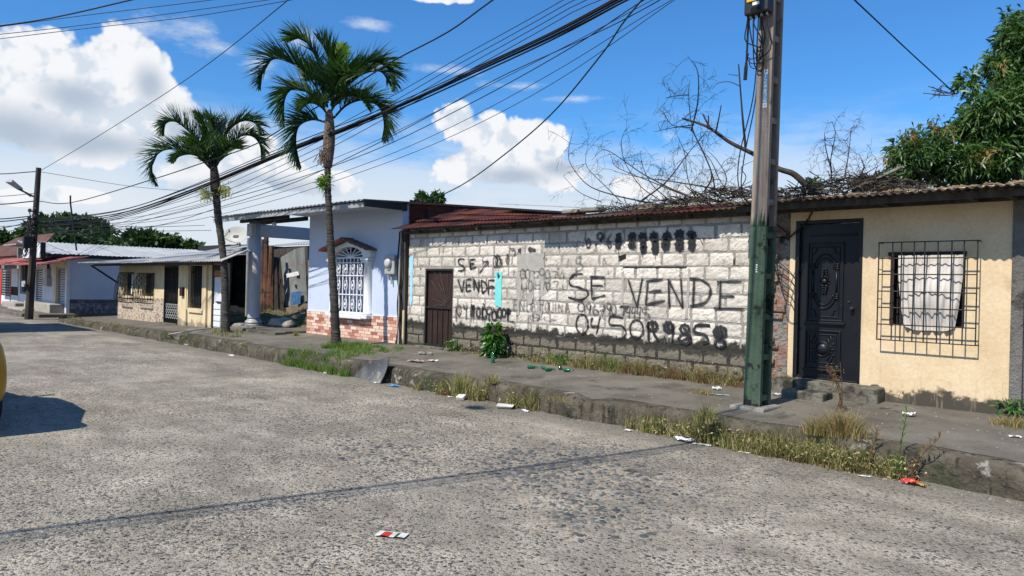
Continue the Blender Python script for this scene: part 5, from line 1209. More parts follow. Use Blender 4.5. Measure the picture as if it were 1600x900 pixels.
    B('cover', 'yellow_box', bx, (c.x - .13, c.x + .08, c.y - .162, c.y - .152, c.z + .05, c.z + .10), (c.x - .12, c.x + .07, c.y - .162, c.y - .152, c.z + .13, c.z + .20)); B('sticker', 'plate_white', bx, (c.x - .06, c.x + .02, c.y - .158, c.y - .151, c.z - .0, c.z + .035))
    for k in range(4): B('vent_slot', 'interior', bx, (c.x - .08, c.x + .04, c.y - .156, c.y - .151, c.z - .025 - .014 * k, c.z - .019 - .014 * k))
    for k in range(8):
        xx = c.x - .15 + .033 * k; l = .16 + .14 * (k % 3); MB().tube(smooth_path([(xx, c.y - .08, c.z - .09), (xx + jit(.02), c.y - .1, c.z - .2), (xx + jit(.05) + .01, c.y - .07, c.z - .2 - l), (c.x - .02 + jit(.05), c.y - .03, c.z - .3 - l)], 10), .0075, 5).build('cable_tail', 'cable', bx)
        MB().lathe((xx, c.y - .08, c.z - .125), [(.012, 0), (.014, .02), (.010, .04)], 8).build('connector', 'foam' if k % 2 else 'black_box', bx)
    for k in range(3): MB().tube([(c.x - .10 + .02 * k + .09 * math.sin(R(a)), c.y - .03, c.z - .48 - .06 * k + .09 * math.cos(R(a))) for a in range(60, 301, 24)], .006, 5).build('cable_loop', 'cable', bx)
    MB().tube(smooth_path([(c.x - .16, c.y - .05, c.z - .06), (c.x - .17, c.y - .05, c.z - .5), (c.x - .19, c.y - .04, c.z - .8)], 8), [.012] * 6 + [.022] * 3, 6).build('cable_tail', 'cable', bx)
    for z in (4.78, 7.3, 7.9): 
        mb = MB(); P = [T(-.05, -.05, z), T(1.05, -.05, z), T(1.05, 1.05, z), T(-.05, 1.05, z), T(-.05, -.05, z)]; mb.tube(P, .012, 4); mb.build('strap', 'chrome', root)
    # two thin cables drooping beside the pole to the roof
    for k in range(2):
        P = [T(-.05, .1, 4.2), T(-.15 - .2 * k, .2, 3.6), T(-.9 - .35 * k, .4, 2.95), T(-1.1 - .1 * k, .6, 2.55), T(-.5 + .3 * k, 1.2, 2.3)]
        MB().tube(smooth_path(P, 20), .007, 5).build('drooping_cable', 'cable', label=['thin cable sagging left off the near pole down to the roof', 'inner thin cable hugging the near pole down to the roof'][k], cat='cable')
    return T
T_ = near_pole()
TOPP = T_(.5, .3, 6.3)

fb = PZ(45, 494, .12); fp = thing('utility_pole', 'dark far utility pole on the street corner with street lamp and cable clutter', 'pole', fb)
ft = PY(60.5, 262, fb.y)
MB().tube([(fb.x, fb.y, .0), fb.lerp(ft, .5), ft], [.145, .11, .085], 10).build('shaft', 'dark_wood', fp)
fpa = lambda t: fb.lerp(ft, t)
zl = fpa(.80)
lm = MB().tube([zl, zl + Vector((-.25, -.5, .28))], .035, 6).build('lamp_arm', 'iron', fp)
la = PY(48, 307, fb.y); lh = PD(30, 294, (fb - EYE).dot(fw) - .5)
arm = MB().tube([(la.x, la.y, la.z), lh], .03, 6).build('lamp_arm', 'meter_grey', fp)
mm = Matrix.Translation(lh) @ (lh - la).normalized().to_track_quat('X', 'Z').to_matrix().to_4x4()
MB().hexa([mm @ Vector(v) for v in ((-.1, -.1, -.04), (.55, -.14, -.06), (.55, .14, -.06), (-.1, .1, -.04))], [mm @ Vector(v) for v in ((-.1, -.06, .06), (.5, -.09, .08), (.5, .09, .08), (-.1, .06, .06))]).build('lamp_head', 'meter_grey', arm, bevel=.02)
for k, t in enumerate((.57, .59, .62, .66, .71, .53)):
    q = fpa(t); mb = MB()
    mb.tube([q + Vector((-.5, -.1, 0)), q + Vector((.5, -.1, .02))], .03, 5); mb.lathe(q + Vector((.42, -.1, 0)), [(.05, 0), (.07, .06), (.04, .12)], 8); mb.lathe(q + Vector((-.42, -.1, 0)), [(.05, 0), (.07, .06), (.04, .12)], 8); mb.build('crossarm', 'iron', fp)
for k in range(14):
    q = fpa(random.uniform(.5, .72)); P = [q + Vector((jit(.2), -.2, 0)), q + Vector((jit(.5), -.25, -.3)), q + Vector((jit(.4), -.2, -.5)), q + Vector((jit(.2), -.2, -.2))]
    MB().tube(smooth_path(P, 10), .02, 4).build('cable_coil', 'cable', fp)
for sx in (.3,): B('splice_box', 'iron', fp, (fpa(.5).x + sx - .12, fpa(.5).x + sx + .12, fb.y - .4, fb.y - .15, fpa(.46).z, fpa(.54).z), bevel=.02)
q = fpa(.22); B('notice', 'meter_grey', fp, (q.x - .3, q.x + .1, q.y - .24, q.y - .2, q.z - .1, q.z + .1)); B('notice', 'meter_grey', fp, (q.x - .05, q.x + .35, q.y - .26, q.y - .245, q.z + .0, q.z + .12))

# ------------------------------------------------------------------ cables
pa, pb = Vector((fb.x, fb.y, 0)), Vector((TOPP.x, 8.55, 0)); dn = (pb - pa).normalized(); nv_ = Vector((dn.y, -dn.x, 0))
def PV(px, py):
    r = ray(px, py); t = (pa - EYE).dot(nv_) / r.dot(nv_); return EYE + r * t
def cab(pts, r_, label, name='overhead_cable', group='cables strung between the two poles', mt='cable', n=40, off=(0, 0, 0)):
    o = MB().tube([q + Vector(off) for q in smooth_path(pts, n)], r_, 5).build(name, mt, label=label, cat='cable')
    if group: o['group'] = group
ends = lambda k: T_(.5, 1.6, 6.5 + .12 * k)
main = [(57, 347), (120, 343), (200, 331), (300, 297), (430, 243), (540, 200), (640, 158), (760, 102), (870, 50), (965, 0), (1090, -70)]
GL_ = 'black cable in the thick bundle sagging between the two poles'
for k in range(9):
    a = k * 2.399; dy = 4 * math.sin(a) * .8 + (k - 4) * 1.0
    pts = [PV(px, py + dy * (.5 + .5 * math.sin(px / 140 + a)) + dy * .35) for px, py in main] + [ends(k % 4) + Vector((0, 0, .0))]
    cab(pts, .0095 if k % 3 else .014, GL_, off=(0, .03 * math.sin(a), 0), n=60)
upper = [(57, 352), (140, 345), (230, 322), (330, 288), (470, 225), (600, 157), (700, 100), (800, 45), (880, 0), (1000, -70)]
for k in range(4):
    pts = [PV(px + 8 * k, py + 6 * k + (0 if px < 300 else 2 * k)) for px, py in upper] + [ends(5 + k * .5)]
    cab(pts, .0065, 'thin cable running just above the thick bundle', off=(0, -.05 * k, 0))
low = [[(57, 356), (240, 335), (400, 292), (560, 232), (700, 165), (860, 85), (1010, 5), (1100, -45)], [(57, 360), (240, 345), (400, 310), (560, 258), (700, 198), (860, 112), (1000, 25), (1050, -5), (1130, -60)], [(57, 362), (240, 352), (400, 318), (560, 266), (700, 210), (860, 125), (1040, 0), (1130, -62)], [(57, 350), (200, 345), (380, 300), (560, 238), (720, 160), (880, 70), (985, 0), (1090, -65)],
       [(57, 358), (150, 360), (240, 350), (330, 322), (440, 285), (560, 228), (650, 180), (760, 118), (880, 62), (975, 15), (1080, -50)]]
for k, pts in enumerate(low): cab([PV(*q) for q in pts] + [ends(-1 - k * .5)], .0055 if k < 3 else .008, 'thin cable hanging below the thick bundle', off=(0, .06 * k, 0))
m_ = PV(110, 317)
cab([PV(59, 314), m_, PV(230, 283), PV(330, 250), PV(400, 225), PV(470, 182), PV(540, 142), PV(615, 95), PV(700, 50), PV(770, 0), PV(900, -90)], .014, 'single twisted cable climbing above both palms to the top edge', group=None)
MB().tube([m_ + Vector((-.02, 0, .25)), m_, m_ + Vector((.45, .1, -1.6))], .03, 4).build('cable_spreader', 'cable', label='slanted dark rod hanging on the cables right of the far pole', cat='rod')
for k, (a, b_) in enumerate((((60, 268), (320, 300)), ((60, 352), (235, 372)), ((60, 355), (230, 380)), ((60, 360), (210, 368)), ((60, 348), (330, 360)), ((62, 345), (320, 352)))):
    p0 = PV(*a); p1 = PY(b_[0], b_[1], 16.); mid = p0.lerp(p1, .5) + Vector((0, 0, -.15)); cab([p0, mid, p1], .012 if k else .009, 'thin wire fanning out to the right from the far pole to houses', group='wires fanning out from the far pole', n=12)
for k, (y0_, y1_, r_) in enumerate(((268, 266, .018), (302, 302, .012), (314, 315, .022), (337, 338, .022), (340, 343, .022), (350, 348, .012), (345, 360, .016), (352, 366, .012))):
    p0 = fpa(0); q0 = PD(56, y0_, (fb - EYE).dot(fw)); q1 = PD(-60, y1_, (fb - EYE).dot(fw) + 3); cab([q0, q0.lerp(q1, .5) + Vector((0, 0, -.12)), q1], r_, 'cable leaving the far pole to the left edge', group='cables going left from the far pole', n=10)
cab([PV(58, 270), PD(150, 215, 24), PD(300, 118, 18), PD(450, 0, 13), PD(560, -100, 11)], .009, 'lone thin wire slanting up from the far pole over the big cloud', group=None)
for k, pts in enumerate((((-60, 48), (70, 30), (205, 0), (330, -30)), ((-60, 50), (110, 27), (345, -2), (470, -22)), ((-60, 60), (140, 38), (418, 0), (520, -16)), ((-60, 68), (130, 45), (300, 26), (455, 0), (540, -16)))):
    cab([PD(x, y, 17 - .8 * i) for i, (x, y) in enumerate(pts)], .016 if k == 0 else .008, ['thickest of the four cables crossing the top left corner', 'upper thin cable crossing the top left corner', 'middle thin cable crossing the top left corner', 'lowest thin cable crossing the top left corner'][k], group=None)
cab([ends(1), PD(1003, 0, 9.4), PD(940, 85, 10.4), PD(860, 180, 11.8), PD(780, 248, 13.4), PD(720, 290, 14.8), PY(660, 318, WALL + .4)], .012, 'dark service cable dropping from the top edge to the rusty roof', group=None, mt='green_cable')
cab([PD(1300, -30, 8.), PD(1335, 0, 8.8), PD(1420, 80, 11), PD(1492, 146, 13.)], .010, 'thin wire running from the top edge into the mango tree', group=None)
cab([T_(.5, -.1, 6.9), Vector((-4.25, 1.9, 6.3)), Vector((-5.6, -4.2, 6.1)), Vector((-6.8, -10, 6.6))], .017, 'thickest cable crossing the street overhead whose shadow lies on the road', group=None)
for k in range(3): cab([T_(.5, -.1, 6.8), Vector((-4.22 + .075 * k, 1.9, 6.26 + .02 * k)), Vector((-5.57 + .08 * k, -4.2, 6.08)), Vector((-6.77 + .05 * k, -10, 6.55))], .013, 'thinner cable strung along the bundle crossing the street', group='thin cables crossing the street')

# ------------------------------------------------------------------ palms
def frond(P, Llen, parent, mt, nleaf, dens=1., wd=.040, seed=0, spread=1.):
    rr = np.random.default_rng(seed)
    P = smooth_path(P, 40); n = len(P)
    pn = (P[n // 2] - P[0]).cross(P[-1] - P[0])
    if pn.length < 1e-3: pn = Vector((0, 1, 0))
    pn.normalize(); out = P[n // 2] - (P[0] + P[-1]) / 2
    MB().tube(P, [.022 * (1 - .85 * i / n) + .003 for i in range(n)], 5).build('rachis', 'grass_green' if mt == 'palm_young' else 'palm_leaf', parent, smooth=True)
    V = []; F = []; T = []
    for i in range(nleaf):
        s = .10 + .90 * (i + rr.random() * .8) / nleaf; k = min(n - 2, int(s * (n - 1))); fr = s * (n - 1) - k
        p = P[k].lerp(P[k + 1], min(1, fr)); t = (P[k + 1] - P[k]).normalized(); nn = pn.cross(t); nn = nn if nn.dot(out) > 0 else -nn
        ll = Llen * (math.sin(math.pi * min(1, (s * .84 + .17))) ** .6) * rr.uniform(.82, 1.08)
        for sd in (-1, 1):
            ang = rr.normal(0, .16)
            d_ = (t * (.62 + .25 * s + ang) + nn * (.85 - .35 * s + rr.normal(0, .18)) * (spread) + pn * sd * (.62 + rr.normal(0, .16))).normalized()
            wv = t.cross(d_); wv = wv.normalized() if wv.length > .05 else pn
            w0 = wd * rr.uniform(.75, 1.15); tone = min(1, max(0, rr.normal(.36, .20)))
            b0 = len(V); q = p.copy(); dr = d_.copy()
            sag = rr.uniform(.06, .34)
            for j in range(5):
                u = j / 4; ww = w0 * (.55 + .9 * u if u < .3 else 1.0 - (u - .3) / .7 * .97) * .5
                V.append(q + wv * ww); V.append(q - wv * ww); T += [tone, tone]
                dr = (dr + Vector((0, 0, -sag * .42))).normalized(); q = q + dr * ll / 4
            for j in range(4): F.append((b0 + 2 * j, b0 + 2 * j + 1, b0 + 2 * j + 3, b0 + 2 * j + 2))
    o = npmesh('frond', np.array([tuple(v) for v in V]), np.array(F), mt, np.array(T), parent)
    return o
def palm(trunk, base, depth0, fronds, label, L_, extra):
    t0 = Vector(base)
    root = thing('palm_tree', label, 'palm tree', t0)
    dpt = (t0 - EYE).dot(fw)
    P = [PD(px, py, dpt) for px, py, r_ in trunk]; P[0].z = base[2] - .05
    trunk = [(a, b_, c * .88) for a, b_, c in trunk]; sp = smooth_path(P, 46); rs = []
    for i in range(len(sp)):
        u = i / 46 * (len(trunk) - 1); k = min(int(u), len(trunk) - 2); rs.append(trunk[k][2] + (trunk[k + 1][2] - trunk[k][2]) * (u - k) + .006 * math.sin(i * 2.4))
    MB().tube(sp, rs, 14).build('trunk', 'palm_bark', root, smooth=True)
    rng_ = MB()
    for i in range(2, 44):
        q = sp[i]; rng_.lathe(q + Vector((0, 0, -.012)), [(rs[i] * .98, 0), (rs[i] * 1.06, .012), (rs[i] * .98, .03)], 12)
    rng_.build('trunk_rings', 'palm_bark', root, smooth=True)
    for i, f in enumerate(fronds):
        pts, dz_, mt, nl, ll = f
        Q = []
        for j, (px, py) in enumerate(pts):
            u = j / (len(pts) - 1); Q.append(PD(px, py, dpt + dz_ * u ** 1.2))
        frond(Q, ll or L_, root, mt or 'palm_leaf', int((nl or 78) * 1.45), seed=i + len(label))
    extra(root, dpt)
    return root
pA = PZ(525, 543, zs(-13.3, 8.2)); 
z5 = lambda L5: [(380 + x / 3.4615, 40 + y / 3.4615) for x, y in L5]
FA = [
 (z5([(450, 470), (400, 400), (330, 352), (262, 345), (222, 410), (222, 560)]), -.5, None, None, None),
 (z5([(455, 430), (350, 270), (265, 205), (165, 180), (105, 250), (85, 345)]), .5, None, None, None),
 (z5([(458, 420), (420, 250), (372, 130), (315, 72), (255, 80)]), -.6, None, None, None),
 (z5([(462, 400), (470, 260), (455, 160), (400, 60)]), .5, None, 50, None),
 (z5([(468, 400), (500, 260), (520, 170), (545, 95)]), .9, 'palm_young', 60, .40),
 (z5([(478, 440), (540, 330), (620, 235), (710, 195), (790, 245), (805, 360)]), -.3, None, None, None),
 (z5([(480, 450), (560, 330), (650, 262), (745, 250), (800, 330)]), .8, None, None, None),
 (z5([(488, 500), (560, 430), (650, 402), (735, 440), (762, 530), (750, 620)]), .3, None, None, None),
 (z5([(440, 520), (370, 508), (300, 545), (285, 640), (312, 770)]), .2, None, None, None),
 (z5([(470, 470), (520, 400), (580, 380), (640, 400), (690, 470)]), -1.2, None, 60, .42),
 (z5([(450, 470), (410, 430), (350, 420), (300, 470)]), -1.1, None, 55, .42),
 (z5([(455, 440), (430, 330), (395, 290), (330, 300)]), 1.2, None, 60, None),
 (z5([(475, 430), (500, 320), (540, 270), (600, 260)]), -1.3, None, 60, None),
]
def exA(root, dpt):
    P = [PD(512, 262, dpt), PD(512.5, 245, dpt), PD(514, 225, dpt), PD(515, 200, dpt), PD(514, 172, dpt)]
    MB().tube(smooth_path(P, 16), [.085 + .05 * math.sin(i / 16 * 2.6) - .045 * (i / 16) ** 2 for i in range(17)], 14).build('crownshaft', 'fibre', root, smooth=True)
    mb = MB(); rr = random.Random(2)
    for k in range(120):
        a = PD(506 + rr.gauss(0, 4), 240 + rr.gauss(0, 5), dpt + jit(.15)); mb.tube([a, a + Vector((rr.gauss(0, .06), rr.gauss(0, .06), -rr.uniform(.05, .2)))], .006, 3)
    mb.build('dry_flower_stalks', 'fibre', root)
    n = 150; base = np.array([tuple(PD(508 + rng.normal(0, 2.5), 287 + rng.normal(0, 4), dpt + rng.normal(0, .06))) for _ in range(n)])
    V, F, T = leaves(base, rng.normal(0, 1, (n, 3)) + np.array([-.2, -.1, .7]), rng.normal(0, 1, (n, 3)), rng.uniform(.12, .24, n), rng.uniform(.025, .05, n), rng.uniform(.3, .95, n))
    npmesh('air_plant', V, F, 'bush_leaf', T, root)
palm([(525.5, 543, .125), (524, 510, .105), (521, 450, .095), (517, 385, .085), (514, 330, .078), (512, 290, .075), (512, 250, .07)], tuple(pA), 0, FA, 'taller palm tree with curved dark fronds in front of the pale blue house', .72, exA)
pB = PZ(353, 520, zs(-18, 8))
z4 = lambda L4: [(230 + x / 5.625, 170 + y / 5.625) for x, y in L4]
FB = [
 (z4([(560, 530), (440, 415), (300, 362), (150, 362), (60, 440), (45, 560), (92, 680)]), .3, None, None, None),
 (z4([(570, 510), (480, 340), (370, 205), (255, 115), (165, 130), (145, 230)]), -.4, None, None, None),
 (z4([(580, 500), (545, 300), (505, 150), (450, 60)]), .6, None, 60, None),
 (z4([(590, 500), (600, 280), (585, 160), (560, 80)]), -.5, None, 60, None),
 (z4([(598, 510), (655, 300), (735, 170), (840, 105), (950, 130), (985, 230)]), -.3, None, None, None),
 (z4([(600, 520), (700, 350), (800, 250), (915, 238), (990, 320), (1002, 470)]), .3, None, None, None),
 (z4([(570, 520), (500, 430), (420, 350), (320, 285), (270, 290)]), .9, 'palm_pale', 60, .40),
 (z4([(575, 520), (520, 380), (470, 320), (400, 320)]), -1.2, None, 60, None),
 (z4([(600, 520), (660, 400), (720, 350), (800, 350)]), -1.2, None, 60, None),
 (z4([(600, 520), (620, 400), (650, 250), (700, 110)]), .8, None, 60, None),
 (z4([(560, 530), (470, 430), (380, 400), (280, 420), (230, 480)]), -1.0, None, 60, .45),
]
def exB(root, dpt):
    P = [PD(337, 300, dpt), PD(336, 280, dpt), PD(333.5, 256, dpt)]
    MB().tube(smooth_path(P, 8), [.12, .125, .125, .12, .115, .11, .10, .09, .075], 12).build('crownshaft', 'palm_bark', root, smooth=True)
    for (cx1, cy1, ton) in ((322, 303, 1), (350, 298, .2)):
        n = 420; base = np.array([tuple(PD(cx1 + rng.normal(0, 5.5), cy1 + rng.normal(0, 4.5), dpt + rng.normal(0, .12))) for _ in range(n)])
        V, F, T = leaves(base, rng.normal(0, 1, (n, 3)), rng.normal(0, 1, (n, 3)), rng.uniform(.05, .11, n), rng.uniform(.015, .03, n), np.clip(rng.normal(.35 + .4 * ton, .25, n), 0, 1))
        npmesh('flower_cluster', V, F, 'yellow_flower', T, root)
palm([(353, 521, .13), (352, 480, .105), (351, 430, .10), (347, 385, .095), (341, 340, .10), (337.5, 300, .105), (335, 275, .10)], tuple(pB), 0, FB, 'shorter palm tree with leaning trunk and pale flower clusters beside the porch', .66, exB)

# ------------------------------------------------------------------ leafy trees
def crown(lobes, depth, nclump, mt, parent, leaf=(.12, .2), per=14, wid=.035, flat=.8, seed=1, tone0=.45, droop=.35, name='crown', shell=.55):
    r2 = np.random.default_rng(seed); B0 = []; D0_ = []; TT = []
    tot = sum(l[2] * l[3] for l in lobes)
    for (px, py, rx, ry, dd_) in lobes:
        c = np.array(tuple(PD(px, py, depth + dd_))); s = (depth + dd_) / FPX; a, b_ = rx * s, ry * s
        n = max(3, int(nclump * rx * ry / tot))
        v = nrm(r2.normal(0, 1, (n, 3))); rad = r2.uniform(shell, 1.03, n)[:, None]
        p_ = c + v * rad * np.array([a, a * flat, b_]); 
        lt = r2.normal(0, .12, n)
        B0.append(p_); D0_.append(v); TT.append(lt)
    B0 = np.concatenate(B0); D0_ = np.concatenate(D0_); TT = np.concatenate(TT); n = len(B0)
    base = np.repeat(B0, per, 0) + r2.normal(0, leaf[0] * .35, (n * per, 3)); dd = nrm(r2.normal(0, 1, (n * per, 3)) + np.repeat(D0_, per, 0) * .8 + np.array([0, 0, .15]))
    ln = r2.uniform(leaf[0], leaf[1], n * per); tone = np.clip(tone0 + np.repeat(TT, per) + r2.normal(0, .14, n * per), 0, 1)
    V, F, T = leaves(base, dd, r2.normal(0, 1, (n * per, 3)), ln, ln * wid / .2 + r2.uniform(0, .01, n * per), tone, droop)
    return npmesh(name, V, F, mt, T, parent)
mt_c = PD(1560, 300, 13.5)
mg = thing('mango_tree', 'large dark green mango tree behind the yellow house roof at the right', 'tree', (mt_c.x, mt_c.y, 0))
lob = [(1420, 236, 36, 26, -.3), (1455, 222, 38, 32, .2), (1440, 262, 34, 24, .4), (1512, 196, 34, 30, .2), (1515, 132, 22, 18, .5), (1550, 175, 44, 46, -.2), (1565, 110, 36, 42, .3), (1590, 60, 34, 36, .2), (1620, 100, 60, 70, .5), (1600, 160, 60, 50, -.3), (1490, 255, 60, 32, .1), (1560, 235, 70, 50, 0), (1640, 220, 80, 70, .5), (1530, 280, 70, 25, .8), (1400, 276, 22, 14, .6), (1680, 60, 70, 60, .8), (1580, 30, 22, 16, .3)]
lob = [(a, b_, c * .88, e * .88, f) for a, b_, c, e, f in lob]
crown(lob, 13., 1800, 'mango_leaf', mg, leaf=(.12, .22), per=13, wid=.042, seed=5, droop=.3, shell=.35)
crown([(1411, 210, 7, 7, -.8), (1463, 196, 10, 14, -.7), (1481, 200, 5, 8, -.7), (1386, 247, 3, 7, -.7), (1545, 243, 20, 8, -.8), (1430, 215, 6, 5, -.7), (1560, 100, 8, 8, -.3)], 13., 26, 'mango_old', mg, leaf=(.10, .16), per=6, wid=.035, seed=6, droop=.6, name='young_leaves', shell=.1)
tk = MB(); tb = Vector((mt_c.x + .6, mt_c.y + .3, 0)); tk.tube([tb, tb + Vector((0, 0, 1.6)), tb + Vector((-.2, .1, 2.6))], [.34, .27, .24], 10); tk.build('trunk', 'bark', mg, smooth=True)
fk = tb + Vector((-.2, .1, 2.5))
for (px, py, dd_) in ((1440, 240, .2), (1500, 195, .2), (1550, 130, .1), (1590, 70, .3), (1560, 220, -.2), (1630, 110, .4), (1480, 265, .4), (1410, 250, 0), (1600, 180, -.3)):
    e = PD(px, py, 13 + dd_); mid = fk.lerp(e, .5) + Vector((jit(.2), jit(.2), .2)); MB().tube(smooth_path([fk, mid, e], 8), [.13 - .012 * i for i in range(9)], 6).build('limb', 'bark', mg)
mb = MB(); q = PD(1492, 146, 13.)
for k in range(9): mb.tube(smooth_path([PD(1490 + k, 146, 13), PD(1478 + jit(10), 140 + jit(10), 13), PD(1455 + jit(14), 146 + jit(14), 13)], 5), .008, 3)
mb.build('bare_twigs', 'twig', mg)
def ftree(name, label, lobes, depth, ncl, leaf, base_px, seed, tone0=.4, per=10, grp=None):
    c = PD(base_px, 440, depth); r_ = thing(name, label, 'tree', (c.x, c.y, 0), grp)
    crown(lobes, depth, ncl, 'far_leaf', r_, leaf=leaf, per=per, wid=.09, seed=seed, tone0=tone0, droop=.1)
    MB().tube([(c.x, c.y, 0), (c.x, c.y, c.z + .5), tuple(PD(lobes[0][0], lobes[0][1], depth))], [.4, .3, .12], 8).build('trunk', 'bark', r_)
    for l in lobes[1:5]: MB().tube([(c.x, c.y, c.z * .8), tuple(PD(l[0], l[1], depth + l[4]))], [.18, .05], 5).build('limb', 'bark', r_)
    return r_
ftree('broad_tree', 'broad domed dark green tree behind the far pole and corner house', [(98, 358, 46, 20, 0), (132, 370, 44, 28, 1), (62, 370, 32, 22, 0), (155, 385, 26, 20, -1), (95, 385, 60, 24, -2), (48, 385, 22, 15, 0), (120, 395, 70, 14, 0)], 86, 1500, (.55, 1.05), 105, 21, .42)
ftree('background_tree', 'low green tree peeping over the brown tiled roof at the far left', [(8, 382, 20, 12, 0), (26, 380, 13, 10, 0), (0, 376, 12, 10, 0), (34, 388, 10, 8, 0)], 92, 300, (.55, 1.05), 15, 22, .5)
ftree('background_tree', 'dark layered tree in the middle distance between corner house and palms', [(228, 377, 26, 13, 0), (246, 384, 30, 14, 0), (206, 368, 9, 6, 0), (268, 384, 16, 11, 0), (226, 390, 36, 12, 0), (210, 380, 16, 12, 0)], 42, 620, (.25, .5), 235, 23, .34)
ftree('background_tree', 'lighter green small tree left of the dark layered tree', [(188, 387, 16, 9, 0), (180, 385, 10, 8, 0), (196, 382, 6, 5, 0)], 47, 200, (.25, .5), 187, 24, .62)
ftree('background_tree', 'small distant tree just left of the smaller palm trunk', [(298, 386, 9, 4, 0), (302, 391, 14, 6, 0), (290, 392, 12, 5, 0)], 45, 130, (.25, .5), 298, 25, .5)
ftree('background_tree', 'sprig of foliage behind the rusty roof near the blue house', [(658, 310, 5, 4, 0), (684, 309, 7, 4, 0), (672, 316, 14, 5, 0)], 24, 60, (.15, .28), 670, 26, .6)
ftree('background_tree', 'low leafy treetop behind the branch pile left of the mango tree', [(1380, 285, 14, 8, 0), (1350, 290, 10, 5, 0), (1268, 290, 8, 4, 0)], 16, 90, (.12, .22), 1380, 27, .55)

# ------------------------------------------------------------------ dead branches on the roof
def wig(a, b_, k, n): 
    out = []; l = (b_ - a).length
    for i in range(n + 1):
        t = i / n; out.append(a.lerp(b_, t) + Vector((random.gauss(0, k), random.gauss(0, k), random.gauss(0, k))) * l * (.12 if 0 < i < n else 0))
    return out
db = thing('dead_branch', 'long bare dead branch sticking up over the roof behind the pole', 'branch', tuple(PY(1262, 292, 10.2)))
def limb(pts, Y0, Y1, r0, r1, parent, name='limb'):
    n = len(pts); P = [PY(x, y, Y0 + (Y1 - Y0) * i / (n - 1)) for i, (x, y) in enumerate(pts)]; S = smooth_path(P, 6 * n)
    MB().tube(S, [r0 + (r1 - r0) * i / (len(S) - 1) for i in range(len(S))], 6).build(name, 'twig', parent, smooth=True); return S
limb([(1262, 292), (1240, 272), (1215, 263), (1180, 242), (1140, 222), (1105, 198), (1066, 185)], 10.2, 9.6, .050, .016, db)
limb([(1110, 201), (1103, 188), (1098, 178)], 9.6, 9.6, .018, .010, db); limb([(1107, 196), (1107, 180)], 9.6, 9.6, .014, .008, db)
limb([(1118, 208), (1122, 190), (1127, 164)], 9.7, 9.5, .014, .007, db); limb([(1165, 230), (1160, 180), (1154, 100)], 9.7, 9.4, .020, .009, db)
limb([(1157, 135), (1140, 128), (1122, 130), (1112, 140)], 9.5, 9.3, .007, .003, db); limb([(1153, 118), (1138, 116)], 9.4, 9.4, .006, .003, db)
def spray_twigs(src, nside, ln, r_, parent, seed, name='twigs', up=.3):
    mb = MB(); rr = random.Random(seed)
    for _ in range(nside):
        q = src[rr.randrange(len(src))]; d_ = Vector((rr.gauss(0, 1), rr.gauss(0, .7), rr.gauss(up, .8))).normalized(); l = ln * rr.uniform(.4, 1.2); P = [q]
        for j in range(5):
            d_ = (d_ + Vector((rr.gauss(0, .22), rr.gauss(0, .22), rr.gauss(-.08, .18)))).normalized(); P.append(P[-1] + d_ * l / 5)
        mb.tube(P, [r_ * (1 - .14 * j) for j in range(6)], 3, cap=False)
        for j in range(2, 6):
            for _k in range(2):
                d2 = (d_ + Vector((rr.gauss(0, .9), rr.gauss(0, .6), rr.gauss(0, .9)))).normalized() * l * .22; mb.tube([P[j], P[j] + d2, P[j] + d2 * 1.5 + Vector((0, 0, -.02))], r_ * .5, 3, cap=False)
    mb.build(name, 'twig', parent)
bp = thing('brush_branch', 'thin twiggy dead branches arching off the roof over the graffiti wall', 'branches', tuple(PY(1100, 318, 9.8)))
curves = [[(1110, 318), (1060, 300), (1010, 275), (980, 255), (955, 238), (940, 235), (925, 250)], [(1140, 318), (1080, 308), (1020, 285), (965, 262), (955, 245)], [(1150, 300), (1090, 290), (1040, 282), (1000, 277), (960, 268)], [(1020, 318), (960, 305), (920, 290), (895, 262), (888, 240), (896, 202)],
 [(1100, 300), (1112, 275), (1100, 240), (1082, 200), (1076, 150), (1078, 125)], [(1080, 205), (1090, 160), (1090, 112), (1074, 87)], [(1118, 305), (1112, 270), (1092, 225), (1068, 178)], [(1000, 315), (1040, 285), (1075, 240), (1105, 205)], [(1082, 200), (1050, 195), (1035, 172)], [(1085, 195), (1050, 200), (1022, 206)], [(1076, 148), (1055, 150), (1040, 153)], [(1030, 312), (1000, 290), (975, 250), (972, 215), (985, 195)],
 [(970, 315), (945, 290), (918, 262), (915, 240)], [(1160, 310), (1130, 290), (1110, 250), (1090, 230)], [(1175, 290), (1140, 300), (1100, 312), (1060, 316)], [(1050, 316), (1020, 290), (1005, 262), (1000, 236)], [(1140, 316), (1165, 280), (1158, 262), (1180, 250)], [(940, 316), (905, 300), (880, 275)], [(1090, 318), (1075, 280), (1070, 240), (1060, 215)], [(1120, 318), (1135, 280), (1120, 250), (1105, 235)]]
allp = []
for k, c in enumerate(curves):
    S = limb(c, 9.9, 9.5 + .5 * ((k * 7) % 5) / 5 - .2, .013 if k < 8 else .009, .003, bp, 'branchlet'); allp += S[4:]
spray_twigs(allp, 120, .50, .0042, bp, 3)
bp2 = thing('brush_branch', 'upright bare twigs on the yellow house roof left of the mango tree', 'branches', tuple(PY(1330, 280, 10)))
allp = []
for c in ([(1300, 285), (1298, 250), (1305, 210), (1300, 190)], [(1318, 285), (1326, 240), (1330, 200)], [(1300, 270), (1290, 230), (1288, 208)], [(1265, 268), (1285, 280), (1300, 287)], [(1340, 285), (1350, 262), (1346, 250)], [(1330, 285), (1358, 268), (1375, 258)]):
    S = limb(c, 10, 9.8, .009, .003, bp2, 'branchlet'); allp += S[3:]
spray_twigs(allp, 55, .35, .0035, bp2, 8)
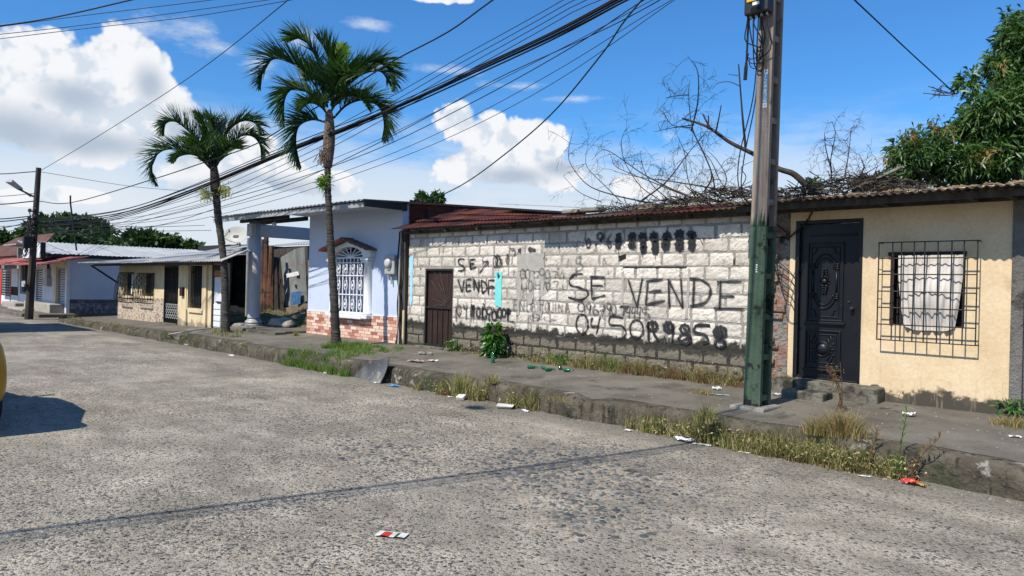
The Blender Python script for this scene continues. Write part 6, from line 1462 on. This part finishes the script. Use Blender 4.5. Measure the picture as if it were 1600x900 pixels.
# brush heap: nobody could count the twigs
mb = MB(); rr = random.Random(12)
for k in range(900):
    px = rr.uniform(940, 1440) if k % 3 else rr.uniform(1040, 1400); Y = rr.uniform(9.15, 10.6); x = PY(px, 300, Y).x
    if x > -1.9: continue
    hh = .05 + .22 * math.exp(-((px - 1330) / 90) ** 2) + .15 * math.exp(-((px - 1130) / 80) ** 2)
    z = 2.83 + (Y - 9) * (.15 if x < -4.9 else .10) + rr.uniform(0, hh)
    d_ = Vector((rr.gauss(0, 1), rr.gauss(0, .9), rr.gauss(0, .32))).normalized(); l = rr.uniform(.12, .5); q = Vector((x, Y, z))
    mb.tube([q - d_ * l / 2, q + Vector((0, 0, rr.uniform(-.02, .05))), q + d_ * l / 2], rr.uniform(.003, .008), 3, cap=False)
mb.build('brush_heap', 'twig', label='tangled heap of dry twigs spread over the roofs', cat='brush', kind='stuff')
mb = MB()
for k in range(500):
    x = rr.uniform(-6.6, -1.5); Y = rr.uniform(8.95, 9.9); Y = max(Y, 9.3) if x < -4.9 else Y
    z = 2.825 + (Y - 9) * .11 + .01; s_ = rr.uniform(.02, .07); a = rr.random() * 3
    mb.add([(x - s_, Y - s_ * .4, z), (x + s_, Y - s_ * .2, z + s_ * .2), (x + s_ * .5, Y + s_, z + s_ * .35), (x - s_ * .6, Y + s_ * .8, z + s_ * rr.uniform(.1, .8))], [(0, 1, 2, 3)])
mb.build('leaf_litter', 'dry_litter', label='dry leaf litter lying along the eave of the roofs', cat='litter', kind='stuff')
MB().box(-.34, .34, -.03, .03, 0, .03, Matrix.Translation(PY(1372, 280, 9.8)) @ Matrix.Rotation(R(-18), 4, 'Y') @ Matrix.Rotation(R(-15), 4, 'Z')).build('loose_board', 'rubble', label='pale weathered board propped on the roof by the mango tree', cat='board')

# ------------------------------------------------------------------ weeds, grass and small plants
def grass_at(name, mt, items, label=None, cat='grass', kind=None, group=None, seed=1):
    """items: (x, y, z, radius x, radius y, n, height, width)"""
    r2 = np.random.default_rng(seed); RT = []; H = []; Wd = []; Le = []
    for (x, y, z, rx, ry, n, h, w_) in items:
        q = np.stack([x + r2.normal(0, rx * .5, n), y + r2.normal(0, ry * .5, n), np.full(n, z)], 1); RT.append(q)
        hh = h * r2.uniform(.35, 1.1, n) * np.exp(-((q[:, 0] - x) / (rx * 1.6)) ** 2); H.append(hh); Wd.append(np.full(n, w_) * r2.uniform(.6, 1.2, n))
        ln = np.stack([(q[:, 0] - x) / rx, (q[:, 1] - y) / ry], 1) * .35 + r2.normal(0, .28, (n, 2)); Le.append(ln)
    RT = np.concatenate(RT); H = np.concatenate(H); Wd = np.concatenate(Wd); Le = np.concatenate(Le)
    V, F, T = blades(RT, H, Le, Wd, np.clip(rng.uniform(-.1, 1.05, len(RT)), 0, 1))
    return npmesh(name, V, F, mt, T, label=label, category=cat, kind=kind, group=group)
def onpave(px, py): q = PZ(px, py, .36); return q.x, q.y, zs(q.x, q.y) - .01
def onroad(px, py): q = PZ(px, py, 0); return q.x, q.y, 0.
I = []
for px, n, h, zf in ((655, 120, .18, 0), (690, 300, .24, 0), (720, 460, .34, 0), (745, 300, .30, 0), (800, 260, .28, 0), (825, 260, .30, 0), (985, 120, .22, 0), (1010, 160, .24, 0), (1028, 150, .24, 0), (1055, 120, .22, 0), (1075, 240, .32, 0), (1095, 280, .34, 0), (1118, 220, .30, 0), (1140, 180, .22, 0), (1165, 260, .26, 0), (1190, 330, .28, 0), (1215, 330, .30, 0), (1240, 300, .26, 0), (1265, 320, .26, 0), (1290, 360, .30, 0), (1315, 300, .26, 0), (1340, 260, .20, 0), (1370, 200, .16, 0), (1395, 200, .22, 0)):
    x = PY(px, 600, KERB - .06).x; I.append((x, KERB - .05 + wob(x), 0, .11, .07, int(n * .75), h * 1.0, .0045)); I.append((x + .04, KERB + .03 + wob(x), .12, .13, .045, int(n * .45), h * .8, .004))
grass_at('kerb_weeds', 'grass_mixed', I, 'dry and green weeds growing along the foot of the kerb', kind='stuff', seed=3)
I = []
for px, n in ((700, 200), (735, 160), (790, 140), (1090, 110), (1210, 150), (1250, 150), (1300, 200), (1340, 160), (1380, 160), (1410, 100)):
    x = PY(px, 600, KERB - .05).x; I.append((x, KERB - .10 + wob(x), 0, .13, .06, n // 2, .13, .005))
n = 2600; r5 = np.random.default_rng(5); cc = r5.choice(np.array([690, 720, 745, 800, 1030, 1075, 1095, 1118, 1165, 1190, 1215, 1240, 1265, 1290, 1315, 1340, 1395]), n)
xs5 = np.array([PY(c, 600, KERB - .05).x for c in cc]) + r5.normal(0, .12, n); bs5 = np.stack([xs5, KERB - .06 + r5.normal(0, .06, n), r5.uniform(.0, .20, n)], 1)
V, F, T = leaves(bs5, r5.normal(0, 1, (n, 3)) + np.array([0, -.4, .3]), r5.normal(0, 1, (n, 3)), r5.uniform(.02, .06, n), r5.uniform(.008, .022, n), r5.uniform(0, 1, n)); npmesh('kerb_leaf_weeds', V, F, 'grass_mixed', T, kind='stuff', label='small leafy weeds matted between the grass along the kerb', category='weeds')
n = 1600; xs5 = np.array([PY(c, 580, WALL - .1).x for c in r5.uniform(700, 1165, n)]); bs5 = np.stack([xs5, WALL - .06 - np.abs(r5.normal(0, .07, n)), .36 + r5.uniform(0, 1, n) ** 2 * .26], 1)
V, F, T = leaves(bs5, r5.normal(0, 1, (n, 3)) + np.array([0, -.4, .3]), r5.normal(0, 1, (n, 3)), r5.uniform(.02, .07, n), r5.uniform(.01, .026, n), r5.uniform(0, 1, n)); npmesh('wall_leaf_weeds', V, F, 'grass_mixed', T, kind='stuff', label='small leafy weeds at the foot of the graffiti wall', category='weeds')
grass_at('dry_kerb_weeds', 'weed_brown', I, 'brown withered weeds in the gutter along the kerb', kind='stuff', seed=4)
def along(px0, px1, y, n, h, mt, nm, lab, seed, w_=.0045, ry=.08, dy=0.):
    I = []; r3 = random.Random(seed)
    for k in range(n):
        px = r3.uniform(px0, px1); x = PY(px, 560, y).x; I.append((x, y + r3.uniform(-dy, 0), zs(x, y) - .01, r3.uniform(.05, .13), ry, 46, h * r3.choice((.3, .5, .8, 1.15)), w_))
    grass_at(nm, mt, I, lab, kind='stuff', seed=seed)
along(705, 900, WALL - .08, 26, .12, 'grass_mixed', 'wall_weeds', 'sparse weeds along the foot of the block wall', 31)
along(840, 1160, WALL - .10, 60, .30, 'grass_mixed', 'wall_weeds', 'tall tangled weeds along the right half of the block wall', 32, dy=.18)
along(900, 1160, WALL - .10, 90, .26, 'weed_brown', 'dead_wall_weeds', 'dead brown weeds along the block wall', 33, dy=.15)
along(920, 985, WALL - .12, 22, .30, 'grass_green', 'green_wall_weeds', 'green weeds at the wall under the large graffiti', 35, dy=.10)
along(1205, 1235, WALL - .08, 12, .3, 'grass_mixed', 'pier_weeds', 'weeds between the pole and the door step', 34)
I = []; r3 = random.Random(9)
for k in range(150):
    px, py = r3.uniform(528, 640), 0; y = r3.uniform(KERB + .15, 8.9); x = PY(px, 550, y).x + r3.uniform(-.4, .2)
    if -14.6 < x < -11.6: I.append((x, y, zs(x, y) - .01, .12, .12, 60, r3.uniform(.07, .16), .005))
for k in range(46):
    x = r3.uniform(-13.6, -11.2); y = KERB - .02 + wob(x) + r3.uniform(-.10, .10); I.append((x, y, 0 if y < KERB + .02 else .2, .12, .08, 70, r3.uniform(.14, .32), .005))
for k in range(18): a = r3.random() * 6.28; I.append((pA.x + .2 * math.cos(a), pA.y + .2 * math.sin(a), pA.z - .01, .08, .08, 50, .2, .005))
grass_at('green_grass', 'grass_green', I, 'fresh green grass round the foot of the taller palm', kind='stuff', seed=8)
I = []
for k in range(160):
    x = r3.uniform(-23.5, -18.0); y = r3.uniform(9.9, 12.2); I.append((x, y, yard((x + 26) / 13, (y - 9.3) / 12)[2] - .01, .12, .12, 34, r3.uniform(.06, .18), .006))
for k in range(30): x, y, z = onpave(r3.uniform(335, 380), r3.uniform(512, 524)); I.append((x, y, z, .1, .1, 40, .12, .005))
grass_at('yard_grass', 'grass_mixed', I, 'short patchy grass on the mound in the yard', kind='stuff', seed=10)
I = []
for k in range(60):
    x = r3.uniform(-29.8, -15.3); I.append((x, KERB + .03, .10 + r3.random() * .15, .10, .04, 30, .10, .004))
grass_at('kerb_moss', 'grass_mixed', I, 'fringe of moss and short weeds on the far stretch of kerb', kind='stuff', seed=14)
# single clumps one can point at
for (nm, mt, px, py, rx, ry, n, h, lab) in (
    ('grass_clump', 'grass_dry', 1318, 668, .20, .11, 760, .33, 'big straw coloured grass clump in front of the door steps'),
    ('grass_clump', 'grass_dry', 1276, 664, .13, .09, 340, .24, 'smaller straw coloured grass clump left of the big one by the steps'),
    ('grass_clump', 'grass_mixed', 1103, 645, .10, .07, 260, .26, 'lone grass clump on the pavement left of the green pole'),
    ('grass_clump', 'grass_dry', 872, 612, .22, .10, 160, .07, 'flat dry grass patch on the pavement below the graffiti numbers'),
    ('grass_clump', 'grass_dry', 1100, 612, .25, .10, 240, .10, 'flat dry grass patch against the weeds left of the pole'),
    ('grass_clump', 'grass_dry', 1586, 664, .22, .16, 500, .14, 'dry grass at the right edge beside the yellow house corner'),
    ('grass_clump', 'grass_green', 1590, 640, .14, .12, 200, .26, 'green weeds at the right edge against the grey block wall'),
    ('grass_clump', 'grass_mixed', 720, 598, .18, .10, 420, .34, 'bushy brown and green weed clump on the kerb below the green bush'),
    ('grass_clump', 'grass_mixed', 770, 588, .12, .08, 200, .16, 'low grass clump on the pavement in front of the green bush'),
    ('grass_clump', 'grass_mixed', 462, 524, .1, .06, 140, .2, 'grass tuft on the kerb between the two palms')):
    x, y, z = onpave(px, py); grass_at(nm, mt, [(x, y, z, rx, ry, n, h, .0045)], lab, group='grass clumps on the pavement', seed=int(px))
for (px, py, h, lab) in ((1424, 738, .62, 'tall green weed stalk rising beside the red wrapper'), (1455, 735, .42, 'slanted pale weed stalk right of the red wrapper'), (1380, 730, .40, 'brown seeded weed stalk left of the red wrapper')):
    x, y, z = onroad(px, py); y = min(y, KERB - .04); wd_ = thing('weed_stalk', lab, 'weed', (x, y, 0))
    lean = .06 if px != 1455 else .22; S = smooth_path([(x, y, 0), (x + lean * .3, y, h * .5), (x + lean, y + .01, h)], 10); MB().tube(S, [.006 - .0004 * i for i in range(11)], 5).build('stem', 'grass_green' if px == 1424 else 'weed_brown', wd_)
    n = 70; k = rng.integers(1, 11, n); base = np.array([tuple(S[i]) for i in k]); V, F, T = leaves(base, rng.normal(0, .5, (n, 3)) + np.array([0, 0, 1.]), rng.normal(0, 1, (n, 3)), rng.uniform(.04, .12, n), rng.uniform(.006, .014, n), rng.uniform(.2, .9, n)); npmesh('leaves', V, F, 'grass_green' if px == 1424 else 'weed_brown', T, wd_)
# brown stalk at the steps
x, y, z = onpave(1312, 640); wd_ = thing('weed_stalk', 'rusty brown weed stalk standing in front of the black door', 'weed', (x, y, z))
mb = MB()
for k in range(7): mb.tube(smooth_path([(x + jit(.05), y + jit(.03), z), (x - .02 + jit(.05), y, z + .25), (x - .10 + jit(.1), y + jit(.05), z + .48 + jit(.1))], 6), .0045, 4)
mb.build('stem', 'weed_brown', wd_); n = 220; base = np.stack([x - .07 + rng.normal(0, .05, n), y + rng.normal(0, .03, n), z + rng.uniform(.2, .52, n)], 1); V, F, T = leaves(base, rng.normal(0, .6, (n, 3)) + np.array([0, 0, .8]), rng.normal(0, 1, (n, 3)), rng.uniform(.015, .04, n), rng.uniform(.005, .012, n), rng.uniform(0, 1, n)); npmesh('seed_heads', V, F, 'weed_brown', T, wd_)
# broad leaved bush against the block wall
bq = PY(769, 562, WALL - .3); bz = zs(bq.x, bq.y); bs = thing('bush', 'glossy green broad leaved bush standing against the graffiti wall', 'bush', (bq.x, WALL - .3, bz))
n = 460; h = rng.uniform(.03, .60, n); th_ = rng.uniform(0, 2 * np.pi, n); rad = .14 * np.sqrt(np.clip(1 - ((h - .30) / .36) ** 2, .05, 1)) * rng.uniform(.5, 1, n)
base = np.stack([bq.x + .02 + rad * np.cos(th_) * 1.25, WALL - .30 + rad * np.sin(th_) * .85, bz + h], 1)
dd = np.stack([np.cos(th_), np.sin(th_), -.35 + .9 * (h > .5)], 1) + rng.normal(0, .3, (n, 3))
tone = np.clip(.25 + .35 * (h / .8) ** 2 + rng.normal(0, .18, n), 0, 1); V, F, T = leaves(base, dd, rng.normal(0, 1, (n, 3)), rng.uniform(.07, .15, n), rng.uniform(.04, .07, n), tone); npmesh('leaves', V, F, 'bush_leaf', T, bs, smooth=True)
mb = MB()
for k in range(6): mb.tube([(bq.x + jit(.04), WALL - .3 + jit(.04), bz), (bq.x + jit(.16), WALL - .3 + jit(.1), bz + .48)], .008, 5)
mb.build('stem', 'grass_green', bs)
for (px, py, s_, lab, tn) in ((705, 560, .22, 'small leafy seedling right of the rusty door', .55), (875, 572, .14, 'small weeds by the green bottles', .45), (1585, 655, .2, 'broad leaved weed at the right edge', .4)):
    q = PY(px, py - 10, WALL - .15) if px < 1500 else Vector(onpave(px, py)); z = zs(q.x, q.y); pt = thing('small_plant', lab, 'plant', (q.x, q.y, z)); n = 90
    V, F, T = leaves(np.stack([q.x + rng.normal(0, .09, n), q.y + rng.normal(0, .06, n), z + rng.uniform(.02, s_, n)], 1), rng.normal(0, 1, (n, 3)) + np.array([0, -.3, .4]), rng.normal(0, 1, (n, 3)), rng.uniform(.04, .09, n), rng.uniform(.02, .04, n), np.clip(rng.normal(tn, .2, n), 0, 1)); npmesh('leaves', V, F, 'bush_leaf', T, pt)
    mb = MB()
    for k in range(5): mb.tube([(q.x + jit(.03), q.y, z), (q.x + jit(.12), q.y + jit(.06), z + s_)], .004, 4)
    mb.build('stem', 'grass_green', pt)
# ------------------------------------------------------------------ litter
def crumple(x, y, z, w_, d_, h, mt, label, name, cat, seed=0, res=10, rot=0.):
    rr = random.Random(seed); off = [rr.uniform(0, 9) for _ in range(4)]
    from mathutils import noise
    M4 = Matrix.Translation((x, y, z)) @ Matrix.Rotation(rot, 4, 'Z')
    def fn(u, v):
        q = Vector((u * 3 + off[0], v * 3 + off[1], off[2])); e = 1 + .25 * noise.noise(Vector((u * 5, v * 5, off[3])))
        return M4 @ Vector(((u - .5) * w_ * e, (v - .5) * d_ * e, .004 + h * (.5 + .7 * noise.noise(q) + .3 * noise.noise(q * 3))))
    mb = MB().grid(fn, res, res); o = mb.build(name, mt, label=label, cat=cat); md = o.modifiers.new('thick', 'SOLIDIFY'); md.thickness = .002; return o
x, y, z = onroad(805, 636)
y = KERB - .20; tr = thing('foam_tray', 'white foam food tray lying in the gutter', 'foam tray', (x, y, 0)); mm = Matrix.Translation((x, y, .012)) @ Matrix.Rotation(R(35), 4, 'Z') @ Matrix.Rotation(R(5), 4, 'X')
mb = MB(); mb.hexa([mm @ Vector(v) for v in ((-.085, -.06, 0), (.085, -.06, 0), (.085, .06, 0), (-.085, .06, 0))], [mm @ Vector(v) for v in ((-.12, -.085, .035), (.12, -.085, .035), (.12, .085, .035), (-.12, .085, .035))]); mb.build('tray', 'foam', tr, bevel=.006)
x, y, z = onroad(742, 622); y = KERB - .17; MB().box(-.07, .07, -.045, .045, 0, .045, Matrix.Translation((x, y, .02)) @ Matrix.Rotation(R(25), 4, 'X') @ Matrix.Rotation(R(10), 4, 'Z')).build('foam_cup', 'foam', bevel=.006, label='small white foam piece in the gutter left of the tray', cat='foam piece')
for (px, py, w_, d_, h, mt, lab, nm, cat) in (
    (628, 603, .16, .08, .035, 'blue_plastic', 'bright blue plastic scrap in the gutter', 'plastic_scrap', 'litter'), (1080, 687, .20, .10, .05, 'lilac_plastic', 'crumpled white and purple plastic bag in the gutter', 'plastic_bag', 'plastic bag'),
    (1118, 690, .20, .05, .012, 'foam', 'flattened white paper strip right of the purple bag', 'paper_scrap', 'paper'), (1438, 748, .12, .09, .06, 'red_plastic', 'crumpled red and orange snack wrapper in the gutter', 'snack_wrapper', 'wrapper'),
    (1443, 755, .13, .05, .03, 'ochre_peel', 'mustard coloured peel in front of the red wrapper', 'peel', 'peel'), (835, 641, .12, .06, .025, 'lilac_plastic', 'small white and purple scrap right of the foam tray', 'plastic_scrap', 'litter'),
    (603, 597, .12, .05, .012, 'foam', 'white paper scrap at the foot of the dark board', 'paper_scrap', 'paper'), (715, 619, .14, .05, .012, 'foam', 'pale paper scrap in the gutter left of the foam piece', 'paper_scrap', 'paper'),
    (1010, 668, .09, .05, .02, 'foam', 'small white bit in the gutter below the lone grass clump', 'paper_scrap', 'paper'), (1185, 701, .12, .04, .01, 'foam', 'white flake in the gutter under the weeds right of the pole', 'paper_scrap', 'paper'),
    (532, 582, .14, .05, .03, 'foam', 'white and yellow scrap under the grass by the taller palm', 'plastic_scrap', 'litter'), (400, 554, .35, .10, .02, 'foam', 'spill of white lime along the kerb left of the taller palm', 'lime_spill', 'lime'), (1350, 745, .10, .03, .01, 'foam', 'white flake in the gutter left of the red wrapper', 'paper_scrap', 'paper')):
    x, y, z = onroad(px, py); crumple(x, min(y, KERB - .16), 0, w_, d_, h, mt, lab, nm, cat, seed=px, rot=-.5 + (px % 7) * .15)
for (px, py, w_, d_, h, mt, lab, nm, cat) in ((650, 561, .30, .12, .05, 'brown_rag', 'dirty brown and white rag on the pavement before the rusty door', 'rag', 'rag'), (676, 561, .20, .08, .04, 'foam', 'white crumpled cloth end beside the brown rag', 'rag', 'rag'), (1420, 648, .12, .08, .05, 'foam', 'pale crumpled lump at the foot of the yellow wall', 'paper_scrap', 'paper'), (1120, 608, .12, .06, .05, 'foam', 'white bit among weeds left of the pole base', 'paper_scrap', 'paper'), (1125, 614, .22, .04, .01, 'sky_paint', 'thin pale green strip on the pavement left of the pole', 'plastic_strip', 'litter'), (1215, 618, .12, .05, .04, 'foam', 'white scrap between the pole and the steps', 'paper_scrap', 'paper'), (1586, 678, .10, .05, .02, 'foam', 'white scrap at the right edge of the pavement', 'paper_scrap', 'paper'), (1116, 643, .08, .04, .02, 'foam', 'white crumb beside the lone grass clump', 'paper_scrap', 'paper')):
    x, y, z = onpave(px, py); crumple(x, y, z + .01, w_, d_, h, mt, lab, nm, cat, seed=px, rot=.3)
# leaflet on the road
x, y, z = onroad(612, 838); lf = thing('leaflet', 'folded white leaflet with red and green print lying on the road', 'leaflet', (x, y, 0)); mm = Matrix.Translation((x, y, .006)) @ Matrix.Rotation(R(32), 4, 'Z') @ Matrix.Diagonal((.95, .85, .6, 1.))
def lfn(x0, x1): return lambda u, v: mm @ Vector((x0 + (x1 - x0) * u, -.05 + .10 * v, .006 + .012 * math.sin(3.1 * (x0 + (x1 - x0) * u + .1) / .1 * .9) ** 2 * (1 - .5 * v)))
for a, b_, mt in ((-.11, -.07, 'foam'), (-.07, -.005, 'red_paint'), (-.005, .03, 'foam'), (.03, .055, 'grass_green'), (.055, .105, 'foam')): MB().grid(lfn(a, b_), 5, 3).build('page', mt, lf, smooth=True)
mb = MB(); mb.box(-.11, .105, .051, .058, .004, .012, mm); mb.build('edge', 'foam', lf)
# glass bottles lying by the wall
for k, (px, py, a) in enumerate(((824, 573, 50), (846, 574, -20), (852, 577, 75), (880, 578, 15), (874, 576, 120))):
    q = PZ(px, py, .37); bt = thing('glass_bottle', 'green glass bottle lying among others at the foot of the block wall', 'bottle', (q.x, q.y, q.z), 'green bottles lying by the wall')
    mm = Matrix.Translation((q.x, q.y, zs(q.x, q.y) + .034)) @ Matrix.Rotation(R(a), 4, 'Z') @ Matrix.Rotation(R(90), 4, 'Y')
    mb = MB().lathe((0, 0, 0), [(.022, 0), (.026, .01), (.026, .09), (.022, .11), (.010, .14), (.010, .18), (.012, .185)], 14); mb.v = [tuple(mm @ Vector(v)) for v in mb.v]; mb.build('body', 'bottle_glass', bt, smooth=True)
q = PZ(770, 564, .37); mb = MB().lathe((q.x, q.y, zs(q.x, q.y)), [(.03, 0), (.034, .01), (.034, .10), (.014, .14), (.014, .18)], 12); mb.build('glass_bottle', 'bottle_glass', label='green bottle standing at the foot of the broad leaved bush', cat='bottle', smooth=True)
# dark bent board leaning on the kerb
P = [PZ(554, 588, .01), PZ(594, 599, .01), PY(608, 560, KERB - .02), PY(572, 565, KERB - .06)]
def bd(u, v):
    a = P[0].lerp(P[1], u); b_ = P[3].lerp(P[2], u); q = a.lerp(b_, v); return q + Vector((0, .03 * math.sin(math.pi * v), .05 * abs(u - .55) * v - .02 * math.sin(math.pi * u) * (1 - v)))
o = MB().grid(bd, 14, 12).build('bent_board', 'dark_board', label='bent dark grey sheet leaning against the kerb below the palm', cat='sheet'); o.modifiers.new('t', 'SOLIDIFY').thickness = .012
# white pipe on the ground left
q = [PZ(x, y, z) for x, y, z in ((330, 513, .34), (303, 516, .33), (278, 520, .30), (256, 524, .10), (252, 528, .02), (270, 534, .02), (300, 540, .02))]; MB().tube(smooth_path(q, 30), .016, 8).build('ground_pipe', 'meter_grey', label='grey hose lying across the pavement dip left of the smaller palm', cat='hose', smooth=True)
for k, (px, py, s_) in enumerate(((660, 552, .09), (672, 553, .07))):
    x, y, z = onpave(px, py); lump((x, y, z + .03), (s_, s_ * .7, .035), k + 30, 2).build('rubble_lump', 'rubble', label=['larger stone lump under the rusty door', 'smaller stone lump under the rusty door'][k], cat='rubble')
r3 = random.Random(77); mb = MB()
for k in range(520):
    t = r3.random(); px = 500 + 1100 * t; y = KERB - abs(r3.gauss(0, .12)) - .02 if k % 2 else r3.uniform(KERB + .3, 9.3); x = PY(px, 600, y).x; z = 0 if y < KERB else zs(x, y); s_ = r3.uniform(.004, .016)
    mb.add([(x - s_, y, z), (x + s_ * .3, y - s_, z), (x + s_, y + s_ * .4, z), (x, y + s_ * .9, z), (x, y, z + s_ * .9)], [(0, 1, 4), (1, 2, 4), (2, 3, 4), (3, 0, 4)])
mb.build('gutter_grit', 'rubble', label='grit and small rubble in the gutter and on the pavement', cat='grit', kind='stuff')

# ------------------------------------------------------------------ car at the left edge, only its rear corner in the frame
def car():
    X1 = -8.93; X0 = -13.15; Y1 = 1.76; Y0 = .02; L_ = X1 - X0; yc = (Y0 + Y1) / 2; hw_ = (Y1 - Y0) / 2
    root = thing('parked_car', 'yellow car at the left edge with only its rear corner in view', 'car', ((X0 + X1) / 2, yc, 0))
    st = [(0, .62, .32, .52, .66), (.03, .80, .24, .52, .74), (.10, .93, .20, .60, .80), (.25, 1., .19, .66, .90), (.45, 1., .19, .68, .95), (.70, 1., .19, .70, .98), (.86, .98, .20, .72, 1.00), (.95, .99, .24, .74, 1.04), (.985, .95, .28, .72, 1.02), (1., .84, .34, .66, .92)]
    mb = MB(); rows = []
    for (t, wf_, zb, zm_, zt_c) in st:
        x = X0 + t * L_; w_ = hw_ * wf_; rows.append([(x, yc - w_ * .86, zb), (x, yc - w_, zb + .12), (x, yc - w_ * 1.0, zm_), (x, yc - w_ * .93, zt_c - .05), (x, yc - w_ * .8, zt_c), (x, yc, zt_c + .03), (x, yc + w_ * .8, zt_c), (x, yc + w_ * .93, zt_c - .05), (x, yc + w_, zm_), (x, yc + w_, zb + .12), (x, yc + w_ * .86, zb), (x, yc, zb - .02)])
    n = 12; vs = [v for r_ in rows for v in r_]
    fs = [(i * n + k, i * n + (k + 1) % n, (i + 1) * n + (k + 1) % n, (i + 1) * n + k) for i in range(len(rows) - 1) for k in range(n)] + [tuple(range(n))[::-1], tuple(range((len(rows) - 1) * n, len(rows) * n))]
    o = mb.add(vs, fs).build('body', 'yellow_paint', root, smooth=True); md = o.modifiers.new('s', 'SUBSURF'); md.levels = md.render_levels = 2
    cb = [(.30, .84, .96), (.42, .80, 1.40), (.55, .78, 1.46), (.72, .76, 1.44), (.84, .72, 1.28), (.92, .78, .99)]
    rows = [[(X0 + t * L_, yc - hw_ * .9 * (1 if z_ < 1 else .92), .92), (X0 + t * L_, yc - hw_ * wf_ * .92, z_), (X0 + t * L_, yc + hw_ * wf_ * .92, z_), (X0 + t * L_, yc + hw_ * .9 * (1 if z_ < 1 else .92), .92)] for t, wf_, z_ in cb]
    vs = [v for r_ in rows for v in r_]; fs = [(i * 4 + k, i * 4 + k + 1, (i + 1) * 4 + k + 1, (i + 1) * 4 + k) for i in range(len(rows) - 1) for k in range(3)]
    o = MB().add(vs, fs).build('windows', 'dark_glass', root, smooth=True)
    o = MB().hexa([(X0 + .42 * L_, yc - hw_ * .7, 1.40), (X0 + .84 * L_, yc - hw_ * .64, 1.30), (X0 + .84 * L_, yc + hw_ * .64, 1.30), (X0 + .42 * L_, yc + hw_ * .7, 1.40)], [(X0 + .46 * L_, yc - hw_ * .66, 1.475), (X0 + .76 * L_, yc - hw_ * .62, 1.455), (X0 + .76 * L_, yc + hw_ * .62, 1.455), (X0 + .46 * L_, yc + hw_ * .66, 1.475)]).build('roof', 'yellow_paint', root, bevel=.03)
    for xx in (X0 + .72, X1 - .80):
        for s_ in (-1, 1):
            yy = yc + s_ * (hw_ - .10); wl = MB().lathe((xx, yy, .31), [(.20, -.1), (.30, -.1), (.315, -.07), (.315, .07), (.30, .1), (.20, .1)], 24, 'y').build('wheel', 'tyre', root, smooth=True); MB().lathe((xx, yy + s_ * .05, .31), [(.02, 0.04 * s_), (.19, .03 * s_), (.20, 0)], 16, 'y').build('rim', 'chrome', wl)
    B('rear_bumper', 'tyre', root, (X1 - .30, X1 - .02, yc - hw_ * .72, yc + hw_ * .72, .26, .48), bevel=.05)
    for s_ in (-1, 1): B('tail_light', 'red_plastic', root, (X1 - .14, X1 - .03, yc + s_ * hw_ * .70 - .09, yc + s_ * hw_ * .70 + .09, .70, .88), bevel=.02); B('headlight', 'chrome', root, (X0 + .04, X0 + .14, yc + s_ * hw_ * .6 - .12, yc + s_ * hw_ * .6 + .12, .55, .68), bevel=.02)
    MB().tube([(X0 + 1.45, Y1 - .06, .98), (X0 + 1.42, Y1 + .12, 1.02)], .05, 8).build('mirror', 'tyre', root)
car()
# invented truck left of the frame, added to cast the shadow by the kerb end
def truck():
    X0, X1, Y0, Y1 = -30.6, -24.95, 2.1, 4.28; root = thing('added_box_truck', 'made-up box truck beyond the left edge, added to cast the shadow across the street', 'truck', (-28, 3.3, 0))
    B('cargo_box', 'white_paint', root, (X0 + 1.3, X1, Y0, Y1, .75, 3.2), bevel=.02); B('chassis', 'dark_metal', root, (X0 + .2, X1 - .1, Y0 + .3, Y1 - .3, .42, .749))
    MB().hexa([(X0, Y0 + .1, .5), (X0 + 1.25, Y0 + .1, .5), (X0 + 1.25, Y1 - .1, .5), (X0, Y1 - .1, .5)], [(X0 + .35, Y0 + .2, 2.3), (X0 + 1.25, Y0 + .2, 2.35), (X0 + 1.25, Y1 - .2, 2.35), (X0 + .35, Y1 - .2, 2.3)]).build('cab', 'white_paint', root, bevel=.04)
    MB().box(X0 + .12, X0 + .22, Y0 + .3, Y1 - .3, 1.35, 1.98).build('windscreen', 'dark_glass', root)
    for xx in (X0 + .7, X1 - 1.1):
        for yy in (Y0 + .22, Y1 - .22): MB().lathe((xx, yy, .42), [(.2, -.13), (.40, -.13), (.42, -.08), (.42, .08), (.40, .13), (.2, .13)], 20, 'y').build('wheel', 'tyre', root, smooth=True)
truck()
